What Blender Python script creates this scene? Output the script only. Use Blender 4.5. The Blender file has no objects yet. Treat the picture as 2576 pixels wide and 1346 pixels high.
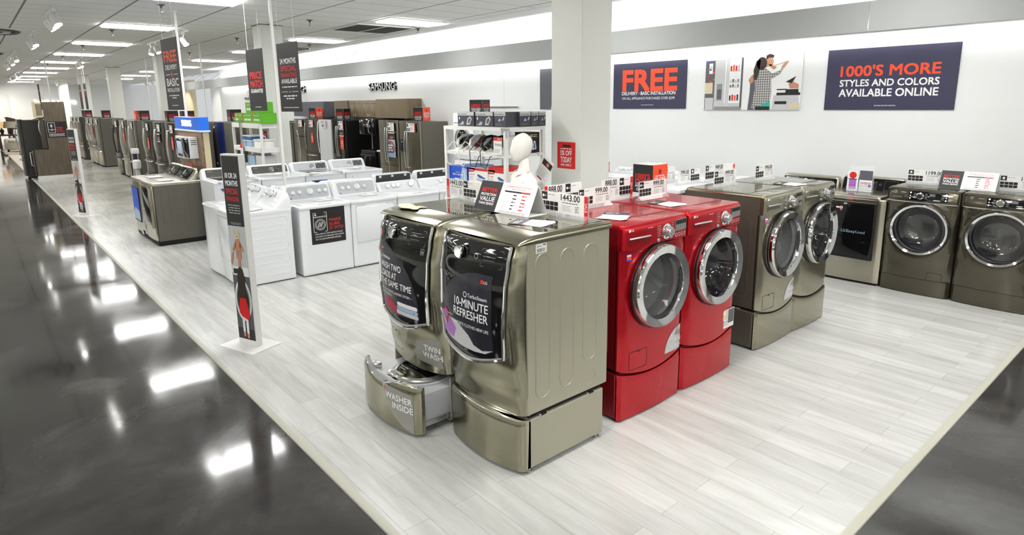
import bpy, bmesh, math, random
from mathutils import Vector, Matrix
random.seed(7)
S = bpy.context.scene
COL = S.collection
PI = math.pi
# ------------------------------------------------------------------ camera
cam_d = bpy.data.cameras.new('camera'); cam = bpy.data.objects.new('camera', cam_d); COL.objects.link(cam)
cam_d.sensor_width = 36.0; cam_d.lens = 36.0 * 1570.66 / 2576.0
cam_d.shift_y = -(673.0 - 584.68) / 2576.0
cam_d.clip_start = 0.05; cam_d.clip_end = 200
_a, _b, _c = (math.radians(q) for q in (139.29675778, 11.69815352, 0.64684075))
_f = Vector((math.cos(_a) * math.cos(_b), math.sin(_a) * math.cos(_b), -math.sin(_b)))
_r = Vector((math.sin(_a), -math.cos(_a), 0)); _d = _f.cross(_r)
_r2 = math.cos(_c) * _r + math.sin(_c) * _d; _d2 = -math.sin(_c) * _r + math.cos(_c) * _d
cam.matrix_world = Matrix(((_r2.x, -_d2.x, -_f.x, 0), (_r2.y, -_d2.y, -_f.y, 0), (_r2.z, -_d2.z, -_f.z, 2.08), (0, 0, 0, 1)))
S.camera = cam
# ------------------------------------------------------------------ world, exposure
S.view_settings.view_transform = 'Standard'; S.view_settings.look = 'None'
S.view_settings.exposure = EXPOSURE = 0.12; S.view_settings.gamma = 1.0; S.view_settings.use_curve_mapping = False
W = bpy.data.worlds.new('store_air'); S.world = W; W.use_nodes = True
W.node_tree.nodes['Background'].inputs[0].default_value = (0.95, 0.97, 1.0, 1)
W.node_tree.nodes['Background'].inputs[1].default_value = 0.6
LAMP = 24      # brightness of the ceiling diffusers
SPOT = 70.0     # watts of a track spot head
COVE = 22.0      # brightness of the tubes behind the grey fascia and of the added wall tube
cy = S.cycles
cy.max_bounces = 8; cy.diffuse_bounces = 3; cy.glossy_bounces = 4; cy.transmission_bounces = 6
cy.transparent_max_bounces = 8; cy.caustics_reflective = False; cy.caustics_refractive = False
cy.sample_clamp_indirect = 6.0
# ------------------------------------------------------------------ materials
def C(h):
    h = h.lstrip('#'); o = []
    for i in (0, 2, 4):
        v = int(h[i:i + 2], 16) / 255
        o.append(v / 12.92 if v <= 0.04045 else ((v + 0.055) / 1.055) ** 2.4)
    return (*o, 1)
def nd(nt, t, **kw):
    n = nt.nodes.new(t)
    for k, v in kw.items(): setattr(n, k, v)
    return n
def mat(name, col, rough=0.5, metal=0.0, coat=0.0, var=0.0, scale=30.0, bump=0.0, stretch=None, emit=0.0, trans=0.0, ior=1.45, spec=0.5, alpha=1.0, coat_rough=0.05):
    m = bpy.data.materials.new(name); m.use_nodes = True; nt = m.node_tree
    b = nt.nodes['Principled BSDF']
    col = C(col) if isinstance(col, str) else col
    b.inputs['Base Color'].default_value = col; b.inputs['Roughness'].default_value = rough
    b.inputs['Metallic'].default_value = metal; b.inputs['Coat Weight'].default_value = coat
    b.inputs['Coat Roughness'].default_value = coat_rough; b.inputs['IOR'].default_value = ior
    b.inputs['Transmission Weight'].default_value = trans; b.inputs['Specular IOR Level'].default_value = spec
    b.inputs['Alpha'].default_value = alpha
    if emit:
        b.inputs['Emission Color'].default_value = col; b.inputs['Emission Strength'].default_value = emit
    tc = nd(nt, 'ShaderNodeTexCoord'); mp = nd(nt, 'ShaderNodeMapping')
    mp.inputs['Scale'].default_value = stretch or (1, 1, 1)
    nt.links.new(tc.outputs['Object'], mp.inputs[0])
    no = nd(nt, 'ShaderNodeTexNoise'); no.inputs['Scale'].default_value = scale; no.inputs['Detail'].default_value = 3
    nt.links.new(mp.outputs[0], no.inputs['Vector'])
    rm = nd(nt, 'ShaderNodeMapRange'); rm.inputs[3].default_value = max(0.0, rough - 0.02 - var * .3); rm.inputs[4].default_value = rough + 0.02 + var * .3
    nt.links.new(no.outputs[0], rm.inputs[0]); nt.links.new(rm.outputs[0], b.inputs['Roughness'])
    if var:
        mx = nd(nt, 'ShaderNodeMix', data_type='RGBA'); mx.inputs[6].default_value = tuple(x * (1 - var) for x in col[:3]) + (1,)
        mx.inputs[7].default_value = tuple(min(1, x * (1 + var)) for x in col[:3]) + (1,)
        nt.links.new(no.outputs[0], mx.inputs[0]); nt.links.new(mx.outputs[2], b.inputs['Base Color'])
    if bump:
        bp = nd(nt, 'ShaderNodeBump'); bp.inputs['Strength'].default_value = bump; bp.inputs['Distance'].default_value = 0.002
        nt.links.new(no.outputs[0], bp.inputs['Height']); nt.links.new(bp.outputs[0], b.inputs['Normal'])
    return m
def floor_wood():
    m = bpy.data.materials.new('whitewashed_plank'); m.use_nodes = True; nt = m.node_tree; b = nt.nodes['Principled BSDF']; L = nt.links.new
    tc = nd(nt, 'ShaderNodeTexCoord')
    br = nd(nt, 'ShaderNodeTexBrick', offset=0.37, offset_frequency=2)
    br.inputs['Color1'].default_value = C('#c9cac7'); br.inputs['Color2'].default_value = C('#d8d9d6'); br.inputs['Mortar'].default_value = C('#a09c92')
    br.inputs['Scale'].default_value = 1; br.inputs['Mortar Size'].default_value = 0.0011; br.inputs['Mortar Smooth'].default_value = 0.2
    br.inputs['Brick Width'].default_value = 1.22; br.inputs['Row Height'].default_value = 0.152; br.inputs['Bias'].default_value = -0.1
    L(tc.outputs['Object'], br.inputs['Vector'])
    mp = nd(nt, 'ShaderNodeMapping'); mp.inputs['Scale'].default_value = (0.9, 9, 1); L(tc.outputs['Object'], mp.inputs[0])
    ns = nd(nt, 'ShaderNodeTexNoise'); ns.inputs['Scale'].default_value = 1.6; ns.inputs['Detail'].default_value = 9; ns.inputs['Roughness'].default_value = 0.62; ns.inputs['Distortion'].default_value = 0.6
    L(mp.outputs[0], ns.inputs['Vector'])
    rp = nd(nt, 'ShaderNodeValToRGB'); rp.color_ramp.elements[0].position = .3; rp.color_ramp.elements[0].color = C('#bfbcb4'); rp.color_ramp.elements[1].position = .62; rp.color_ramp.elements[1].color = (1, 1, 1, 1)
    L(ns.outputs[0], rp.inputs[0])
    mx = nd(nt, 'ShaderNodeMix', data_type='RGBA', blend_type='MULTIPLY'); mx.inputs[0].default_value = .42
    L(br.outputs['Color'], mx.inputs[6]); L(rp.outputs[0], mx.inputs[7])
    mp2 = nd(nt, 'ShaderNodeMapping'); mp2.inputs['Scale'].default_value = (3, 40, 1); L(tc.outputs['Object'], mp2.inputs[0])
    n2 = nd(nt, 'ShaderNodeTexNoise'); n2.inputs['Scale'].default_value = 3; n2.inputs['Detail'].default_value = 6; L(mp2.outputs[0], n2.inputs['Vector'])
    r2 = nd(nt, 'ShaderNodeValToRGB'); r2.color_ramp.elements[0].position = .32; r2.color_ramp.elements[0].color = C('#c9c4bb'); r2.color_ramp.elements[1].position = .5; r2.color_ramp.elements[1].color = (1, 1, 1, 1)
    L(n2.outputs[0], r2.inputs[0])
    m2 = nd(nt, 'ShaderNodeMix', data_type='RGBA', blend_type='MULTIPLY'); m2.inputs[0].default_value = .1
    L(mx.outputs[2], m2.inputs[6]); L(r2.outputs[0], m2.inputs[7]); L(m2.outputs[2], b.inputs['Base Color'])
    # the far half of the sales floor is sealed grey screed instead of planks
    sx = nd(nt, 'ShaderNodeSeparateXYZ'); L(tc.outputs['Object'], sx.inputs[0])
    cn = nd(nt, 'ShaderNodeTexNoise'); cn.inputs['Scale'].default_value = .9; cn.inputs['Detail'].default_value = 8; L(tc.outputs['Object'], cn.inputs['Vector'])
    cr = nd(nt, 'ShaderNodeValToRGB'); cr.color_ramp.elements[0].position = .3; cr.color_ramp.elements[0].color = C('#85837a'); cr.color_ramp.elements[1].position = .7; cr.color_ramp.elements[1].color = C('#b3b2aa'); L(cn.outputs[0], cr.inputs[0])
    fx = nd(nt, 'ShaderNodeMapRange', interpolation_type='SMOOTHSTEP'); fx.inputs[1].default_value = -10.8; fx.inputs[2].default_value = -14.5; L(sx.outputs[0], fx.inputs[0])
    fy = nd(nt, 'ShaderNodeMapRange', interpolation_type='SMOOTHSTEP'); fy.inputs[1].default_value = 1.6; fy.inputs[2].default_value = 2.6; fy.inputs[3].default_value = .35; L(sx.outputs[1], fy.inputs[0])
    fm = nd(nt, 'ShaderNodeMath', operation='MULTIPLY'); L(fx.outputs[0], fm.inputs[0]); L(fy.outputs[0], fm.inputs[1])
    m3 = nd(nt, 'ShaderNodeMix', data_type='RGBA'); L(fm.outputs[0], m3.inputs[0]); L(m2.outputs[2], m3.inputs[6]); L(cr.outputs[0], m3.inputs[7]); L(m3.outputs[2], b.inputs['Base Color'])
    b.inputs['Specular IOR Level'].default_value = .5
    rr = nd(nt, 'ShaderNodeMapRange'); rr.inputs[3].default_value = .14; rr.inputs[4].default_value = .3; L(ns.outputs[0], rr.inputs[0]); L(rr.outputs[0], b.inputs['Roughness'])
    bp = nd(nt, 'ShaderNodeBump'); bp.inputs['Strength'].default_value = .15; bp.inputs['Distance'].default_value = .002
    L(n2.outputs[0], bp.inputs['Height']); L(bp.outputs[0], b.inputs['Normal'])
    return m
def floor_concrete():
    m = bpy.data.materials.new('polished_dark_concrete'); m.use_nodes = True; nt = m.node_tree; b = nt.nodes['Principled BSDF']; L = nt.links.new
    tc = nd(nt, 'ShaderNodeTexCoord')
    ns = nd(nt, 'ShaderNodeTexNoise'); ns.inputs['Scale'].default_value = 1.1; ns.inputs['Detail'].default_value = 10; ns.inputs['Roughness'].default_value = .6; ns.inputs['Distortion'].default_value = .4
    L(tc.outputs['Object'], ns.inputs['Vector'])
    rp = nd(nt, 'ShaderNodeValToRGB'); e = rp.color_ramp.elements; e[0].position = .3; e[0].color = C('#272422'); e[1].position = .72; e[1].color = C('#565553')
    x = e.new(.55); x.color = C('#3f3e3d'); L(ns.outputs[0], rp.inputs[0])
    vo = nd(nt, 'ShaderNodeTexNoise'); vo.inputs['Scale'].default_value = 160; vo.inputs['Detail'].default_value = 2; L(tc.outputs['Object'], vo.inputs['Vector'])
    r2 = nd(nt, 'ShaderNodeValToRGB'); r2.color_ramp.elements[0].position = .69; r2.color_ramp.elements[0].color = (0, 0, 0, 1); r2.color_ramp.elements[1].position = .76; r2.color_ramp.elements[1].color = C('#7d7462')
    L(vo.outputs[0], r2.inputs[0])
    mx = nd(nt, 'ShaderNodeMix', data_type='RGBA', blend_type='ADD'); mx.inputs[0].default_value = .6; L(rp.outputs[0], mx.inputs[6]); L(r2.outputs[0], mx.inputs[7]); L(mx.outputs[2], b.inputs['Base Color'])
    rr = nd(nt, 'ShaderNodeMapRange'); rr.inputs[1].default_value = .3; rr.inputs[2].default_value = .7; rr.inputs[3].default_value = .045; rr.inputs[4].default_value = .13; L(ns.outputs[0], rr.inputs[0]); L(rr.outputs[0], b.inputs['Roughness'])
    b.inputs['Specular IOR Level'].default_value = .38
    return m
def ceiling_tiles():
    m = bpy.data.materials.new('white_ceiling_tile'); m.use_nodes = True; nt = m.node_tree; b = nt.nodes['Principled BSDF']; L = nt.links.new
    tc = nd(nt, 'ShaderNodeTexCoord'); sx = nd(nt, 'ShaderNodeSeparateXYZ'); L(tc.outputs['Object'], sx.inputs[0])
    def line(sock, off, per, w):
        a = nd(nt, 'ShaderNodeMath', operation='ADD'); a.inputs[1].default_value = off + 400 * per; L(sock, a.inputs[0])
        mo = nd(nt, 'ShaderNodeMath', operation='MODULO'); mo.inputs[1].default_value = per; L(a.outputs[0], mo.inputs[0])
        lt = nd(nt, 'ShaderNodeMath', operation='LESS_THAN'); lt.inputs[1].default_value = w; L(mo.outputs[0], lt.inputs[0]); return lt.outputs[0]
    l1 = line(sx.outputs[1], -2.13, 1.24, .03); l2 = line(sx.outputs[0], 0.06, .6, .014)
    ns = nd(nt, 'ShaderNodeTexNoise'); ns.inputs['Scale'].default_value = 60; L(tc.outputs['Object'], ns.inputs['Vector'])
    rp = nd(nt, 'ShaderNodeValToRGB'); rp.color_ramp.elements[0].color = C('#ececea'); rp.color_ramp.elements[1].color = C('#f4f4f2'); L(ns.outputs[0], rp.inputs[0])
    m1 = nd(nt, 'ShaderNodeMix', data_type='RGBA'); L(l2, m1.inputs[0]); L(rp.outputs[0], m1.inputs[6]); m1.inputs[7].default_value = C('#8e8e89')
    m2 = nd(nt, 'ShaderNodeMix', data_type='RGBA'); L(l1, m2.inputs[0]); L(m1.outputs[2], m2.inputs[6]); m2.inputs[7].default_value = C('#84827b')
    L(m2.outputs[2], b.inputs['Base Color']); b.inputs['Roughness'].default_value = .75; b.inputs['Specular IOR Level'].default_value = .2
    return m
def wood_veneer(name, c1, c2, sc=(14, 14, 1.2)):
    m = bpy.data.materials.new(name); m.use_nodes = True; nt = m.node_tree; b = nt.nodes['Principled BSDF']; L = nt.links.new
    tc = nd(nt, 'ShaderNodeTexCoord'); mp = nd(nt, 'ShaderNodeMapping'); mp.inputs['Scale'].default_value = sc; L(tc.outputs['Object'], mp.inputs[0])
    ns = nd(nt, 'ShaderNodeTexNoise'); ns.inputs['Scale'].default_value = 2; ns.inputs['Detail'].default_value = 7; ns.inputs['Roughness'].default_value = .6; L(mp.outputs[0], ns.inputs['Vector'])
    rp = nd(nt, 'ShaderNodeValToRGB'); rp.color_ramp.elements[0].position = .33; rp.color_ramp.elements[0].color = C(c1); rp.color_ramp.elements[1].position = .66; rp.color_ramp.elements[1].color = C(c2)
    L(ns.outputs[0], rp.inputs[0]); L(rp.outputs[0], b.inputs['Base Color']); b.inputs['Roughness'].default_value = .45
    return m
K = {}
K['floor'] = floor_wood(); K['farwall'] = mat('grey_store_wall', '#c4c3be', .7, var=.05, scale=2); K['concrete'] = floor_concrete(); K['tiles'] = ceiling_tiles()
K['wall'] = mat('white_wall_paint', '#eceeed', .6, var=.01, scale=8, spec=.25)
K['column'] = mat('column_paint', '#e2e3dc', .55, var=.01, scale=6)
K['fascia'] = mat('grey_fascia_paint', '#a4a7a5', .5, var=.015, scale=5)
K['whitemetal'] = mat('white_powder_coat', '#e9e9e6', .35, var=.01)
K['enamel'] = mat('white_enamel', '#edf0f2', .22, coat=.5, var=.008, scale=6)
K['enamel2'] = mat('pale_grey_plastic_and_shade', '#c9cccf', .35, var=.01)
K['greypanel'] = mat('brushed_grey_console', '#b9bcc0', .3, metal=.3, var=.03, stretch=(1, 30, 30))
K['darkpanel'] = mat('charcoal_console', '#5a5954', .3, metal=.2, var=.03)
K['steel'] = mat('graphite_steel', '#9b9783', .2, metal=1, var=.05, scale=9, stretch=(1, 1, 12))
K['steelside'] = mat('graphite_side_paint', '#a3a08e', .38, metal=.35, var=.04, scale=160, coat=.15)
K['stainless'] = mat('stainless_steel', '#b7b2a3', .24, metal=1, var=.06, scale=6, stretch=(18, 18, .4))
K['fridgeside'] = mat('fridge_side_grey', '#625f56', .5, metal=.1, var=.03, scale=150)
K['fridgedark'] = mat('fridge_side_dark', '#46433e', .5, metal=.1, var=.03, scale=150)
K['blacksteel'] = mat('black_stainless', '#5c5750', .22, metal=.9, var=.06, scale=6, stretch=(18, 18, .4))
K['brownsteel'] = mat('bronze_metallic_paint', '#524d40', .25, metal=.75, coat=.5, var=.05, scale=200)
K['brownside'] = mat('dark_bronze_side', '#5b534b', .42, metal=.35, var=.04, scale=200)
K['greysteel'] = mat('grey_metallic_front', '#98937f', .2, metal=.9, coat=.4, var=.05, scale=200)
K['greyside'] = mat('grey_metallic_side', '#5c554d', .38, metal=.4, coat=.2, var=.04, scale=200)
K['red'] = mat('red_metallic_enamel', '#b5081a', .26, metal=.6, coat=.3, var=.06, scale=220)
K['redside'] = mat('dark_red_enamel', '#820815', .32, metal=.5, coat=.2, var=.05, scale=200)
K['chrome'] = mat('chrome', '#e6e7e8', .06, metal=1)
K['silver'] = mat('silver_plastic', '#c4c5c4', .22, metal=.8, var=.02)
K['blackglass'] = mat('black_glass', '#0b0b0d', .05, coat=1, spec=.6)
K['black'] = mat('black_plastic', '#141414', .4, var=.1)
K['gap'] = mat('dark_gap', '#070707', .7)
K['rubber'] = mat('dark_grey_rubber', '#2f2f30', .55, var=.1)
K['drum'] = mat('steel_drum', '#b9b9b6', .3, metal=.85, var=.02, scale=8)
K['bowl'] = mat('clear_door_glass', '#dfe4e6', .02, trans=1.0, ior=1.3)
K['smoke'] = mat('smoked_door_glass', '#4d4f58', .03, trans=.85, ior=1.25, coat=.5)
K['ink'] = mat('black_print', '#1d1b1b', .5, var=.03)
K['navy'] = mat('navy_print', '#36364f', .5, var=.02, scale=4)
K['navystick'] = mat('midnight_sticker', '#23222d', .22, var=.05, scale=8)
K['white'] = mat('white_print', '#f1f1f0', .45, var=.01)
K['paper'] = mat('white_card', '#eeeeeb', .5, var=.01)
K['grey'] = mat('grey_print', '#8a8a8a', .5)
K['lgrey'] = mat('light_grey_print', '#c6c7c8', .5)
K['redprint'] = mat('red_print', '#d2201f', .5, var=.02)
K['orange'] = mat('orange_red_print', '#f4502c', .5, var=.02)
K['acrylic'] = mat('clear_acrylic', '#f2f6f7', .04, alpha=.16, spec=.6)
K['lamp'] = mat('lit_diffuser', (1, .99, .97, 1), .5, emit=LAMP)
K['cove'] = mat('lit_tube', (1, .99, .98, 1), .5, emit=COVE)
K['spot'] = mat('lit_lens', (1, .97, .92, 1), .5, emit=30)
K['sign'] = mat('lit_white_letters', (1, 1, 1, 1), .5, emit=3)
K['bluelit'] = mat('backlit_blue_acrylic', '#1766d8', .15, coat=.6, emit=.35)
K['veneer'] = wood_veneer('taupe_oak_veneer', '#4f4638', '#6c6050')
K['veneer2'] = wood_veneer('light_oak_veneer', '#695c45', '#85765c', (10, 10, .7))
K['walnut'] = wood_veneer('walnut_veneer', '#6b523f', '#957960', (6, 6, 6))
K['green'] = mat('green_print', '#5cab1f', .45, var=.04)
K['blue'] = mat('blue_print', '#1b53c8', .4, var=.08, scale=9)
K['darkblue'] = mat('dark_blue_film', '#1a2a66', .3, var=.1)
K['skin'] = mat('printed_skin_tone', '#c48a6c', .5, var=.05)
K['mann'] = mat('glossy_white_fibreglass', '#f0eee6', .18, coat=.6)
K['shirt'] = mat('white_cotton', '#efece4', .85, var=.03, scale=80, bump=.3)
K['cream'] = mat('cream_upholstery', '#d9cfbf', .9, var=.05, scale=50, bump=.3)
K['darkwood'] = mat('dark_mahogany', '#3d2419', .4, var=.2, scale=20)
K['shade'] = mat('lamp_shade_linen', '#b8b19c', .9, var=.05)
K['shadelit'] = mat('glowing_shade', '#f0c894', .8, emit=.5)
K['vent'] = mat('vent_dark', '#55554f', .6)
K['purple'] = mat('violet_print', '#a86cc0', .4, var=.15, scale=12)
K['crimson'] = mat('crimson_print', '#a3143a', .45, var=.15, scale=20)
K['teal'] = mat('teal_print', '#2fae9b', .5)
K['skyp'] = mat('pale_blue_print', '#9fb7d0', .5, var=.1)
K['brownhair'] = mat('dark_brown_print', '#2f2320', .5, var=.1)
K['beige'] = mat('beige_print', '#d8cba8', .5, var=.05)
K['slatetext'] = mat('slate_blue_print', '#7d9aa4', .5)
def plaid():
    m = mat('plaid_grey_print', '#8d8b8a', .5); nt = m.node_tree; L = nt.links.new; tc = nd(nt, 'ShaderNodeTexCoord'); sx = nd(nt, 'ShaderNodeSeparateXYZ'); L(tc.outputs['Object'], sx.inputs[0]); s = []
    for k in (0, 2):
        a = nd(nt, 'ShaderNodeMath', operation='MULTIPLY'); a.inputs[1].default_value = 190; L(sx.outputs[k], a.inputs[0]); q = nd(nt, 'ShaderNodeMath', operation='SINE'); L(a.outputs[0], q.inputs[0]); s.append(q)
    ad = nd(nt, 'ShaderNodeMath', operation='ADD'); L(s[0].outputs[0], ad.inputs[0]); L(s[1].outputs[0], ad.inputs[1])
    mr = nd(nt, 'ShaderNodeMapRange'); mr.inputs[1].default_value = -1.2; mr.inputs[2].default_value = 1.2; L(ad.outputs[0], mr.inputs[0])
    mx = nd(nt, 'ShaderNodeMix', data_type='RGBA'); mx.inputs[6].default_value = C('#5a5757'); mx.inputs[7].default_value = C('#c9c6c2'); L(mr.outputs[0], mx.inputs[0]); L(mx.outputs[2], nt.nodes['Principled BSDF'].inputs['Base Color']); return m
K['plaid'] = plaid()
K['jean'] = mat('denim_print', '#2f5f9e', .5, var=.15)
K['ash'] = mat('cool_grey_print', '#5b5b63', .5, var=.1)
# ------------------------------------------------------------------ mesh builder
class MB:
    def __init__(s): s.v = []; s.f = []; s.m = []; s.mats = []; s.X = None
    def mi(s, m):
        m = K[m] if isinstance(m, str) else m
        if m not in s.mats: s.mats.append(m)
        return s.mats.index(m)
    def add(s, vs, fs, m):
        o = len(s.v); k = s.mi(m)
        if s.X is not None: vs = [s.X @ Vector(v) for v in vs]
        s.v += [tuple(v) for v in vs]; s.f += [tuple(i + o for i in f) for f in fs]; s.m += [k] * len(fs)
        return s
    def box(s, x0, x1, y0, y1, z0, z1, m, bev=0.0, seg=2):
        if not bev:
            vs = [(x, y, z) for z in (z0, z1) for y in (y0, y1) for x in (x0, x1)]
            return s.add(vs, [(0, 2, 3, 1), (4, 5, 7, 6), (0, 1, 5, 4), (2, 6, 7, 3), (0, 4, 6, 2), (1, 3, 7, 5)], m)
        bm = bmesh.new(); bmesh.ops.create_cube(bm, size=1)
        for v in bm.verts: v.co = Vector(((x0 + x1) / 2 + v.co.x * (x1 - x0), (y0 + y1) / 2 + v.co.y * (y1 - y0), (z0 + z1) / 2 + v.co.z * (z1 - z0)))
        bmesh.ops.bevel(bm, geom=bm.edges[:], offset=bev, segments=seg, affect='EDGES', profile=.5)
        bm.verts.index_update(); vs = [v.co.copy() for v in bm.verts]; fs = [[v.index for v in f.verts] for f in bm.faces]; bm.free()
        return s.add(vs, fs, m)
    def loft(s, rings, m, closed=True, cap0=True, cap1=True):
        n = len(rings[0]); vs = [p for r in rings for p in r]; fs = []
        for i in range(len(rings) - 1):
            for j in range(n if closed else n - 1):
                k = (j + 1) % n; fs.append((i * n + j, i * n + k, (i + 1) * n + k, (i + 1) * n + j))
        if cap0: fs.append(tuple(range(n))[::-1])
        if cap1: fs.append(tuple((len(rings) - 1) * n + j for j in range(n)))
        return s.add(vs, fs, m)
    def prism(s, pts, ax, a0, a1, m):
        def w(p, a): return {'y': (p[0], a, p[1]), 'x': (a, p[0], p[1]), 'z': (p[0], p[1], a)}[ax]
        return s.loft([[w(p, a0) for p in pts], [w(p, a1) for p in pts]], m)
    def rslab(s, x0, x1, z0, z1, r, yb, yf, bev, m):     # rounded front-facing slab, front at yf
        R = [(x0, x1, z0, z1, r, yb), (x0, x1, z0, z1, r, yf + bev), (x0 + bev * .3, x1 - bev * .3, z0 + bev * .3, z1 - bev * .3, r, yf + bev * .3), (x0 + bev, x1 - bev, z0 + bev, z1 - bev, max(r - bev, .001), yf)]
        return s.loft([[(p[0], q[5], p[1]) for p in rrect(*q[:5])] for q in R], m)
    def tslab(s, x0, x1, y0, y1, r, zb, zt, bev, m):      # rounded slab lying flat, top at zt
        R = [(x0, x1, y0, y1, r, zb), (x0, x1, y0, y1, r, zt - bev), (x0 + bev * .3, x1 - bev * .3, y0 + bev * .3, y1 - bev * .3, r, zt - bev * .3), (x0 + bev, x1 - bev, y0 + bev, y1 - bev, max(r - bev, .001), zt)]
        return s.loft([[(p[0], p[1], q[5]) for p in rrect(*q[:5])] for q in R], m)
    def tube(s, path, r, m, n=8, cap=True):
        P = [Vector(p) for p in path]; rings = []; up = None
        for i, p in enumerate(P):
            t = (P[min(i + 1, len(P) - 1)] - P[max(i - 1, 0)]).normalized()
            if up is None: up = Vector((0, 0, 1)) if abs(t.z) < .9 else Vector((1, 0, 0))
            a = t.cross(up).normalized(); up = a.cross(t).normalized()
            rr = r[i] if isinstance(r, (list, tuple)) else r
            rings.append([p + a * math.cos(2 * PI * k / n) * rr + up * math.sin(2 * PI * k / n) * rr for k in range(n)])
        return s.loft(rings, m, True, cap, cap)
    def lathe(s, prof, m, cen=(0, 0, 0), ax='y', n=32, sx=1.0, cap0=False, cap1=False):   # prof: (radius, height along axis)
        rings = []
        for r, h in prof:
            ring = []
            for k in range(n):
                a = 2 * PI * k / n; p, q = r * math.cos(a) * sx, r * math.sin(a)
                ring.append({'y': (cen[0] + p, cen[1] + h, cen[2] + q), 'z': (cen[0] + p, cen[1] + q, cen[2] + h), 'x': (cen[0] + h, cen[1] + p, cen[2] + q)}[ax])
            rings.append(ring)
        return s.loft(rings, m, True, cap0, cap1)
    def grid(s, fn, nu, nv, m):
        vs = [fn(i / nu, j / nv) for j in range(nv + 1) for i in range(nu + 1)]
        return s.add(vs, [(j * (nu + 1) + i, j * (nu + 1) + i + 1, (j + 1) * (nu + 1) + i + 1, (j + 1) * (nu + 1) + i) for j in range(nv) for i in range(nu)], m)
    def build(s, name, parent=None, loc=None, rz=0.0, sharp=35, flip=True):
        me = bpy.data.meshes.new(name); me.from_pydata(s.v, [], s.f)
        for m in s.mats: me.materials.append(m)
        me.polygons.foreach_set('material_index', s.m)
        if flip:
            bm = bmesh.new(); bm.from_mesh(me); bmesh.ops.recalc_face_normals(bm, faces=bm.faces[:]); bm.to_mesh(me); bm.free()
        me.polygons.foreach_set('use_smooth', [True] * len(me.polygons)); me.set_sharp_from_angle(angle=math.radians(sharp)); me.update()
        o = bpy.data.objects.new(name, me); COL.objects.link(o)
        if parent is not None: o.parent = parent
        if loc: o.location = loc
        if rz: o.rotation_euler = (0, 0, rz)
        return o
def rrect(x0, x1, z0, z1, r, n=5):
    r = min(r, (x1 - x0) / 2, (z1 - z0) / 2); o = []
    for cx, cz, a0 in ((x1 - r, z1 - r, 0), (x0 + r, z1 - r, 90), (x0 + r, z0 + r, 180), (x1 - r, z0 + r, 270)):
        for k in range(n + 1):
            a = math.radians(a0 + 90 * k / n); o.append((cx + r * math.cos(a), cz + r * math.sin(a)))
    return o
def circ(cx, cz, r, n=24, sx=1.0): return [(cx + r * sx * math.cos(2 * PI * k / n), cz + r * math.sin(2 * PI * k / n)) for k in range(n)]
_tc = {}
def glyphs(txt, bold, res=3):
    k = (txt, bold, res)
    if k not in _tc:
        cu = bpy.data.curves.new('t', 'FONT'); cu.body = txt; cu.size = 1; cu.offset = bold; cu.resolution_u = res; cu.fill_mode = 'FRONT'
        o = bpy.data.objects.new('t', cu); me = o.to_mesh()
        vs = [(v.co.x, v.co.y) for v in me.vertices]; fs = [tuple(p.vertices) for p in me.polygons]
        o.to_mesh_clear(); bpy.data.objects.remove(o); bpy.data.curves.remove(cu)
        _tc[k] = (vs, fs)
    return _tc[k]
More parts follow.
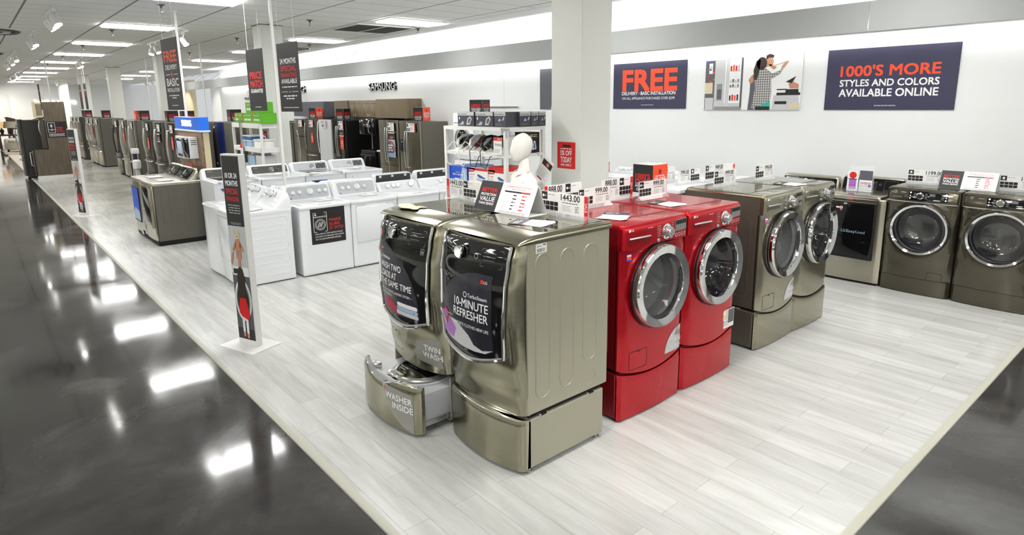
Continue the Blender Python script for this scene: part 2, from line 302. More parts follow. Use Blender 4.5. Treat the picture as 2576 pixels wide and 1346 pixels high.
class Draw:
    """flat printing: 2D shapes mapped through fn(u, v, layer) onto a surface"""
    def __init__(s, mb, fn, step=None): s.mb = mb; s.fn = fn; s.step = step; s.l = 0
    def poly(s, pts, m, l=0):
        if s.step:
            bm = bmesh.new(); f = bm.faces.new([bm.verts.new((p[0], p[1], 0)) for p in pts])
            us = [p[0] for p in pts]; vs = [p[1] for p in pts]
            for lo, hi, ax in ((min(us), max(us), 0), (min(vs), max(vs), 1)):
                n = int((hi - lo) / s.step)
                for i in range(1, n + 1):
                    co = [0, 0, 0]; no = [0, 0, 0]; co[ax] = lo + (hi - lo) * i / (n + 1); no[ax] = 1
                    bmesh.ops.bisect_plane(bm, geom=bm.verts[:] + bm.edges[:] + bm.faces[:], plane_co=co, plane_no=no)
            bmesh.ops.triangulate(bm, faces=[f for f in bm.faces if len(f.verts) > 4]); bm.verts.index_update()
            s.mb.add([s.fn(v.co.x, v.co.y, l) for v in bm.verts], [[v.index for v in f.verts] for f in bm.faces], m); bm.free()
        else: s.mb.add([s.fn(p[0], p[1], l) for p in pts], [tuple(range(len(pts)))], m)
        return s
    def rect(s, u0, v0, u1, v1, m, l=0): return s.poly([(u0, v0), (u1, v0), (u1, v1), (u0, v1)], m, l)
    def disc(s, u, v, r, m, l=0, n=20, sx=1.0): return s.poly(circ(u, v, r, n, sx), m, l)
    def ring(s, pts, w, m, l=0, closed=True):      # outline stroke along a polyline
        n = len(pts); vs = []
        for i, p in enumerate(pts):
            a = Vector(pts[(i - 1) % n] if closed or i else pts[0]); b = Vector(pts[(i + 1) % n] if closed or i < n - 1 else pts[-1])
            d = (b - a); d = Vector((-d.y, d.x)).normalized() * w / 2
            vs += [s.fn(p[0] - d.x, p[1] - d.y, l), s.fn(p[0] + d.x, p[1] + d.y, l)]
        s.mb.add(vs, [(2 * i, 2 * ((i + 1) % n), 2 * ((i + 1) % n) + 1, 2 * i + 1) for i in range(n if closed else n - 1)], m); return s
    def text(s, t, u, v, h, m, l=1, al='l', bold=0.0, w=None, res=3, skew=0.0):
        vs, fs = glyphs(t, 0.0, res)
        if not vs: return s
        x0 = min(p[0] for p in vs); x1 = max(p[0] for p in vs); k = h / 0.727
        kx = (w / (x1 - x0)) if w else k; W_ = (x1 - x0) * kx
        o = u - x0 * kx - {'l': 0, 'c': W_ / 2, 'r': W_}[al]
        e = bold * k * .8
        for i, (du, dv) in enumerate(((0, 0),) if bold < .006 else ((-e, -e), (e, -e), (-e, e), (e, e))): s.mb.add([s.fn(o + p[0] * kx + p[1] * k * skew + du, v + p[1] * k + dv, l + i * .22) for p in vs], fs, m)
        return s
    def lines(s, u, v, w, n, dy, t, m, l=1, rag=.25, al='l'):     # rows too small to read
        for i in range(n):
            ww = w * (1 - rag * random.random()); u0 = u if al == 'l' else (u - ww / 2 if al == 'c' else u - ww)
            x = u0
            while x < u0 + ww - t * .5:
                k = min(t * random.uniform(2.0, 7.0), u0 + ww - x)
                s.rect(x, v - i * dy, x + k, v - i * dy + t, m, l); x += k + t * 1.1
        return s
def pfront(y, x0=0, z0=0, dx=1, dz=1, lay=.0006):     # panel facing local -Y
    return lambda u, v, l: (x0 + u * dx, y - l * lay, z0 + v * dz)
def pside(x, y0=0, z0=0, lay=.0006):      # panel facing +X, u runs along +Y
    return lambda u, v, l: (x + l * lay, y0 + u, z0 + v)
def ptop(z, x0=0, y0=0, rot=0.0, lay=.0006):
    c, s_ = math.cos(rot), math.sin(rot)
    return lambda u, v, l: (x0 + u * c - v * s_, y0 + u * s_ + v * c, z + l * lay)
def pframe(o, ud, vd, lay=.0006):
    o = Vector(o); ud = Vector(ud).normalized(); vd = Vector(vd).normalized(); n = ud.cross(vd).normalized()
    return lambda u, v, l: o + ud * u + vd * v + n * (l * lay)
def thing(name, label, cat, loc=(0, 0, 0), rz=0.0, group=None):
    o = bpy.data.objects.new(name, None); COL.objects.link(o); o.empty_display_size = .1
    o.location = loc; o.rotation_euler = (0, 0, rz); o['label'] = label; o['category'] = cat
    if group: o['group'] = group
    return o
def tag(o, label, cat, group=None):
    o['label'] = label; o['category'] = cat
    if group: o['group'] = group
    return o
def struct(o): o['kind'] = 'structure'; return o
def dup(root, loc, rz, label, group=None):
    def cp(o, par):
        c = o.copy(); COL.objects.link(c)
        if par is not None: c.parent = par
        for ch in list(o.children): cp(ch, c)
        return c
    r = cp(root, None); r.location = loc; r.rotation_euler = (0, 0, rz); r['label'] = label
    if group: r['group'] = group
    return r
ORD = ['first', 'second', 'third', 'fourth', 'fifth', 'sixth', 'seventh', 'eighth', 'ninth', 'tenth', 'eleventh', 'twelfth', 'thirteenth', 'fourteenth', 'fifteenth', 'sixteenth', 'seventeenth', 'eighteenth', 'nineteenth', 'twentieth']
# ================================================================== SHELL
ZC = 3.6
b = MB(); b.box(-52, 9, -14, 9, -.2, -.012, 'concrete'); struct(b.build('floor'))
b = MB(); b.box(-52, -1.0, 1.343, 8.62, -.19, 0, 'floor'); struct(b.build('trim_1')).name = 'floor_planks'
b = MB()
b.prism([(1.3, -.012), (1.302, -.004), (1.312, .002), (1.343, .002), (1.343, -.012)], 'x', -52, -.956, 'floortrim' if 'floortrim' in K else 'enamel2')
K['floortrim'] = mat('pale_oak_edging', '#bdbcae', .4, var=.05, scale=20, stretch=(1, 20, 20)); b.mats = [K['floortrim']]
struct(b.build('trim_1'))
b = MB(); b.prism([(-.956, -.012), (-.958, -.004), (-.967, .002), (-1.0, .002), (-1.0, -.012)], 'y', 1.3, 8.62, 'floortrim'); struct(b.build('trim_2'))
b = MB(); b.box(-52, 9, -14, 7.34, ZC, ZC + .1, 'tiles'); b.box(-52, 9, 7.34, 9, ZC, ZC + .1, 'wall'); struct(b.build('ceiling'))
b = MB(); b.prism([(7.31, ZC), (7.34, ZC - .02), (7.37, ZC)], 'x', -30, 9, 'whitemetal'); struct(b.build('trim_3'))
b = MB(); b.box(-29.4, 9, 8.6, 8.75, -.01, ZC, 'wall')
for x in (-10.2, -20.2, -27.6): b.box(x - .003, x + .003, 8.5985, 8.6, 0, ZC - .6, 'lgrey')
struct(b.build('wall_back'))
b = MB(); b.box(-52, -51, -14, 12, -.01, ZC, 'wall')
for y in (-1.2, .6, 2.4): b.box(-51.0, -50.98, y, y + 1.7, .6, 3.0, 'whitemetal', .005)
struct(b.build('wall_far'))
b = MB(); b.box(-46, -40.1, 10.205, 10.4, -.01, ZC, 'beige'); b.box(-40.1, -29.3, 11.205, 11.4, -.01, ZC, 'wall'); struct(b.build('wall_recess'))
b = MB(); b.box(-1.0, 9, 8.585, 8.6, 0, .1, 'whitemetal'); b.box(-29.4, -1.0, 8.585, 8.6, 0, .1, 'whitemetal'); struct(b.build('baseboard_back'))
b = MB(); b.box(-52, 9, -14, -1.9, -.012, .0, 'column'); struct(b.build('bounce_floor_left'))  # unseen pale floor, added to bounce light onto ceiling and walls
b = MB(); b.box(9, 9.1, -14, 9, -.01, ZC, 'wall'); struct(b.build('wall_right'))
b = MB(); b.box(-52, 9, -14.1, -14, -.01, ZC, 'farwall'); struct(b.build('wall_front'))
# grey light cove fascia standing off the back wall
t = thing('cove_fascia', 'long flat grey fascia band standing off the white back wall', 'fascia board', (-12, 8.0, 2.84))
b = MB()
for x0, x1 in ((-21, -16.2), (-16.19, -11.2), (-11.19, -6.2), (-6.19, .2), (.21, 9), (9.01, 20)): b.box(x0, x1, 0, .03, 0, .335, 'fascia')
b.box(-21, 20, .03, .2, 0, .02, 'whitemetal'); b.build('board', t)
b = MB(); b.box(-17, 20, .1, .14, .06, .1, 'cove'); b.build('light_tube', t)
for i in range(26):
    x = -16.55 + 12 - i * 1.27 + 12 * 0 + 1.6
    b = MB(); x = 10 - i * 1.27 - 3.2
    b.tube([(x, .02, .33), (x, .597, .69)], .009, 'whitemetal', 6); b.box(x - .012, x + .012, .585, .598, .64, .72, 'whitemetal'); b.build('strut', t)
t = thing('added_wall_light', 'long unseen tube light added behind the camera to brighten surfaces facing it', 'added light', (8.7, -2, 3.2))  # out of view, added to brighten the chrome rings and fronts facing it
b = MB(); b.box(-.12, -.09, -9, 9, -.1, .15, 'whitemetal'); b.box(-.09, .29, -9, 9, -.1, -.09, 'whitemetal'); b.build('fascia', t)
b = MB(); b.box(0, .04, -8.9, 8.9, .0, .04, 'cove'); b.build('light_tube', t)
# columns
def column(x, y, label, w=.41, d=.42, top=ZC):
    b = MB(); b.box(x - w, x, y, y + d, -.01, top, 'column', .004, 1); b.box(x - w - .015, x + .015, y - .015, y + d + .015, top - .012, top, 'darkpanel')
    b.box(x - w - .006, x + .006, y - .006, y + d + .006, 0, .1, 'whitemetal'); o = b.build('column'); o.name = 'column'; tag(o, label, 'column', 'square white store columns')
column(-4.17, 4.48, 'nearest square white column, rising behind the red washers')
column(-12.46, 4.48, 'white column behind the hanging banners, second from the camera')
column(-20.9, 4.45, 'white column behind the free delivery banner, third from the camera')
column(-28.75, 4.41, 'white column rising behind the fridge row, fourth from the camera')
column(-36.7, 4.4, 'far white column behind the end of the fridge row')
column(-44.9, 4.4, 'farthest grey white column near the far wall', .8)
# ------------------------------------------------------------------ ceiling lights
t0 = None
def troffer(x, y, label, first=[None]):
    if first[0] is None:
        t = thing('ceiling_light', label, 'ceiling light', (x, y, ZC), 0, 'recessed fluorescent ceiling lights')
        b = MB(); b.box(-.3, -.275, 0, 1.2, -.012, 0, 'whitemetal'); b.box(.275, .3, 0, 1.2, -.012, 0, 'whitemetal'); b.box(-.275, .275, 0, .02, -.012, 0, 'whitemetal'); b.box(-.275, .275, 1.18, 1.2, -.012, 0, 'whitemetal'); b.build('frame', t)
        b = MB(); b.loft([[(-.26, .035, -.036), (.26, .035, -.036), (.26, 1.165, -.036), (-.26, 1.165, -.036)], [(-.275, .02, -.004), (.275, .02, -.004), (.275, 1.18, -.004), (-.275, 1.18, -.004)]], 'lamp'); b.build('diffuser', t); first[0] = t; return t  # diffuser hangs below the tiles so its lit sides brighten the ceiling
    return dup(first[0], (x, y, ZC), 0, label)
for i in range(11): troffer(-6.05 - 4.03 * i if i < 3 else -14.2 - 4.0 * (i - 2), 2.17, '%s recessed light from the camera in the row above the aisle banners' % ORD[i])
for i in range(10): troffer(-2.5 - 4.02 * i if i < 3 else -10.55 - 4.15 * (i - 2), 6.0, '%s recessed light from the camera in the row nearest the back wall' % ORD[i])
for i in range(3): troffer(6.2 - 4.08 * i, 2.17, 'unseen added recessed light over the camera end of the aisle, %s from the right wall' % ORD[i])  # out of view, added for extra light at the camera end
for r_, y in enumerate((-2.8, -6.6, -10.4)):  # unseen rows added to light the floor and, by bounce, the ceiling
    for i in range(10): troffer(7.0 - 4.3 * i, y, '%s unseen added light from the right in the %s row left of the aisle' % (ORD[i], ORD[r_]))
for i in range(2): troffer(2.2 + 4 * i, 6.0, 'unseen added recessed light near the back wall behind the camera side, %s' % ORD[i])  # unseen pair, added for more light on this side
# ================================================================== LAUNDRY MACHINES
K['topglass'] = mat('glossy_graphite_lid', '#8f8b7a', .05, metal=.85, var=.01)
K['decalgrey'] = mat('translucent_grey_decal', '#a9a79f', .25, alpha=.75)
K['panelglass'] = mat('glossy_black_door', '#08080a', .04, coat=.15, spec=.45)
K['stickwhite'] = mat('white_sticker', '#e8e8e6', .4)
K['bowlglass'] = mat('clear_bowl_glass', '#cfd4d6', .03, alpha=.16, spec=.9, coat=1)
K['smokeglass'] = mat('smoked_bowl_glass', '#22232a', .03, alpha=.55, spec=.8, coat=1)
def lerp(tab, z):
    if z <= tab[0][0]: return tab[0][1]
    for (a, p), (b_, q) in zip(tab, tab[1:]):
        if z <= b_:
            t = (z - a) / (b_ - a); t = t * t * (3 - 2 * t); return p + (q - p) * t
    return tab[-1][1]
def barcode(D, u, v, w, h, l=1):
    D.rect(u, v, u + w, v + h, 'stickwhite', l); x = u + w * .12
    while x < u + w * .85:
        k = random.choice((.5, .5, 1, 1.6)) * w * .02; D.rect(x, v + h * .12, x + k, v + h * .5, 'ink', l + 1); x += k + random.choice((1, 1.4)) * w * .022
    D.lines(u + w * .1, v + h * .7, w * .5, 1, 1, h * .07, 'ink', l + 1); D.lines(u + w * .65, v + h * .8, w * .25, 1, 1, h * .1, 'ink', l + 1)
TP = [(.36, .03), (.5, .0), (.7, -.038), (.9, -.055), (1.1, -.048), (1.25, -.02), (1.345, .012)]
HW = .352
def tface(x, z):
    q = min(1, abs(x) / HW); e = max(0, (abs(x) - (HW - .05)) / .05)
    return lerp(TP, z) * (1 - .55 * q ** 6) - .056 * (1 - q * q) + .035 * e * e
def twin_washer(label, x, left):
    t = thing('washing_machine' if left else 'clothes_dryer', label, 'washer' if left else 'dryer', (x, 2.12, 0))
    b = MB(); b.box(-HW, HW, .03, .70, .36, 1.347, 'steelside', .006, 1)
    b.box(-HW + .02, HW - .02, .06, .66, .325, .37, 'gap')
    for y0, y1, z0, z1 in ((.095, .20, .44, 1.28), (.285, .395, .45, 1.28), (.475, .59, .56, 1.275)):
        for sx in (HW, -HW): b.tube([(sx, p[0], p[1]) for p in rrect(y0, y1, z0, z1, .055, 8)] + [(sx, y1, z1 - .055)], .0032, 'steelside', 6)
    for sx in (HW, -HW): b.tube([(sx, .50 + .09 * math.cos(a), .48 - .03 + .055 * math.sin(a)) for a in [math.radians(q) for q in range(-80, 60, 10)]], .003, 'steelside', 6)
    b.build('cabinet', t)
    b = MB(); b.grid(lambda u, v: ((2 * u - 1) * HW, tface((2 * u - 1) * HW, .36 - (.03 - .0) * (1 - (2 * u - 1) ** 2) * (1 - v) + v * .99), .36 - .03 * (1 - (2 * u - 1) ** 2) * (1 - v) + v * .985), 40, 36, 'steel'); b.build('front_panel', t, flip=False)
    # lid: rounded cross-sections along the depth
    b = MB(); rings = []
    for y, zt, r in ((-.028, 1.352, .012), (-.005, 1.366, .02), (.04, 1.376, .026), (.1, 1.384, .03), (.2, 1.386, .03), (.45, 1.386, .03), (.7, 1.386, .03), (.715, 1.38, .02)):
        w = HW + .004; ring = [(-w, y, 1.345), (-w, y, 1.345 + (zt - 1.345) * .3)]
        for k in range(6): a = PI - k * PI / 10; ring.append((-w + r + r * math.cos(a), y, zt - min(r, zt - 1.347) * (1 - math.sin(a))))
        ring += [(-p[0], p[1], p[2]) for p in ring[::-1]]
        rings.append([(p[0], p[1] - (.045 * (1 - (p[0] / HW) ** 2) if y < .02 else (.03 * (1 - (p[0] / HW) ** 2) if y < .06 else 0)), p[2]) for p in ring])
    b.loft(rings, 'steel'); b.build('lid', t)
    b = MB(); b.loft([[(p[0], p[1], 1.3862) for p in rrect(-.31, .31, .18, .69, .03)], [(p[0], p[1], 1.388) for p in rrect(-.31, .31, .18, .69, .03)]], 'topglass')
    D = Draw(b, ptop(1.388)); D.ring([(-.31, .06), (-.31, .69)], .002, 'gap', -2, False); b.build('lid_glass', t)
    # door
    def dw(v): return .292 - .022 * v * v
    def dpt(u, v, off):
        X_ = (2 * u - 1) * dw(v); zb = .655 + .055 * (2 * u - 1) ** 2 - .012 * math.exp(-((2 * u - 1) * 2.2) ** 2); z = 1.335 + (zb - 1.335) * v
        return (X_, tface(X_, z) - off, z)
    door = MB(); door.grid(lambda u, v: dpt(u, v, .02), 28, 34, 'panelglass')
    bd = [(u / 20, 0) for u in range(20)] + [(1, v / 20) for v in range(20)] + [(1 - u / 20, 1) for u in range(20)] + [(0, 1 - v / 20) for v in range(20)]
    door.loft([[dpt(u, v, .02) for u, v in bd], [dpt(u, v, -.01) for u, v in bd]], 'black', True, False, False)
    dr = door.build('door', t, flip=False)
    b = MB(); path = [dpt(1, v / 16, .018) for v in range(0, 16)] + [dpt(1 - u / 24, 1, .018) for u in range(25)] + [dpt(0, 1 - v / 16, .018) for v in range(1, 17)]
    path = [(p[0] * 1.012, p[1], p[2]) for p in path]
    b.tube(path, [.0095 + .008 * max(0, 1 - abs(i - len(path) / 2) / 22) for i in range(len(path))], 'chrome', 8); b.build('door_frame', dr)
    fn = lambda u, v, l: (u, tface(u, v) - .0206 - l * .0005, v)
    b = MB(); D = Draw(b, fn)
    kx = -.055; b.lathe([(.046, .0), (.046, -.006), (.04, -.008)], 'black', (kx + .012, tface(kx, 1.262) - .018, 1.262), 'y', 28)
    b.lathe([(.037, -.006), (.036, -.026), (.03, -.031), (.0, -.031)], 'chrome', (kx - .006, tface(kx, 1.262) - .02, 1.262), 'y', 28); b.build('control_knob', dr)
    b = MB(); D = Draw(b, fn, .05)
    for ux in (-.155, .075): D.ring(circ(ux, 1.258, .014, 20), .003, 'silver', 1)
    D.ring(rrect(.11, .262, 1.21, 1.305, .008), .0016, 'grey', 1); D.disc(-.262, 1.306, .008, 'silver', 1); D.text('LG', -.25, 1.3, .012, 'silver', 1, bold=.01)
    D.lines(.13, 1.285, .1, 3, .02, .003, 'grey', 1)
    if left: D.rect(.235, 1.16, .262, 1.198, 'black', 1); D.ring(rrect(.236, .262, 1.16, 1.198, .003), .0015, 'silver', 2); D.text('10', .249, 1.168, .014, 'silver', 2, 'c', bold=.01); D.rect(-.285, 1.212, -.265, 1.255, 'orange', 1); D.rect(-.285, 1.237, -.265, 1.255, 'blue', 2); D.rect(-.283, 1.222, -.267, 1.236, 'white', 2)
    b.build('control_display', dr, flip=False)
    b = MB(); D = Draw(b, fn, .03)
    if left:
        pts = [(-.286, .735), (-.286, 1.19)] + [(-.286 + .50 * math.sin(a), .80 + .39 * math.cos(a)) for a in [math.radians(q) for q in range(0, 89, 8)]] + [(.213, .74), (.205, .722), (.08, .706), (-.1, .704), (-.25, .72)]
        D.poly(pts, 'navystick', 1)
        D.disc(-.233, 1.14, .011, 'redprint', 2); D.text('LG', -.218, 1.133, .014, 'white', 2, bold=.01)
        D.text('LG TWINWash', -.235, 1.075, .021, 'white', 2, bold=.012, w=.15)
        for i, (tx, w) in enumerate((('WASH TWO', .29), ('LOADS AT', .235), ('THE SAME TIME', .40))): D.text(tx, -.238, 1.01 - i * .057, .044, 'white', 2, bold=.012, w=w)
        D.text('GET THE ULTIMATE LAUNDRY SYSTEM\u2014', -.238, .852, .018, 'white', 2, bold=.008, w=.40); D.text('ONLY FROM LG', -.238, .826, .018, 'white', 2, bold=.008, w=.155)
        D.poly([(-.21, .76), (-.2, .80), (-.13, .815), (-.08, .80), (-.05, .77), (-.02, .77), (.0, .745), (.0, .715), (-.1, .713), (-.2, .73)], 'crimson', 2); D.ring([(-.13, .81), (-.11, .785), (-.08, .80)], .006, 'darkwood', 3, False)
        for k in range(3): D.poly(rrect(-.035 + .01 * k, .2, .72 + .03 * k, .748 + .03 * k, .012), ('lgrey', 'skyp', 'white')[k], 3)
        D.disc(.16, .757, .008, 'grey', 4)
    else:
        pts = [(.215, .735), (.215, 1.168)] + [(.12, 1.168)] + [(.12 - .405 * math.sin(a), .80 + .368 * math.cos(a)) for a in [math.radians(q) for q in range(6, 91, 7)]] + [(-.285, .78), (-.25, .742), (-.16, .716), (-.05, .702), (.06, .70), (.15, .708)]
        D.poly(pts, 'navystick', 1)
        D.poly([(-.284, .865), (-.25, .875), (-.2, .86), (-.08, .85), (.02, .79), (.06, .74), (.13, .722), (.21, .742), (.15, .71), (.06, .702), (-.05, .704), (-.16, .718), (-.25, .744), (-.284, .78)], 'lgrey', 2)
        D.poly([(-.283, .865), (-.24, .882), (-.2, .862), (-.15, .85), (-.1, .80), (-.14, .73), (-.25, .746), (-.283, .785)], 'purple', 3)
        D.poly([(-.235, .895), (-.21, .91), (-.18, .895), (-.17, .85), (-.19, .80), (-.215, .80), (-.24, .85)], 'crimson', 4); D.disc(-.207, .868, .026, 'purple', 5, 16, .8)
        D.poly([(-.24, .86), (-.215, .8), (-.235, .79), (-.252, .83)], 'lgrey', 6); D.poly([(-.165, .86), (-.2, .8), (-.175, .79), (-.155, .835)], 'purple', 6)
        D.disc(.145, 1.128, .012, 'redprint', 2); D.text('LG', .16, 1.12, .016, 'white', 2, bold=.01)
        D.ring(circ(.005, 1.03, .015, 10), .004, 'white', 2); D.text('TurboSteam', .028, 1.02, .022, 'white', 2, bold=.008, w=.155)
        D.text('10-MINUTE', .192, .955, .05, 'white', 2, 'r', .012, w=.29); D.text('REFRESHER', .192, .894, .05, 'white', 2, 'r', .012, w=.30)
        D.text('GIVE FAVORITE CLOTHES NEW LIFE', .192, .838, .02, 'white', 2, 'r', .008, w=.355); D.rect(-.205, .876, -.12, .879, 'white', 4)
    b.build('door_sticker', dr, flip=False)
    # stickers on the body
    if not left:
        b = MB(); barcode(Draw(b, pside(HW + .0005)), .095, 1.287, .082, .052); b.build('barcode_label', t)
    else:
        fb = lambda u, v, l: (u, tface(u, v) - .001 - l * .0005, v)
        b = MB(); D = Draw(b, fb, .04); D.ring(rrect(-.26, -.13, .40, .545, .015), .003, 'gap', 1); D.rect(-.2, .535, -.175, .543, 'gap', 2); b.build('drain_hatch', t)
        b = MB(); D = Draw(b, fb, .03); D.poly([(.05, .40), (.08, .5), (.15, .57), (.26, .60), (.32, .59), (.325, .39)], 'decalgrey', 1)
        D.text('TWIN', .31, .50, .042, 'white', 3, 'r', .02, w=.14); D.text('WASH', .32, .448, .042, 'white', 3, 'r', .02, w=.17); D.text('TWIN', .313, .497, .042, 'grey', 2, 'r', .03, w=.14); D.text('WASH', .323, .445, .042, 'grey', 2, 'r', .03, w=.17); D.lines(.2, .42, .11, 1, 1, .006, 'grey', 2)
        b.build('front_decal', t)
    # pedestal
    def pface(xx, z): return -.062 * (1 - (xx / HW) ** 2) + .03 * max(0, (abs(xx) - HW + .03) / .03) ** 2
    b = MB(); 
    if left:
        for sx in (-1, 1): b.box(min(sx * HW, sx * (HW - .014)), max(sx * HW, sx * (HW - .014)), .03, .665, .03, .335, 'steelside')
        b.box(-HW, HW, .64, .665, .03, .335, 'steelside'); b.box(-HW, HW, .03, .66, .03, .042, 'steelside')
        b.box(-HW + .03, HW - .03, .2, .66, .28, .33, 'gap')
    else:
        b.box(-HW, HW, .02, .668, .03, .333, 'steelside', .006, 1)
        for yy in (.12, .52): b.box(HW - .05, HW + .002, yy, yy + .07, .333, .343, 'silver', .003, 1); b.box(HW - .01, HW + .004, yy + .015, yy + .055, .335, .345, 'gap')
    ped = b.build('pedestal', t)
    for fx in (-.3, .325):
        for fy in (.06, .63):
            b = MB(); b.lathe([(.012, .032), (.012, .012), (.022, .01), (.022, 0), (0, 0)], 'silver', (fx, fy, 0), 'z', 12); b.build('foot', ped)
    oy = -.225 if left else 0.0
    def topz(xx): return (.338 - .05 * math.exp(-((xx + .05) / .17) ** 4)) if left else .335 - .004 * math.cos(xx * 4)
    def pf(u, v):
        xx = (2 * u - 1) * HW; z = .022 + v * (topz(xx) - .022); return (xx, oy + pface(xx, z) + (.012 * max(0, v - .93) / .07), z)
    b = MB(); b.grid(pf, 40, 14, 'steel'); b.grid(lambda u, v: ((2 * u - 1) * HW, oy + .035 + .0 * v + pface((2 * u - 1) * HW, 0) * .6, .022 + v * (topz((2 * u - 1) * HW) - .022)), 40, 2, 'steelside')
    tp = [pf(i / 40, 1) for i in range(41)]; bk = [(p[0], oy + .035 + pface(p[0], 0) * .6, p[2]) for p in tp]
    b.loft([tp, bk], 'chrome', False, False, False); bt = [pf(i / 40, 0) for i in range(41)]; b.loft([bt, [(p[0], oy + .035 + pface(p[0], 0) * .6, p[2]) for p in bt]], 'steel', False, False, False)
    for i in (0, 40): b.add([bt[i], tp[i], bk[i], (bt[i][0], bk[i][1], bt[i][2])], [(0, 1, 2, 3)], 'steel')
    b.tube(tp, .004, 'chrome', 6)
    dp = b.build('drawer_front', ped, sharp=50)
    if left:
        D = None; fb = lambda u, v, l: (u, oy + pface(u, v) - .0008 - l * .0005, v)
        b = MB(); D = Draw(b, fb, .03); D.poly([(.02, .315), (.03, .26), (.07, .18), (.14, .10), (.22, .05), (.30, .03), (.318, .03), (.318, .285), (.2, .295), (.1, .30)], 'decalgrey', 1)
        D.text('WASHER', .31, .215, .044, 'white', 3, 'r', .02, w=.245); D.text('INSIDE', .315, .158, .044, 'white', 3, 'r', .02, w=.18); D.text('WASHER', .313, .212, .044, 'grey', 2, 'r', .03, w=.245); D.text('INSIDE', .318, .155, .044, 'grey', 2, 'r', .03, w=.18); D.lines(.31, .14, .16, 2, .014, .006, 'grey', 2, al='r'); D.disc(.055, .275, .008, 'redprint', 2); D.disc(.28, .075, .014, 'grey', 2)
        b.build('drawer_decal', ped, flip=False)
        b = MB(); b.box(-.315, .315, oy + .03, .35, .075, .268, 'enamel2', .01, 2); b.box(.316, .322, oy + .05, .35, .05, .085, 'silver'); b.box(-.3, -.22, oy + .02, oy + .075, .25, .315, 'silver', .004)
        b.box(.318, .321, .06, .13, .09, .11, 'gap'); b.build('drawer_tub', ped)
        b = MB(); b.prism([(oy + .005, .262), (oy + .005, .30), (oy + .075, .272), (oy + .075, .262)], 'x', -.21, .27, 'paper')
        D = Draw(b, pframe((-.21, oy + .005, .30), (1, 0, 0), (0, .07, -.028)));  D.disc(.025, .035, .008, 'ink', 1); D.text('LG', .04, .029, .013, 'ink', 1, bold=.01); D.rect(.2, .02, .25, .052, 'ink', 1); D.rect(.13, .022, .17, .034, 'grey', 1); D.rect(.27, .022, .31, .034, 'grey', 1); D.lines(.08, .055, .1, 1, 1, .004, 'grey', 1); D.lines(.29, .055, .12, 2, .01, .004, 'grey', 1)
        b.build('control_strip', ped)
        b = MB(); cz = .268; cen = (.02, .02, cz)
        b.lathe([(.225, 0), (.225, .012), (.215, .018), (.205, .012)], 'enamel2', cen, 'z', 40); b.lathe([(.2, .004), (.2, .024), (.188, .034), (.17, .036)], 'silver', cen, 'z', 40); b.lathe([(.17, .035), (.12, .042), (0, .045)], 'panelglass', cen, 'z', 40)
        b.box(-.09, .05, -.19, -.13, cz + .02, cz + .048, 'chrome', .012, 3)
        D = Draw(b, ptop(cz + .0465)); D.text('LG Twin Wash', -.07, -.03, .013, 'grey', 1); D.text('Smart Care', -.09, -.075, .014, 'white', 1, bold=.01); D.lines(-.08, -.095, .08, 1, 1, .005, 'white', 1)
        b.build('tub_lid', ped)
    return t
twin_washer('graphite washer with open pedestal drawer and WASH TWO LOADS door sticker', -3.478, True)
twin_washer('graphite dryer on closed pedestal with 10-MINUTE REFRESHER door sticker', -2.735, False)
# ------------------------------------------------------------------ front loaders
def holed(b, x0, x1, z0fn, z1, cx, cz, r, yfn, m, n=72):
    per = []
    for k in range(n):
        a = 2 * PI * k / n; c, s_ = math.cos(a), math.sin(a)
        tx = (x1 - cx) / c if c > 1e-6 else ((x0 - cx) / c if c < -1e-6 else 9); 
        zb = z0fn(cx + c * .2) ; tz = (z1 - cz) / s_ if s_ > 1e-6 else ((z0fn(cx) - cz) / s_ if s_ < -1e-6 else 9)
        q = min(tx, tz); px, pz = cx + c * q, cz + s_ * q
        if s_ < 0 and tz <= tx: pz = z0fn(px)
        per.append((px, pz))
    for X_, Z_ in ((x0, z1), (x1, z1), (x0, z0fn(x0)), (x1, z0fn(x1))):      # snap nearest to corners
        i = min(range(n), key=lambda i: (per[i][0] - X_) ** 2 + (per[i][1] - Z_) ** 2); per[i] = (X_, Z_)
    rings = []
    for f in (0, .12, .3, .55, .8, 1):
        rings.append([(cx + r * math.cos(2 * PI * k / n) + (per[k][0] - cx - r * math.cos(2 * PI * k / n)) * f, 0, cz + r * math.sin(2 * PI * k / n) + (per[k][1] - cz - r * math.sin(2 * PI * k / n)) * f) for k in range(n)])
    rings = [[(p[0], yfn(p[0], p[2]), p[2]) for p in ring] for ring in rings]
    rings.append([(p[0], .04, p[2]) for p in rings[-1]])
    rings.insert(0, [(p[0], .12, p[2]) for p in rings[0]])
    b.loft(rings, m, True, False, False)
def shell(b, x0, x1, y0, y1, z0, z1, m, th=.012):     # cabinet open at the front
    b.box(x0, x0 + th, y0, y1, z0, z1, m, .004, 1); b.box(x1 - th, x1, y0, y1, z0, z1, m, .004, 1)
    b.box(x0 + th, x1 - th, y1 - th, y1, z0, z1, m); b.box(x0 + th, x1 - th, y0, y1 - th, z0, z0 + th, m); b.box(x0 + th, x1 - th, y0, y1 - th, z1 - th, z1, m)
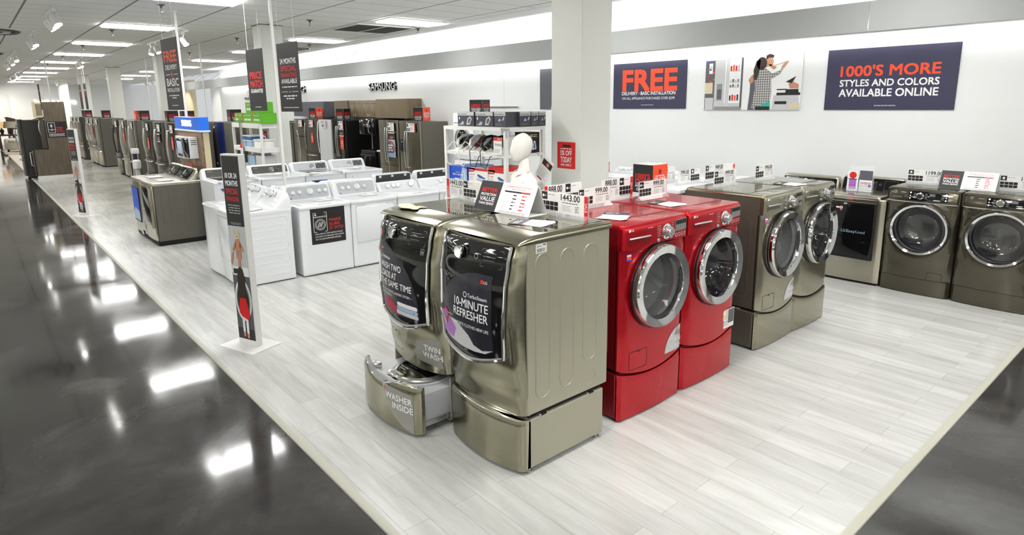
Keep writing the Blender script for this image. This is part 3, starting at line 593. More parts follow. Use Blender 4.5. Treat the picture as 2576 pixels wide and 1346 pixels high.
def door_set(t, cx, cz, R, Ri, yf, glass, handle_side=1, ringdepth=.05):
    b = MB(); b.lathe([(R * 1.0, .012), (R, -ringdepth * .6), (R * .985, -ringdepth * .85), (R * .97, -ringdepth), (Ri * 1.05, -ringdepth * .8), (Ri, -ringdepth * .2), (Ri, .03)], 'chrome', (cx, yf, cz), 'y', 64)
    b.lathe([(R * 1.03, .004), (R * 1.03, -.012), (R * .99, -.012)], 'black', (cx, yf, cz), 'y', 48)
    d = b.build('door', t, sharp=28)
    b = MB(); b.lathe([(Ri, 0.0), (Ri * .95, .02), (Ri * .86, .07), (Ri * .7, .12), (Ri * .4, .145), (0, .15)], glass, (cx, yf, cz), 'y', 40); b.build('glass_bowl', d)
    b = MB(); pts = [(cx + handle_side * (Ri * .985) * math.cos(a), yf - ringdepth * .5, cz + Ri * .985 * math.sin(a)) for a in [math.radians(q) for q in range(-24, 25, 6)]]
    b.tube(pts, [.004] + [.011] * (len(pts) - 2) + [.004], 'rubber', 8); b.build('door_handle', d)
    b = MB(); b.lathe([(Ri * 1.05, .06), (Ri * 1.05, .40), (0, .40)], 'drum', (cx, yf, cz), 'y', 40); b.lathe([(Ri * 1.16, .05), (Ri * 1.16, .1), (Ri * 1.02, .12), (Ri * 1.02, .06)], 'rubber', (cx, yf, cz), 'y', 40)
    for k in range(3):
        a = math.radians(100 + 120 * k); rr = Ri * .95; b.tube([(cx + rr * math.cos(a), yf + .12, cz + rr * math.sin(a)), (cx + rr * math.cos(a + .5), yf + .38, cz + rr * math.sin(a + .5))], .022, 'drum', 8)
    b.build('drum', t)
    return d
def front_loader(name, label, cat, loc, rz, paint, side, kind, W_=.685, first=None):
    t = thing(name, label, cat, loc, rz); h = W_ / 2; D0 = .74
    b = MB()
    shell(b, -h, h, .03, D0, .36, 1.305, side); b.box(-h + .03, h - .03, .06, D0 - .02, .325, .365, 'gap')
    for sx in (-h, h): b.tube([(sx, p[0], p[1]) for p in rrect(.1, .22, .45, 1.12, .04)] + [(sx, .22, 1.08)], .003, side, 6)
    b.box(-h + .02, h - .02, D0, D0 + .012, .42, 1.2, 'silver'); b.build('cabinet', t)
    bow = lambda x, z: -.018 * (1 - (x / h) ** 2) + .02 * max(0, (abs(x) - h + .02) / .02) ** 2
    cz, cx, R, Ri = .885, .02, .283, .212
    b = MB(); bot = lambda x: .36 - .06 * (1 - (min(1, abs(x) / h)) ** 2)
    holed(b, -h, h, bot, 1.165, cx, cz, .245, bow, paint); b.build('front_panel', t)
    yf = bow(cx, cz)
    door_set(t, cx, cz, R, Ri, yf - .006, 'bowlglass' if kind != 'dryer' else 'smokeglass', 1, .055)
    # console with a wavy lower seam that lifts over the door
    seam = lambda x: 1.168 + .012 * math.exp(-((x - cx) / .16) ** 2) - .008 * math.exp(-((x + .2) / .1) ** 2)
    b = MB(); b.grid(lambda u, v: ((2 * u - 1) * h, bow((2 * u - 1) * h, 1.2) - .012 + .03 * max(0, v - .85) ** 2 * 20 + .0 * v, seam((2 * u - 1) * h) + v * (1.318 - seam((2 * u - 1) * h))), 40, 10, paint)
    b.loft([[((2 * i / 40 - 1) * h, bow((2 * i / 40 - 1) * h, 1.2) - .012, seam((2 * i / 40 - 1) * h)) for i in range(41)], [((2 * i / 40 - 1) * h, .03, seam((2 * i / 40 - 1) * h)) for i in range(41)]], paint, False, False, False)
    for sx in (-1, 1): b.box(min(sx * (h + .0008), sx * (h - .02)), max(sx * (h + .0008), sx * (h - .02)), .0, .029, 1.168, 1.305, paint)
    con = b.build('console', t)
    fn = lambda u, v, l: (u, bow(u, v) - .0128 - l * .0006, v)
    b = MB(); yk = bow(.07, 1.2) - .012; b.lathe([(.052, 0), (.052, -.006), (.046, -.008), (.04, -.012), (.04, -.02), (.033, -.022)], 'chrome', (.075, yk, 1.243), 'y', 32); b.lathe([(.033, -.02), (.031, -.045), (.026, -.05), (0, -.05)], 'silver', (.075, yk, 1.243), 'y', 32); b.build('control_knob', con)
    for bx, bz in ((-.01, 1.195), (.13, 1.2)):
        b = MB(); b.lathe([(.014, 0), (.014, -.006), (.011, -.009), (0, -.009)], 'silver', (bx, bow(bx, bz) - .012, bz), 'y', 16); b.build('push_button', con)
    b = MB(); D = Draw(b, fn, .06); D.poly(rrect(.178, .325, 1.228, 1.302, .01), 'darkpanel', 1); D.ring(rrect(.178, .325, 1.228, 1.302, .01), .003, 'silver', 2); D.rect(.186, 1.272, .317, 1.296, 'black', 2)
    for r_ in range(4):
        for c_ in range(5): D.rect(.192 + c_ * .026, 1.236 + r_ * .009, .208 + c_ * .026, 1.239 + r_ * .009, 'white', 3)
    for c_ in range(4): D.ring(rrect(.185 + c_ * .036, .205 + c_ * .036, 1.19, 1.21, .003), .0018, 'white', 1)
    for r_ in range(6): D.rect(-.025, 1.222 + r_ * .013, .012, 1.224 + r_ * .013, 'lgrey', 1); D.rect(.135, 1.225 + r_ * .013, .155, 1.227 + r_ * .013, 'lgrey', 1)
    D.disc(-.29, 1.292, .0095, 'white', 1); D.text('LG', -.276, 1.286, .014, 'white', 1, bold=.01); D.lines(-.12, 1.288, .06, 1, 1, .004, 'lgrey', 1)
    b.build('control_display', con, flip=False)
    if True:
        b = MB(); pts = [(-.298, bow(-.298, 1.2) - .02, 1.241), (-.2, bow(-.2, 1.2) - .026, 1.243), (-.102, bow(-.102, 1.2) - .02, 1.241)]
        b.tube(pts, .006, 'silver', 8); D = Draw(b, fn, .05); D.poly(rrect(-.297, -.103, 1.186, 1.24, .02), paint, 1); D.poly(rrect(-.292, -.108, 1.19, 1.236, .018), side, 2); D.poly(rrect(-.285, -.115, 1.19, 1.206, .008), paint, 3); b.build('dispenser_drawer', con, flip=False)
    # lid
    b = MB(); b.tslab(-h, h, -.005, D0, .03, 1.303, 1.328, .012, paint); b.box(-h + .012, h - .012, .15, D0 - .02, 1.3275, 1.3292, side); b.box(-h + .02, h - .02, .158, D0 - .028, 1.3285, 1.3298, paint); b.build('lid', t)
    # pedestal
    b = MB(); b.box(-h, h, .03, D0 - .03, .02, .335, side, .005, 1)
    for yy in (.15, .5): b.box(h - .06, h + .001, yy, yy + .08, .334, .346, 'silver', .003, 1); b.box(-h - .001, -h + .06, yy, yy + .08, .334, .346, 'silver', .003, 1)
    ped = b.build('pedestal', t)
    tz = lambda x: .335 - .05 * (1 - (x / h) ** 2)
    b = MB(); pf = lambda u, v: ((2 * u - 1) * h, bow((2 * u - 1) * h, 0) - .004 + .01 * max(0, v - .9) * 10 * .6, .012 + v * (tz((2 * u - 1) * h) - .012))
    b.grid(pf, 30, 10, paint); tp = [pf(i / 30, 1) for i in range(31)]; bt = [pf(i / 30, 0) for i in range(31)]
    b.loft([tp, [(p[0], .04, p[2]) for p in tp]], paint, False, False, False); b.loft([bt, [(p[0], .04, p[2]) for p in bt]], paint, False, False, False); b.build('drawer_front', ped)
    for sx in (-.28, .28):
        for yy in (.07, .6):
            b = MB(); b.lathe([(.012, .022), (.012, .01), (.02, .009), (.02, 0), (0, 0)], 'black', (sx, yy, 0), 'z', 10); b.build('foot', ped)
    fb = lambda u, v, l: (u, bow(u, v) - .001 - l * .0006, v)
    if kind != 'dryer':
        b = MB(); D = Draw(b, fb, .08); D.ring(rrect(-.25, -.075, .345, .47, .008), .003, 'gap', 1); D.rect(-.175, .462, -.15, .469, 'gap', 2); b.build('drain_hatch', t)
        b = MB(); D = Draw(b, fb); D.rect(-.3, 1.095, -.257, 1.14, 'blue', 1); D.rect(-.297, 1.105, -.26, 1.125, 'orange', 2); D.rect(-.297, 1.125, -.26, 1.136, 'white', 2); b.build('energy_label', t)
        b = MB(); D = Draw(b, fb, .05); D.poly([(h - .008, .355), (h - .008, .535)] + [(h - .008 - .205 * math.sin(a), .355 + .18 * math.cos(a)) for a in [math.radians(q) for q in range(8, 91, 8)]], 'lgrey', 1)
        D.poly([(h - .008, .46), (h - .008, .53), (h - .06, .525), (h - .1, .47)], 'grey', 2); D.text('TWIN', h - .018, .415, .034, 'white', 3, 'r', .02, w=.11); D.text('WASH', h - .014, .372, .034, 'white', 3, 'r', .02, w=.135); D.text('TWIN', h - .015, .412, .034, 'grey', 2, 'r', .03, w=.11); D.text('WASH', h - .011, .369, .034, 'grey', 2, 'r', .03, w=.135); b.build('front_decal', t)
    return t
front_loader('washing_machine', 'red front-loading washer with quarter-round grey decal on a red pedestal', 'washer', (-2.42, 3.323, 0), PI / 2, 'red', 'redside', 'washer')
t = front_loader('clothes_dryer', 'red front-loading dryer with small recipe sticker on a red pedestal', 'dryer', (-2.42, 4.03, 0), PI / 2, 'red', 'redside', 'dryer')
b = MB(); D = Draw(b, pfront(-.012)); D.rect(.15, .35, .33, .5, 'stickwhite', 1); D.rect(.155, .42, .24, .495, 'beige', 2); D.rect(.245, .385, .325, .495, 'ash', 2); D.disc(.19, .475, .018, 'paper', 3); D.lines(.16, .40, .1, 3, .014, .006, 'grey', 2); b.build('promo_sticker', t)
b = MB(); b.box(.341, .3435, .02, .09, 1.06, 1.13, 'stickwhite'); b.X = None; o = b.build('hang_tag', t); 
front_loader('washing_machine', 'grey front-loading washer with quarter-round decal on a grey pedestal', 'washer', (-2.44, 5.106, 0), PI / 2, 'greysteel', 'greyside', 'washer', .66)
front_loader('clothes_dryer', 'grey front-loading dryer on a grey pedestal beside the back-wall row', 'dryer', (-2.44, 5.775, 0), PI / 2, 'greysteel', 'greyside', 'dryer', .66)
# big bronze front loaders against the back wall
def bronze(name, label, cat, x, washer):
    t = thing(name, label, cat, (x, 7.56, 0)); h = .336; D0 = .80
    b = MB(); shell(b, -h, h, .03, D0, .02, 1.125, 'brownside'); b.build('cabinet', t)
    bow = lambda x, z: -.03 * (1 - (x / h) ** 2) + .03 * max(0, (abs(x) - h + .03) / .03) ** 2 - .018 * max(0, 1 - abs(math.hypot(x, z - .712) - .3) / .05)
    b = MB(); holed(b, -h, h, lambda x: .178, 1.005, .012, .712, .25, bow, 'brownsteel'); b.build('front_panel', t)
    door_set(t, .012, .712, .276, .235, bow(.012, .45) + .012, 'smokeglass', 1, .05)
    b = MB(); b.grid(lambda u, v: ((2 * u - 1) * h, bow((2 * u - 1) * h, 0) * 1.0 - .012 + .03 * v * v, 1.0 + v * .13), 30, 8, 'brownsteel'); b.tube([((2 * i / 30 - 1) * h, bow((2 * i / 30 - 1) * h, 0) - .016, 1.003) for i in range(31)], .006, 'chrome', 6)
    for sx in (-1, 1): b.box(min(sx * (h + .0008), sx * (h - .02)), max(sx * (h + .0008), sx * (h - .02)), .005, .029, 1.0, 1.125, 'brownsteel')
    con = b.build('console', t)
    fn = lambda u, v, l: (u, bow(u, 0) - .0128 + .03 * ((v - 1.0) / .13) ** 2 - .001 - l * .0006, v)
    b = MB(); D = Draw(b, fn, .03); D.poly(rrect(-.125, .235, 1.024, 1.118, .004), 'panelglass', 1); D.ring(rrect(.06, .165, 1.032, 1.112, .004), .0015, 'grey', 2); D.rect(.07, 1.075, .12, 1.1, 'ash', 2)
    for q in range(4): D.rect(.175, 1.05 + q * .016, .2, 1.053 + q * .016, 'lgrey', 2); D.rect(-.075, 1.045 + q * .016, -.055, 1.048 + q * .016, 'lgrey', 2); D.rect(.03, 1.045 + q * .016, .05, 1.048 + q * .016, 'lgrey', 2)
    for q, w_ in ((-.107, .009), (.218, .01)): D.disc(q, 1.1, w_, 'white', 2); D.disc(q, 1.07, .006, 'white', 2); D.disc(q, 1.042, .008, 'white', 2)
    D.rect(.11, 1.034, .17, 1.04, 'white', 2)
    D.disc(-.255, 1.098, .014, 'silver', 1); D.disc(-.255, 1.098, .010, 'brownside', 2); D.rect(-.2, 1.096, -.15, 1.099, 'lgrey', 1)
    if washer: D.poly(rrect(-.29, -.17, 1.035, 1.07, .012), 'gap', 1); D.poly(rrect(-.286, -.18, 1.035, 1.06, .01), 'brownside', 2)
    b.build('control_display', con, flip=False)
    b = MB(); yk = bow(-.01, 0) - .006; b.lathe([(.036, 0), (.036, -.012), (.031, -.016), (.03, -.03), (.026, -.034), (0, -.034)], 'chrome', (-.012, yk, 1.072), 'y', 28); b.build('control_knob', con)
    b = MB(); b.tslab(-h, h, .0, D0, .03, 1.122, 1.142, .01, 'brownsteel'); b.box(-h + .014, h - .014, .12, D0 - .015, 1.1415, 1.1432, 'gap'); b.box(-h + .022, h - .022, .128, D0 - .023, 1.1425, 1.1438, 'brownsteel'); b.build('lid', t)
    b = MB(); b.grid(lambda u, v: ((2 * u - 1) * h, bow((2 * u - 1) * h, 0), .008 + v * .166), 24, 4, 'brownsteel'); b.loft([[((2 * i / 24 - 1) * h, bow((2 * i / 24 - 1) * h, 0), .174) for i in range(25)], [((2 * i / 24 - 1) * h, .03, .174) for i in range(25)]], 'gap', False, False, False); b.box(-h, h, .03, D0 - .02, 0, .02, 'gap'); b.build('riser', t)
    if washer: b = MB(); D = Draw(b, lambda u, v, l: (u, bow(u, v) - .001 - l * .0006, v), .06); D.ring([(.13, .18), (.13, .255), (.14, .265), (.255, .265), (.265, .255), (.265, .18)], .003, 'gap', 1, False); b.build('drain_hatch', t)
    return t
bronze('washing_machine', 'bronze front-loading washer against the back wall under the 1199.00 price card', 'washer', -2.118, True)
bronze('clothes_dryer', 'bronze front-loading dryer cut by the right edge of the picture', 'dryer', -1.43, False)
# ================================================================== TOP-LOADING MACHINES AND MATCHING DRYERS
def toploader(name, label, cat, loc, rz, W_=.67, H=.88, D0=.66, CH=1.08, body='enamel', top='enamel', side=None, con='ge', dryer=False, knobs=(), lid='plain', pan='greypanel', group=None):
    t = thing(name, label, cat, loc, rz, group); h = W_ / 2; side = side or body
    bow = lambda x: -.02 * (1 - (x / h) ** 2) + .012 * max(0, (abs(x) - h + .025) / .025) ** 2
    zb = .07 if con == 'samdark' else .015
    b = MB(); b.box(-h, h, .02, D0, zb, H - .03, side, .006, 1)
    if con in ('gepair', 'samdark'):
        if con == 'gepair':
            for i in range(5):
                z0 = .1 + i * .15; pts = rrect(.06, D0 - .06, z0, z0 + .09, .03)
                for sx in (-h, h): b.tube([(sx, p[0], p[1]) for p in pts] + [(sx, D0 - .06, z0 + .06)], .0028, side, 6)
            b.box(h - .002, h + .0005, .0, .004, .02, .03, side)
        else:
            for y0, y1, z0, z1 in ((.11, .22, .32, .86), (.29, .42, .55, .86), (.49, .6, .2, .86), (.3, .42, .3, .47)):
                for sx in (-h, h): b.tube([(sx, p[0], p[1]) for p in rrect(y0, y1, z0, z1, .03)] + [(sx, y1, z1 - .03)], .003, side, 6)
    b.build('cabinet', t)
    b = MB(); b.grid(lambda u, v: ((2 * u - 1) * h, bow((2 * u - 1) * h), .015 + zb + v * (H - .06 - zb)), 24, 4, body)
    for zz in (.015 + zb, H - .045): b.loft([[((2 * i / 24 - 1) * h, bow((2 * i / 24 - 1) * h), zz) for i in range(25)], [((2 * i / 24 - 1) * h, .03, zz) for i in range(25)]], body, False, False, False)
    b.build('front_panel', t)
    b = MB(); b.box(-h + .02, h - .02, .03, D0 - .03, 0, .03, 'gap'); b.box(-h + .004, h - .004, .006, D0, .012, zb + .017, 'gap' if body != 'enamel' else side); b.build('base', t)
    # top: rounded front edge following the bow
    b = MB(); rings = []
    for y, z, ins in ((.0, H - .045, 0), (-.012, H - .03, .0), (-.012, H - .012, .002), (-.002, H - .002, .008), (.03, H, .014), (D0 - .1, H, .014), (D0, H, .014)):
        rings.append([((2 * i / 24 - 1) * (h - ins + .003), y + (bow((2 * i / 24 - 1) * h) if y < .02 else 0), z) for i in range(25)])
    b.loft(rings, top, False, False, False)
    for sx in (-1, 1):
        X_ = sx * (h + .003); b.loft([[(X_, .0, H - .045), (X_, D0, H - .045)], [(X_, .0, H - .012), (X_, D0, H - .012)], [(sx * (h - .011), .02, H), (sx * (h - .011), D0, H)]], top, False, False, False)
    b.add([(-h, D0, H - .045), (h, D0, H - .045), (h, D0, H), (-h, D0, H)], [(0, 1, 2, 3)], top); tp = b.build('top', t)
    # console
    dz = CH - H
    if con in ('ge', 'ge3'): prof = [(D0 - .155, 0), (D0 - .15, .015), (D0 - .085, dz - .02), (D0 - .07, dz - .004), (D0 - .05, dz), (D0 + .02, dz - .01), (D0 + .03, dz - .03), (D0 + .03, 0)]; f0, f1 = prof[1], prof[2]
    elif con == 'gepair': prof = [(D0 - .23, 0), (D0 - .2, .02), (D0 - .15, .07), (D0 - .06, dz - .01), (D0 - .04, dz), (D0 - .015, dz - .012), (D0 + .0, dz - .06), (D0 + .01, 0)]; f0, f1 = prof[2], prof[3]
    elif con == 'samdark': prof = [(D0 - .2, 0), (D0 - .19, .015), (D0 - .06, dz - .01), (D0 - .045, dz), (D0 - .02, dz), (D0, .08), (D0 + .02, 0)]; f0, f1 = prof[1], prof[2]
    elif con == 'lgback': prof = [(D0 - .1, 0), (D0 - .1, .01), (D0 - .08, dz - .025), (D0 - .068, dz - .006), (D0 - .05, dz), (D0 + .02, dz), (D0 + .04, 0)]; f0, f1 = prof[1], prof[2]
    else: prof = [(D0 - .14, 0), (D0 - .135, .01), (D0 - .075, dz - .02), (D0 - .06, dz - .004), (D0 - .04, dz), (D0 + .02, dz - .006), (D0 + .03, dz - .03), (D0 + .03, 0)]; f0, f1 = prof[1], prof[2]
    rings = []; cw = h - .004
    for x, k in ((-cw, .55), (-cw + .008, .8), (-cw + .03, .96), (-cw + .06, 1), (cw - .06, 1), (cw - .03, .96), (cw - .008, .8), (cw, .55)): rings.append([(x, D0 + .03 + (p[0] - D0 - .03) * (.7 + .3 * k if k < 1 else 1), H - .001 + p[1] * k) for p in prof])
    b = MB(); b.loft(rings, top); cs = b.build('console', t, sharp=50)
    L = math.hypot(f1[0] - f0[0], f1[1] - f0[1]); fr = pframe((0, f0[0] - .0012, H + f0[1]), (1, 0, 0), (0, f1[0] - f0[0], f1[1] - f0[1]))
    P3 = lambda u, v, l=0: Vector(fr(u, v, 0)) + Vector((0, -(f1[1] - f0[1]), (f1[0] - f0[0]))) / L * l
    def knob(u, v, r, m, dep=.025, mark=True, base=None):
        k = MB(); n = Vector((0, -(f1[1] - f0[1]), (f1[0] - f0[0]))) / L; o = P3(u, v); rot = Vector((0, -1, 0)).rotation_difference(n).to_matrix().to_4x4(); k.X = Matrix.Translation(o) @ rot
        if base: k.lathe([(r * 1.35, 0), (r * 1.35, -.004), (r * 1.1, -.005)], base, (0, 0, 0), 'y', 24)
        k.lathe([(r, 0), (r * .98, -dep * .7), (r * .85, -dep), (0, -dep)], m, (0, 0, 0), 'y', 20)
        if mark: k.box(-r * .16, r * .16, -dep - r * .35, -dep + .001, -r * .8, r * .8, m, .002, 1)
        k.build('knob', cs)
    b = MB(); D = Draw(b, fr)
    if con == 'ge':
        D.poly(rrect(-h + .075, h - .045, .004, L - .006, .03), pan, 1); pm = b
        for u, r in knobs:
            for a in range(0, 330, 30): D.rect(u + r * 1.7 * math.cos(math.radians(a)) - .005, L * .5 + r * 1.6 * math.sin(math.radians(a)), u + r * 1.7 * math.cos(math.radians(a)) + .005, L * .5 + r * 1.6 * math.sin(math.radians(a)) + .002, 'grey', 2)
        D.lines(-.06, L * .9, .09, 1, 1, .006, 'white', 2); D.disc(-h + .11, .02, .008, 'ink', 2, 10)
    elif con == 'ge3': D.poly(rrect(-h + .05, h - .02, .004, L - .006, .02), 'enamel2', 1); D.lines(-.02, L * .55, .1, 1, 1, .006, 'grey', 2)
    elif con == 'gepair':
        for u, r in knobs: D.rect(u - .02, L * .7 + r, u + .02, L * .7 + r + .003, 'grey', 1)
        D.lines(-.2, L * .96, .4, 1, 1, .004, 'grey', 1); D.rect(-.27, .02, -.25, .035, 'ink', 1)
    elif con == 'sam':
        D.poly(rrect(-h + .06, h - .05, .006, L - .006, .018), pan, 1); D.ring(rrect(-h + .06, h - .05, .006, L - .006, .018), .003, 'silver', 2); D.poly(rrect(.1, h - .07, .02, L - .02, .006), 'black', 2); D.lines(-h + .09, L * .72, .07, 1, 1, .005, 'lgrey', 2); D.lines(-h + .13, L * .2, .05, 1, 1, .006, 'grey', 2)
        for r_ in range(3):
            for c_ in range(5): D.rect(.112 + c_ * .03, .035 + r_ * .028, .13 + c_ * .03, .045 + r_ * .028, 'lgrey' if (r_ + c_) % 3 else 'grey', 3)
    elif con in ('easy', 'lgback'):
        D.poly(rrect(-h + .03, h - .03, .004, L - .004, .012), 'panelglass', 1)
        for q in range(7): D.rect(-.16, .02 + q * .016, -.1, .022 + q * .016, 'grey', 2); D.rect(.0, .02 + q * .016, .05, .022 + q * .016, 'grey', 2)
        D.ring(circ(-.21, L * .55, .012, 16), .003, 'silver', 2); D.ring(circ(.085, L * .55, .012, 16), .003, 'silver', 2); D.ring(rrect(.13, .27, .02, L - .025, .004), .0015, 'grey', 2)
        if con == 'lgback': D.disc(-h + .07, L * .8, .01, 'white', 2); D.text('LG', -h + .085, L * .8 - .007, .015, 'white', 2, bold=.01)
    elif con == 'samdark':
        D.poly(rrect(-h + .03, h - .03, .01, L - .008, .02), 'panelglass', 1); D.ring(rrect(-h + .03, h - .03, .01, L - .008, .02), .004, 'chrome', 2); D.disc(0, L * .55, .05, 'silver', 2); D.disc(0, L * .55, .035, 'ash', 3); D.lines(-.08, .03, .16, 1, 1, .008, 'lgrey', 2); D.lines(-.2, L * .5, .08, 3, .02, .004, 'lgrey', 2); D.lines(.1, L * .5, .1, 3, .02, .004, 'lgrey', 2)
    if b.v: b.build('control_panel', cs)
    if con == 'ge':
        for u, r in knobs: knob(u, L * .5, r, 'enamel', .028, True, 'enamel2')
    elif con == 'ge3':
        for u, r in knobs: knob(u, L * .5, r, 'enamel', .022, False, 'enamel2')
    elif con == 'gepair':
        for u, r in knobs: knob(u, L * .62, r, 'enamel', .03, True, 'grey')
    elif con == 'sam': knob(.03, L * .5, .03, 'chrome', .03, False, 'silver')
    elif con in ('easy', 'lgback'): knob(-.045, L * .56, .036, 'chrome', .03, False, 'gap')
    # lids and doors
    if lid == 'plain' and not dryer:
        b = MB(); b.tslab(-h + .06, h - .06, .03, D0 - .17, .05, H - .002, H + .006, .004, top); b.box(-.09, .09, .028, .05, H - .002, H + .004, 'grey', .003, 1); b.build('lid', t)
    elif lid == 'glass':
        b = MB(); b.tslab(-h + .04, h - .04, .015, D0 - .16, .03, H - .002, H + .014, .006, top); b.tslab(-h + .08, h - .08, .07, D0 - .18, .02, H + .01, H + .0155, .002, 'panelglass'); b.box(-h + .05, h - .05, -.022, .02, H - .03, H + .006, 'silver', .008, 2); b.build('lid', t)
    elif lid == 'steel':
        b = MB(); b.tslab(-h + .02, h - .05, -.02, D0 - .15, .03, H - .004, H + .03, .016, 'stainless'); b.build('lid', t)
    if dryer == 'white':
        b = MB(); b.rslab(-h + .05, h - .06, .33, H - .055, .03, .0, -.016, .006, 'enamel2'); b.rslab(-h + .055, h - .065, .33, H - .085, .03, .0, -.026, .007, body); b.build('door', t)  # grey slab showing above the door stands for the recess shadow
    elif dryer == 'tall':
        b = MB(); b.rslab(-h + .03, h - .03, .28, H - .06, .02, .0, -.028, .006, body); b.box(-h + .04, h - .04, -.03, -.005, H - .09, H - .066, 'enamel2', .006, 2); d_ = b.build('door', t)
    elif dryer == 'sam':
        b = MB(); b.rslab(-h + .1, h - .08, .3, H - .07, .03, .0, -.03, .008, body); d_ = b.build('door', t)
        b = MB(); D = Draw(b, pfront(-.0302)); D.poly(rrect(-h + .15, h - .13, .36, H - .15, .03), 'panelglass', 1); D.poly(rrect(-h + .15, -.02, H - .21, H - .15, .02), 'darkblue', 2); b.build('door_window', d_)
    elif dryer == 'easy':
        b = MB(); b.rslab(-h + .05, h - .08, .285, H - .02, .008, .0, -.035, .008, 'gap'); b.rslab(-h + .065, h - .095, .31, H - .055, .004, -.02, -.038, .002, 'panelglass'); b.box(-h + .05, h - .08, -.04, -.02, H - .052, H - .04, 'stainless', .002, 1); d_ = b.build('door', t)
        b = MB(); D = Draw(b, pfront(-.0384)); D.text('LG', -.06, .585, .034, 'slatetext', 1, bold=.012, w=.048); D.text('Easy', .0, .585, .034, 'slatetext', 1, bold=.01, w=.095); D.text('Load', .1, .585, .034, 'slatetext', 1, w=.095)
        for q in range(3): D.ring([(-.15, .60 + q * .018), (-.12, .615 + q * .018), (-.09, .60 + q * .018)], .006, 'slatetext', 1, False)
        D.poly([(-.14, .577), (-.1, .577), (-.1, .61), (-.125, .595)], 'slatetext', 1); D.disc(-.078, .595, .004, 'slatetext', 1); D.disc(-.08, .862, .017, 'white', 1); D.disc(-.08, .862, .011, 'orange', 2); D.poly([(-.1, .84), (-.06, .84), (-.08, .82)], 'redprint', 1); D.rect(-.135, .855, -.1, .872, 'white', 1)
        b.build('door_lettering', d_)
        b = MB(); D = Draw(b, pfront(bow(0) - .0222 + .0)); D.rect(-.02, H - .03, .05, H - .018, 'redprint', 1); D.text('LIFT HERE', -.02, H - .012, .009, 'white', 1, bold=.01); b.build('lift_label', t)
    elif dryer == 'samdark':
        b = MB(); b.rslab(-h + .06, h - .05, .27, H - .05, .06, .0, -.04, .012, 'steel'); b.rslab(-h + .09, h - .09, .33, H - .08, .05, -.02, -.044, .004, 'panelglass'); b.build('door', t)
    elif dryer == 'screen':
        b = MB(); b.rslab(-h + .06, h - .2, .25, H - .15, .004, .0, -.024, .003, 'gap'); d_ = b.build('front_screen', t)
        b = MB(); D = Draw(b, pfront(-.0244)); D.rect(-h + .075, .27, h - .215, H - .165, 'blue', 1); D.poly([(-h + .075, .27), (h - .215, .27), (h - .215, .42), (-h + .2, .47), (-h + .075, .40)], 'skyp', 2); b.build('screen_image', d_)
        b = MB(); D = Draw(b, pfront(-.0226)); D.rect(.1, .06, .25, .12, 'stickwhite', 1); D.lines(.11, .1, .12, 2, .02, .008, 'grey', 2); b.build('front_label', t)
    return t
GK = ((-.19, .026), (-.105, .026), (.035, .042), (.16, .026), (.245, .026)); GD = ((-.19, .026), (-.105, .026), (.02, .042), (.13, .026))
t = toploader('washing_machine', 'white top-loading washer carrying the black MAKE SURE IT FITS decal', 'washer', (-7.31, 3.243, 0), PI / 2, knobs=GK)
b = MB(); fn = lambda u, v, l: (u, -.0215 + .02 * (u / .335) ** 2 - l * .0006, v); D = Draw(b, fn, .06)
D.rect(-.213, .393, .238, .846, 'ink', 1); D.ring(rrect(-.178, -.008, .545, .785, .006), .005, 'white', 2); D.rect(-.178, .735, -.008, .739, 'white', 2); D.rect(-.178, .725, -.008, .728, 'white', 2); D.disc(-.15, .76, .011, 'white', 2); D.disc(-.03, .76, .004, 'white', 2); D.ring(circ(-.093, .635, .066), .005, 'white', 2); D.ring(circ(-.093, .635, .05), .004, 'white', 2)
for q in (-.02, 0, .02): D.ring([(-.093 + q - .012, .605), (-.093 + q + .012, .665)], .008, 'white', 2, False)
for i, s_ in enumerate(('MAKE', 'SURE', 'IT FITS!')): D.text(s_, .022, .665 - i * .052, .036, 'redprint', 2, bold=.02, w=(.155, .14, .185)[i])
for i, s_ in enumerate(('FOR STEP BY STEP INSTRUCTIONS', 'ON HOW TO MEASURE YOUR SPACE')): D.text(s_, -.165, .51 - i * .032, .017, 'white', 2, bold=.006, w=(.36, .375)[i])
D.text('GO TO', -.165, .446, .017, 'white', 2, bold=.006, w=.075); D.text('JCP.COM/APPLIANCES', -.083, .446, .017, 'white', 2, bold=.018, w=.25); b.build('front_decal', t)
t = toploader('clothes_dryer', 'white dryer with grey four-knob console right of the decal washer', 'dryer', (-7.31, 3.923, 0), PI / 2, knobs=GD, dryer='white')
K3 = ((-.18, .03), (-.09, .03), (-.02, .03), (.2, .04))
toploader('washing_machine', 'white top-loading washer with pale knobs partly behind the graphite machines', 'washer', (-7.31, 4.605, 0), PI / 2, con='ge3', knobs=K3, CH=1.0)
toploader('clothes_dryer', 'white dryer behind the iron shelf at the far end of the white row', 'dryer', (-7.31, 5.285, 0), PI / 2, con='ge3', knobs=((.05, .03),), dryer='white', CH=1.0)
KP = ((-.2, .02), (-.13, .02), (-.01, .034), (.1, .022), (.18, .022))
toploader('washing_machine', 'white top-loading washer facing the aisle beside the white dryer behind the floor sign', 'washer', (-8.30, 2.17, 0), 0, W_=.63, D0=.65, con='gepair', knobs=KP, CH=1.08)
toploader('clothes_dryer', 'white dryer facing the aisle directly behind the 18 OR 24 MONTHS floor sign', 'dryer', (-7.66, 2.17, 0), 0, W_=.63, D0=.65, con='gepair', knobs=KP[:4], CH=1.08, dryer='tall')
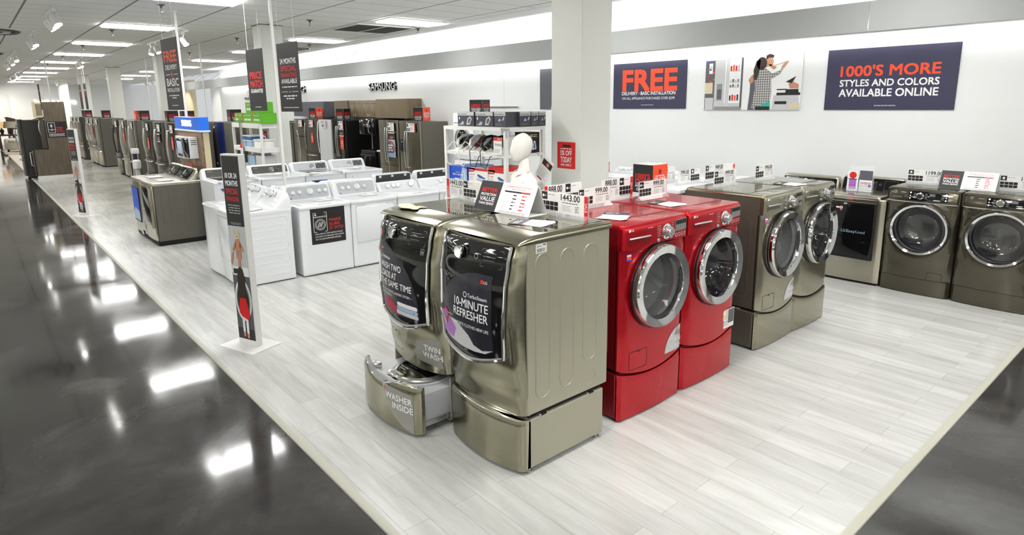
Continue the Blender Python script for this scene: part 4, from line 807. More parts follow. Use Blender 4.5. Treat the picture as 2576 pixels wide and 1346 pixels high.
# machines facing away: consoles seen from behind
for i, (y, lab) in enumerate(((3.22, 'behind the decal washer'), (3.89, 'behind the four-knob dryer'), (4.70, 'left one with a dark open back'), (5.40, 'right one with a dark open back'))):
    t = toploader('washing_machine' if i % 2 == 0 else 'clothes_dryer', 'white turned-away laundry machine, ' + lab, 'washer' if i % 2 == 0 else 'dryer', (-8.86, y + .0, 0), -PI / 2, W_=.66, D0=.68, con='ge', knobs=(), CH=1.06 if i < 2 else 1.09)
    b = MB()
    if i > 1: b.rslab(-.29, .29, .92, 1.068, .015, 0, -.001, .0005, 'rubber'); 
    for q in ((-.22, -.02, .2) if i > 1 else ()): b.box(q - .02, q + .02, -.008, .0, 1.03, 1.06, 'whitemetal', .003, 1)
    if b.v: o = b.build('console_back', t, loc=(0, .7125, 0)); o.rotation_euler = (0, 0, PI)
# second white row with chrome knobs
for i, (y, lab, pn, kind) in enumerate(((2.95, 'white washer with charcoal console half hidden by the floor sign', 'darkpanel', 0), (3.64, 'white dryer with charcoal console and chrome knob', 'darkpanel', 1), (4.33, 'white washer with pale console and chrome knob', 'enamel2', 0), (5.02, 'white dryer with pale console at the right end of the second white row', 'enamel2', 1))):
    t = toploader('clothes_dryer' if kind else 'washing_machine', lab, 'dryer' if kind else 'washer', (-9.65, y, 0), PI / 2, W_=.675, H=1.0, D0=.72, CH=1.15, con='sam', pan=pn, lid='plain' if kind else 'glass', dryer='sam' if kind else False)
    if not kind: b = MB(); D = Draw(b, pfront(-.0215)); D.poly([(-.26, .9), (.0, .9), (.1, .84), (.03, .8), (-.18, .8)], 'darkblue', 1); D.poly([(-.12, .9), (.0, .9), (.1, .84), (.03, .8), (-.08, .8)], 'blue', 2); b.build('front_sticker', t)
# dark pair facing the aisle
toploader('washing_machine', 'dark stainless washer with tall blue screen facing the aisle', 'washer', (-11.64, 1.97, 0), 0, W_=.74, H=.965, D0=.68, CH=1.15, body='stainless', top='stainless', side='fridgeside', con='samdark', dryer='screen')
toploader('clothes_dryer', 'dark stainless dryer with grey side beside the blue-topped display wall', 'dryer', (-10.895, 1.97, 0), 0, W_=.74, H=.965, D0=.68, CH=1.15, body='stainless', top='stainless', side='fridgeside', con='samdark', dryer='samdark')
# back wall row left of the bronze machines
t = toploader('clothes_dryer', 'graphite dryer with lettered black glass door against the back wall', 'dryer', (-2.825, 7.55, 0), 0, W_=.735, H=.985, D0=.72, CH=1.165, body='stainless', top='stainless', side='stainless', con='easy', lid='steel', dryer='easy')
toploader('washing_machine', 'graphite top-loading washer whose black console rises behind the grey dryer', 'washer', (-3.58, 7.55, 0), 0, W_=.735, H=.965, D0=.72, CH=1.13, body='stainless', top='stainless', side='stainless', con='lgback', lid='steel')
for i, x in enumerate((-4.36, -5.06, -5.76, -6.46)):
    toploader('clothes_dryer' if i % 2 else 'washing_machine', 'white laundry machine by the back wall, %s left of the black-console washer' % ORD[i], 'dryer' if i % 2 else 'washer', (x, 7.58, 0), 0, W_=.675, H=.95, D0=.68, CH=1.03, con='ge3', knobs=K3)
# white pedestal machines back to back with the grey pair
for y, lab in ((5.11, 'white front loader turned away behind the grey washer'), (5.82, 'white front loader turned away behind the grey dryer')):
    t = thing('washing_machine' if y < 5.5 else 'clothes_dryer', lab, 'washer' if y < 5.5 else 'dryer', (-4.0, y, 0), -PI / 2); h = .343
    b = MB(); b.box(-h, h, .02, .74, .36, 1.27, 'enamel', .006, 1); b.box(-h + .03, h - .03, .74, .75, .45, 1.2, 'enamel2', .01, 1); b.build('cabinet', t)
    b = MB(); b.tslab(-h, h, -.01, .76, .03, 1.262, 1.297, .012, 'enamel'); b.build('lid', t)
    b = MB(); b.box(-h, h, .02, .72, .0, .33, 'enamel', .006, 1); b.box(-h + .03, h - .03, .05, .7, .33, .365, 'gap'); b.build('pedestal', t)
    door_set(t, 0, .885, .28, .21, .016, 'smokeglass')
# ================================================================== REFRIGERATORS
def fridge(label, loc, rz=0, W_=.91, H=1.72, D0=.78, kind='french', paint='stainless', side='fridgeside', handle='silver', drawers=1, group=None):
    t = thing('refrigerator', label, 'refrigerator', loc, rz, group); h = W_ / 2; bx = .06
    b = MB(); b.box(-h + .004, h - .004, bx + .01, D0, .03, H - .02, side, .006, 1); b.box(-h + .03, h - .03, bx + .02, D0 - .02, 0, .04, 'gap')
    for sx in (-h + .07, h - .07): b.box(sx - .04, sx + .04, .02, .12, H - .022, H - .002, 'rubber', .004, 1)
    b.build('cabinet', t)
    def doorm(name, x0, x1, z0, z1, hx=None, hz=None, par=t):
        b = MB(); cx = (x0 + x1) / 2; w = (x1 - x0) / 2
        f = lambda x: -.022 * (1 - ((x) / h) ** 2) if kind != 'flat' else 0
        e = lambda x: .014 * max(0, (abs(x - cx) - w + .014) / .014) ** 2
        n = 14; xs = [x0 + (x1 - x0) * (.5 - .5 * math.cos(PI * i / n)) for i in range(n + 1)]
        b.loft([[(x, f(x) + e(x), z) for x in xs] for z in (z0, z1)], paint, False, False, False)
        for z in (z0, z1): b.loft([[(x, f(x) + e(x), z) for x in xs], [(x, bx, z) for x in xs]], paint, False, False, False)
        for x in (x0, x1): b.add([(x, f(x) + e(x), z0), (x, bx, z0), (x, bx, z1), (x, f(x) + e(x), z1)], [(0, 1, 2, 3)], side)
        return b.build(name, par), f
    def vhandle(par, x, z0, z1, f, bowed=True):
        b = MB(); n = 12
        pts = [(x, f(x) + .002, z0)] + [(x, f(x) - .03 - (.035 * math.sin(PI * k / n) if bowed else .012), z0 + (z1 - z0) * k / n) for k in range(n + 1)] + [(x, f(x) + .002, z1)]
        b.tube(pts, .013, handle, 8); b.build('handle', par)
    def hhandle(par, x0, x1, z, f):
        b = MB(); n = 10; pts = [(x0, f(x0), z)] + [(x0 + (x1 - x0) * k / n, f(x0 + (x1 - x0) * k / n) - .035 - .02 * math.sin(PI * k / n), z) for k in range(n + 1)] + [(x1, f(x1), z)]
        b.tube(pts, .014, handle, 8); b.build('handle', par)
    if kind in ('french', 'four'):
        zs = .62 if drawers == 1 else .78
        for x0, x1, hx in ((-h, -.003, -.05), (.003, h, .05)):
            d, f = doorm('door', x0, x1, zs + .006, H); vhandle(d, hx, zs + .08, H - .18, f)
        z1 = zs
        hts = [(.07, zs)] if drawers == 1 else [(.07, .42), (.426, zs)]
        if kind == 'four':
            for x0, x1 in ((-h, -.003), (.003, h)): doorm('door', x0, x1, .07, zs)
        else:
            for z0, z1 in hts: d, f = doorm('freezer_drawer', -h, h, z0, z1 - .004); hhandle(d, -h + .08, h - .08, z1 - .07, f)
    elif kind == 'sxs':
        for x0, x1, hx in ((-h, -.083, -.125), (-.077, h, -.03)):
            d, f = doorm('door', x0, x1, .07, H); vhandle(d, hx, .62, 1.45, f)
            if hx < -.1:
                b = MB(); b.rslab(-h + .07, -.17, .98, 1.28, .01, .0, -.028, .003, 'panelglass'); b.rslab(-h + .085, -.185, 1.0, 1.17, .01, -.01, -.0285, .001, 'gap'); b.build('dispenser', d)
    elif kind == 'topfreezer':
        for z0, z1 in ((.07, 1.135), (1.165, H)): d, f = doorm('door', -h, h, z0, z1)
        b = MB(); b.box(-h + .04, h - .04, -.01, .03, 1.125, 1.175, 'gap'); b.build('finger_recess', t)
    elif kind == 'bottom':
        d, f = doorm('door', -h, h, .70, H); vhandle(d, -h + .05, .78, 1.55, f); d, f = doorm('freezer_drawer', -h, h, .07, .69); hhandle(d, -h + .1, h - .1, .62, f)
    elif kind == 'single':
        d, f = doorm('door', -h, h, .07, H); vhandle(d, -h + .05, .72, 1.62, f)
    return t
def door_card(loc, rz, label, sale=True, w=.28, h=.17, name='price_card'):
    t = thing(name, label, 'price card', loc, rz)
    b = MB(); b.box(-w / 2, w / 2, -.004, 0, 0, h, 'paper')
    D = Draw(b, pfront(-.0041)); D.rect(-w * .46, h * .62, -w * .3, h * .93, 'ink', 1)
    for r_ in range(2):
        for c_ in range(4): D.rect(-w * .46 + c_ * w * .1, h * (.3 - .18 * r_), -w * .46 + c_ * w * .1 + w * .085, h * (.3 - .18 * r_) + h * .14, 'ink', 1)
    D.lines(-.02 * w, h * .8, w * .34, 1, 1, h * .1, 'ink', 1); D.lines(-.02 * w, h * .55, w * .36, 5, h * .1, h * .03, 'grey', 1)
    if sale: D.rect(w * .41, 0, w * .5, h, 'redprint', 1)
    b.build('card', t); return t
def sale_tag(loc, rz, label, w=.15, h=.29):
    t = thing('sale_tag', label, 'sale tag', loc, rz); b = MB(); b.box(-w / 2, w / 2, -.003, 0, 0, h, 'orange'); D = Draw(b, pfront(-.0031)); D.disc(0, h * .88, w * .12, 'crimson', 1, 12)
    D.text('5% OFF', 0, h * .55, h * .14, 'white', 1, 'c', .02, w=w * .7); D.text('TODAY', 0, h * .38, h * .14, 'white', 1, 'c', .02, w=w * .7); D.lines(0, h * .28, w * .7, 2, h * .08, h * .03, 'white', 1, al='c'); b.build('card', t); return t
def cube_sign(loc, rz, label, left='black', right='black', s=.2, h=.23):
    t = thing('cube_sign', label, 'sign', loc, rz); b = MB(); k = s / 2
    for x0, x1, y0, y1 in ((-k, k, -k, -k + .004), (-k, k, k - .004, k), (-k, -k + .004, -k, k), (k - .004, k, -k, k)): b.box(x0, x1, y0, y1, 0, h, 'paper')
    o = b.build('card_body', t)
    b = MB()
    for fn, c in ((pfront(-k - .0006), left), (pside(k + .0006), right), (pframe((-k - .0006, k, 0), (0, -1, 0), (0, 0, 1)), left), (pframe((k, k + .0006, 0), (-1, 0, 0), (0, 0, 1)), right)):
        a0 = -k if fn is not None and fn(0, 0, 0)[0] == 0 and fn(0, 0, 0)[1] < 0 else 0
        if fn is not None:
            p0 = fn(0, 0, 0)
        D = Draw(b, fn); u0 = -k if abs(p0[0]) < 1e-6 and p0[1] < 0 else (-k if abs(p0[1]) < 1e-6 and p0[0] > 0 else 0)
        D.rect(u0 + .002, .002, u0 + s - .002, h - .002, 'ink' if c == 'black' else 'orange', 0); m_ = u0 + s / 2
        if c == 'black':
            D.text("1000'S", m_, h * .52, h * .16, 'redprint', 1, 'c', .02, w=s * .74); D.text('MORE', m_, h * .37, h * .15, 'redprint', 1, 'c', .02, w=s * .72)
            D.text('STYLES AND COLORS', m_, h * .32, h * .04, 'white', 1, 'c', .01, w=s * .72); D.text('AVAILABLE', m_, h * .21, h * .1, 'white', 1, 'c', .02, w=s * .74); D.text('ONLINE', m_, h * .08, h * .1, 'white', 1, 'c', .02, w=s * .6)
        else:
            D.disc(m_, h * .75, s * .11, 'crimson', 1, 12); D.lines(m_, h * .6, s * .7, 1, 1, h * .03, 'white', 1, al='c'); D.text('5% OFF', m_, h * .42, h * .15, 'white', 1, 'c', .02, w=s * .74); D.text('TODAY', m_, h * .24, h * .15, 'white', 1, 'c', .02, w=s * .74); D.lines(m_, h * .13, s * .6, 1, 1, h * .03, 'white', 1, al='c')
    b.build('printed_faces', t, flip=False); return t
YA = 3.54
AISLE = [  # right edge x, paint, side, handle, drawers, label, sale?
    (-32.9, 'stainless', 'fridgeside', 'silver', 1, 'stainless french-door refrigerator, farthest of the aisle row', 0),
    (-31.85, 'stainless', 'fridgeside', 'silver', 1, 'stainless french-door refrigerator second from the far end of the aisle row', 1),
    (-30.8, 'blacksteel', 'fridgedark', 'silver', 1, 'dark french-door refrigerator ending the far group of the aisle row', 0),
    (-28.4, 'stainless', 'fridgeside', 'chrome', 1, 'stainless refrigerator left of the middle group in the aisle row', 0),
    (-27.42, 'stainless', 'fridgeside', 'chrome', 1, 'stainless refrigerator in the middle of the second aisle group', 1),
    (-26.35, 'stainless', 'fridgeside', 'chrome', 1, 'stainless refrigerator with broad grey side ending the second aisle group', 0),
    (-22.6, 'blacksteel', 'fridgedark', 'black', 1, 'refrigerator with black curved handles in the third aisle group', 0),
    (-21.45, 'stainless', 'fridgeside', 'silver', 1, 'stainless refrigerator with orange sale tag next to the black-handled one', 1),
    (-20.2, 'stainless', 'fridgeside', 'silver', 1, 'stainless refrigerator with grey side behind the upright vacuum', 0),
    (-18.2, 'blacksteel', 'fridgeside', 'silver', 2, 'dark stainless refrigerator with two freezer drawers and red tag', 1),
    (-16.95, 'blacksteel', 'fridgeside', 'silver', 2, 'dark stainless refrigerator with two drawers and black door card', 0),
    (-15.7, 'blacksteel', 'fridgeside', 'silver', 1, 'dark stainless refrigerator nearest the blue-topped display wall', 1)]
NICK = ['the farthest refrigerator of the aisle row', 'the second refrigerator from the far end of the aisle row', 'the dark refrigerator ending the far aisle group', 'the left refrigerator of the second aisle group', 'the middle refrigerator of the second aisle group', 'the grey-sided refrigerator ending the second aisle group', 'the refrigerator with black handles', 'the refrigerator right of the black-handled one', 'the refrigerator behind the upright vacuum', 'the two-drawer refrigerator right of the vacuum', 'the two-drawer refrigerator with the black notice', 'the refrigerator nearest the blue display box']
for xr, p, s_, hd, dn, lab, sl in AISLE:
    w = .91 if xr > -30 else .9
    fridge(lab, (xr - w / 2, YA, 0), 0, w, 1.72, .80, 'french', p, s_, hd, dn)
    nick = NICK[AISLE.index((xr, p, s_, hd, dn, lab, sl))]
    door_card((xr - .2, YA - .024, 1.5), 0, 'white price card on ' + nick, sl, .27, .17)
    if sl: sale_tag((xr - .22, YA - .02, 1.02 if dn == 2 else 1.12), 0, 'orange sale tag on ' + nick)
# along the back wall
YB = 7.8
fridge('stainless top-freezer refrigerator beside the nearer edge of the second column', (-19.07, YB, 0), 0, .82, 1.68, .75, 'topfreezer')
fridge('taupe bottom-freezer refrigerator between the top-freezer and the white one', (-18.18, YB, 0), 0, .82, 1.70, .75, 'bottom', 'brownside', 'fridgedark', 'silver')
fridge('white refrigerator with long white handle by the back wall', (-17.28, YB, 0), 0, .8, 1.68, .72, 'single', 'enamel', 'enamel', 'enamel')
fridge('black french-door refrigerator left of the oak kitchen display', (-16.38, YB, 0), 0, .88, 1.68, .75, 'french', 'blackglass', 'black', 'silver')
fridge('stainless four-door refrigerator right of the oak kitchen display', (-13.68, YB, 0), 0, .9, 1.71, .75, 'four')
fridge('stainless side-by-side refrigerator with water dispenser and wide grey side', (-12.69, YB, 0), 0, .91, 1.70, .78, 'sxs')
for x, lab, sl in ((-18.9, 'stainless top-freezer refrigerator', 1), (-18.1, 'taupe bottom-freezer refrigerator', 1), (-17.2, 'white single-door refrigerator', 1), (-16.15, 'black french-door refrigerator', 1), (-13.46, 'stainless four-door refrigerator', 0), (-12.55, 'side-by-side refrigerator', 1)):
    door_card((x, YB - .042, 1.45), 0, 'white price card on the ' + lab, sl, .36 if x > -13 else .3, .2)
sale_tag((-18.1, YB - .03, .98), 0, 'orange five percent off tag on the taupe refrigerator'); sale_tag((-16.15, YB - .03, .88), 0, 'orange five percent off tag on the black refrigerator', .2, .36)
def black_card(loc, label, w=.28, h=.2):
    t = thing('door_notice', label, 'notice', loc); b = MB(); b.box(-w / 2, w / 2, -.003, 0, 0, h, 'paper'); D = Draw(b, pfront(-.0031)); D.rect(-w / 2, h * .12, w / 2, h * .88, 'ink', 1); D.text('BETTER', 0, h * .56, h * .16, 'redprint', 2, 'c', .02, w=w * .6); D.text('PROTECTION', 0, h * .38, h * .12, 'white', 2, 'c', .02, w=w * .6); D.lines(0, h * .24, w * .5, 1, 1, h * .06, 'white', 2, al='c'); b.build('card', t)
black_card((-16.15, YB - .034, 1.24), 'black and white notice under the price card of the black refrigerator'); black_card((-13.46, YB - .034, 1.22), 'black and white notice under the price card of the four-door refrigerator'); black_card((-17.2, YA - .03, 1.25), 'black notice on the two-drawer refrigerator beside the vacuum'); black_card((-23.3, YA - .03, 1.28), 'black notice on the refrigerator with black handles')
t = thing('promo_poster', 'red-arched promotional sticker on the four-door stainless refrigerator', 'sticker', (-13.5, YB - .03, .82)); b = MB(); b.box(-.15, .2, -.003, 0, 0, .42, 'skyp'); D = Draw(b, pfront(-.0031)); D.poly([(-.15, .42)] + [(-.15 + .35 * math.sin(a), .15 + .27 * math.cos(a)) for a in [math.radians(q) for q in range(0, 91, 10)]] + [(.16, .15)] + [(-.15 + .31 * math.sin(a), .15 + .23 * math.cos(a)) for a in [math.radians(q) for q in range(90, -1, -10)]], 'redprint', 1); D.poly([(-.15, .37), (-.05, .36), (.1, .26), (.15, .15), (.1, .1), (-.15, .1)], 'ash', 1)
for q, s_ in enumerate(('feel', 'more', 'easy')): D.lines(-.13, .27 - q * .06, .22, 1, 1, .035, 'white', 2)
b.build('card', t)
# fridges around the green storage rack
fridge('grey-sided refrigerator turned away, left of the navy-front one', (-16.4, 5.25, 0), PI, .68, 1.74, .75, 'bottom')
fridge('narrow refrigerator with dark navy front and chrome handle', (-15.72, 4.5, 0), 0, .62, 1.72, .7, 'single', 'darkblue', 'fridgeside', 'chrome')
fridge('grey-sided refrigerator turned away, behind the green storage rack', (-14.95, 5.25, 0), PI, .8, 1.74, .75, 'bottom')
fridge('grey refrigerator turned away, seen through the shelves of the green rack', (-13.72, 5.35, 0), PI, .9, 1.72, .75, 'bottom')
# dark fridge at the far display panel
fridge('dark stainless refrigerator beside the L-shaped oak panel on the aisle', (-24.42, 1.2, 0), 0, .9, 1.76, .8, 'french', 'blacksteel', 'fridgedark', 'silver')
# cube signs standing on the fridges
for x, y, z, lab, l, r in ((-31.9, 3.9, 1.72, 'small black cube sign on the far refrigerators, left of the pair', 'black', 'black'), (-31.2, 3.9, 1.72, 'small black cube sign on the far refrigerators, right of the pair', 'black', 'black'), (-26.9, 3.9, 1.72, 'small black and red cube sign on the second aisle group', 'black', 'black'),
    (-21.1, 3.9, 1.72, 'red cube sign on the third group of aisle refrigerators', 'red', 'red'), (-20.6, 3.9, 1.72, 'black cube sign at the right end of the third aisle group', 'black', 'black'), (-17.4, 3.9, 1.72, 'black cube sign left of the hanging free delivery banner', 'black', 'black'), (-15.95, 3.9, 1.72, 'black cube sign behind the blue illuminated box', 'black', 'black'),
    (-15.5, 4.8, 1.74, 'black cube sign on the grey-sided refrigerators by the green rack', 'black', 'black'), (-18.2, 7.98, 1.70, 'black and orange cube sign on the taupe refrigerator', 'black', 'red'), (-16.4, 7.98, 1.68, 'black cube sign on the black refrigerator by the oak panel', 'black', 'black'), (-12.6, 8.1, 1.70, 'black and orange cube sign on the side-by-side refrigerator', 'black', 'red')):
    cube_sign((x, y, z), math.radians(20) if y > 7 else 0, lab, l, r, .25 if y < 7 else .28, .27 if y < 7 else .31)
# kitchen display: oak panels, cabinets, microwave, range
t = thing('kitchen_display', 'oak panelled kitchen display with four cabinet doors against the back wall', 'kitchen cabinets', (-15.2, 7.95, 0))
b = MB(); b.box(-2.2, -1.36, .25, .645, 1.74, 2.2, 'veneer2'); b.build('side_panel', t)
b = MB(); b.box(.27, 1.84, .25, .645, 1.74, 2.215, 'veneer2'); b.build('side_panel', t)
b = MB(); b.box(-1.36, .27, .3, .645, 1.74, 2.195, 'veneer2'); b.build('cabinet_body', t)
for i in range(4):
    x0 = -1.35 + i * .405; b = MB(); b.rslab(x0, x0 + .395, 1.75, 2.185, .002, .3, .28, .003, 'veneer2'); b.rslab(x0 + .07, x0 + .325, 1.82, 2.115, .002, .29, .2785, .0005, 'darkwood'); b.rslab(x0 + .07, x0 + .325, 1.82, 2.1, .002, .29, .278, .0005, 'veneer2'); d = b.build('cabinet_door', t)
    b = MB(); hx = x0 + (.35 if i % 2 == 0 else .045); b.tube([(hx, .28, 1.76), (hx, .25, 1.77), (hx, .25, 1.84), (hx, .28, 1.85)], .006, 'chrome', 6); b.build('handle', d)
b = MB(); b.box(-.7, 1.0, .62, .645, .0, 1.74, 'black'); b.build('back_panel', t)
t = thing('microwave_oven', 'black over-the-range microwave under the oak cabinets', 'microwave', (-15.2, 7.97, 1.32)); b = MB(); b.box(-.02, .76, -.1, .6, 0, .41, 'black', .006, 1); b.build('body', t); b = MB(); b.rslab(-.02, .6, .01, .4, .01, -.1, -.13, .004, 'panelglass'); d = b.build('door', t); b = MB(); b.tube([(.54, -.13, .04), (.54, -.17, .08), (.54, -.18, .2), (.54, -.17, .32), (.54, -.13, .37)], .012, 'silver', 8); b.build('handle', d); b = MB(); b.rslab(.61, .75, .01, .4, .004, -.1, -.125, .002, 'panelglass'); b.build('control_panel', t)
t = thing('kitchen_range', 'black range under the black microwave in the oak display', 'stove', (-15.2, 7.85, 0)); b = MB(); b.box(-.02, .74, 0, .64, .02, .91, 'black', .005, 1); b.build('body', t); b = MB(); b.rslab(.0, .72, .2, .78, .01, 0, -.03, .005, 'panelglass'); d = b.build('oven_door', t); b = MB(); b.tube([(.05, -.03, .8), (.05, -.07, .8), (.67, -.07, .8), (.67, -.03, .8)], .011, 'black', 8); b.build('handle', d); b = MB(); b.box(-.02, .74, .55, .64, .91, 1.12, 'blackglass'); D = Draw(b, pfront(.549)); D.rect(.3, .98, .45, 1.05, 'ash', 1); D.rect(.34, 1.0, .36, 1.03, 'orange', 2); D.rect(.38, 1.0, .4, 1.03, 'orange', 2); b.build('control_panel', t)
t = thing('base_cabinet', 'dark base cabinet with pale countertop left of the four-door refrigerator', 'cabinet', (-14.38, 7.9, 0)); b = MB(); b.box(-.03, .22, 0, .65, .1, .9, 'black'); b.box(-.03, .22, .04, .6, 0, .1, 'gap'); b.build('body', t); b = MB(); b.box(-.04, .23, -.03, .66, .9, .94, 'paper', .006, 1); b.build('countertop', t)
t = thing('dark_display_panel', 'charcoal kitchen display panel behind the back-wall refrigerators', 'display panel', (-19.5, 8.2, 0)); b = MB(); b.box(-.9, 1.4, .0, .395, 1.74, 2.19, 'ash'); b.build('panel', t)
t = thing('wall_oven_stack', 'dark microwave and range stacked left of the top-freezer refrigerator', 'stove', (-19.95, 7.85, 0)); b = MB(); b.box(-.4, .36, 0, .34, .02, .92, 'black', .005, 1); b.build('range_body', t); b = MB(); b.box(-.4, .36, 0, .34, 1.2, 1.6, 'black', .005, 1); b.box(-.4, .36, .3, .34, .92, 1.2, 'black'); m_ = b.build('microwave', t); b = MB(); b.tube([(.2, 0, 1.26), (.2, -.05, 1.3), (.2, -.06, 1.42), (.2, -.05, 1.52), (.2, 0, 1.56)], .014, 'silver', 8); b.build('handle', m_); b = MB(); b.rslab(-.38, .34, .2, .8, .01, 0, -.02, .004, 'panelglass'); b.tube([(-.33, -.02, .8), (-.33, -.06, .8), (.3, -.06, .8), (.3, -.02, .8)], .012, 'silver', 8); b.build('oven_door', t)
# stacked white pair behind the iron shelf
t = thing('stacked_laundry_pair', 'white front-loading washer and dryer stack behind the iron shelf', 'laundry stack', (-10.35, 7.62, 0)); 
for z0, nm in ((0, 'dryer_unit'), (.95, 'washer_unit')):
    b = MB(); b.box(-.34, .34, .02, .74, z0 + .01, z0 + .945, 'enamel', .006, 1); b.rslab(-.34, .34, z0 + .02, z0 + .93, .03, .03, 0, .012, 'enamel'); u = b.build(nm, t)
    b = MB(); b.lathe([(.25, 0), (.25, -.03), (.2, -.035), (.185, -.01)], 'silver', (0, .0, z0 + .42), 'y', 40); b.lathe([(.2, -.012), (.1, -.03), (0, -.035)], 'panelglass', (0, 0, z0 + .42), 'y', 32); b.build('door', u)
    b = MB(); D = Draw(b, pfront(-.001)); D.rect(.1, z0 + .8, .25, z0 + .88, 'ink', 1); D.disc(0, z0 + .84, .04, 'silver', 2); D.rect(-.3, z0 + .74, -.13, z0 + .76, 'grey', 1); b.build('control_panel', u)
t = thing('white_wall_vent', 'slim white wall grille above the stacked laundry pair', 'vent', (-10.2, 8.6, 1.98)); b = MB(); b.box(-.5, .5, -.02, 0, 0, .04, 'whitemetal'); D = Draw(b, pfront(-.021)); D.rect(-.47, .008, .47, .03, 'vent', 1); b.build('grille', t)
# ================================================================== SIGNS
# hanging banners
def banner(x0, x1, y, z0, z1, rows, label, rot=0.0, fine=()):
    w = x1 - x0; t = thing('hanging_banner', label, 'banner', ((x0 + x1) / 2, y, z0), rot); h = z1 - z0
    b = MB(); b.box(-w / 2, w / 2, -.003, .003, 0, h, 'ink', .0012, 1); p = b.build('banner_panel', t)
    b = MB()
    for fn in (pfront(-.0033), pframe((0, .0033, 0), (-1, 0, 0), (0, 0, 1))):
        D = Draw(b, fn)
        for tx, v, hh, c, ww in rows:
            if tx == '+': D.poly([(-.03, v), (0, v + .045), (.03, v), (0, v - .045)], c, 1); D.rect(-w * .38, v - .004, -.06, v + .004, 'white', 1); D.rect(.06, v - .004, w * .38, v + .004, 'white', 1)
            elif tx == '-': D.lines(0, v, ww * w, 1, 1, hh, c, 1, 0, 'c')
            elif tx == 'or': D.rect(-w * .4, v, -w * .1, v + .006, 'white', 1); D.rect(w * .1, v, w * .4, v + .006, 'white', 1); D.text('OR', 0, v - .008, .02, 'white', 1, 'c', .01)
            else: D.text(tx, 0, v, hh, c, 1, 'c', .03, w=ww * w)
    b.build('lettering', p, flip=False)
    for sx in (-w * .36, w * .36):
        b = MB(); b.tube([(sx, 0, h - .02), (sx + .012, 0, h + .01), (sx, 0, h + .04), (sx, 0, 3.6 - z0)], .0035, 'whitemetal', 6); b.tube([(sx, 0, h + .33), (sx + .015, 0, h + .36), (sx - .01, 0, h + .39)], .005, 'whitemetal', 6); b.build('hanging_rod', t)
    b = MB(); b.box(-w * .5, w * .5, -.012, .012, 3.6 - z0 - .014, 3.6 - z0, 'whitemetal', .003, 1); b.build('ceiling_bar', t); return t
banner(-9.54, -8.98, 2.14, 2.04, 2.95, (('FREE', .62, .14, 'orange', .8), ('DELIVERY', .52, .06, 'white', .72), ('+', .455, 0, 'orange', 0), ('BASIC', .31, .1, 'white', .74), ('INSTALLATION', .235, .05, 'white', .76), ('-', .18, .014, 'white', .62), ('-', .15, .014, 'white', .25), ('-', .055, .01, 'white', .4)), 'black hanging banner reading FREE DELIVERY + BASIC INSTALLATION', math.radians(6))
banner(-9.99, -9.43, 3.37, 2.01, 2.9, (('PRICE', .47, .1, 'redprint', .72), ('MATCH', .345, .1, 'redprint', .72), ('GUARANTEE', .265, .055, 'white', .72), ('-', .05, .01, 'white', .35)), 'black hanging banner reading PRICE MATCH GUARANTEE', math.radians(5))
banner(-8.75, -8.16, 3.37, 2.0, 2.9, (('24 MONTHS', .63, .07, 'white', .74), ('SPECIAL', .535, .07, 'redprint', .74), ('FINANCING', .455, .055, 'redprint', .74), ('AVAILABLE', .375, .06, 'white', .74), ('-', .32, .014, 'white', .72), ('or', .26, 0, 'white', 0), ('-', .2, .016, 'white', .64), ('-', .165, .016, 'white', .38), ('-', .05, .01, 'white', .72)), 'black hanging banner reading 24 MONTHS SPECIAL FINANCING AVAILABLE', math.radians(5))
for x, y, lab in ((-26.9, 3.37, 'right of two far banners seen edge-on between the columns'), (-28.1, 3.37, 'left of two far banners seen edge-on between the columns'), (-28.0, 2.14, 'far banner seen edge-on above the L-shaped oak panel')):
    banner(x - .28, x + .28, y, 2.03, 2.92, (('24 MONTHS', .63, .07, 'white', .74), ('SPECIAL', .535, .07, 'redprint', .74), ('FINANCING', .455, .055, 'redprint', .74)), lab)
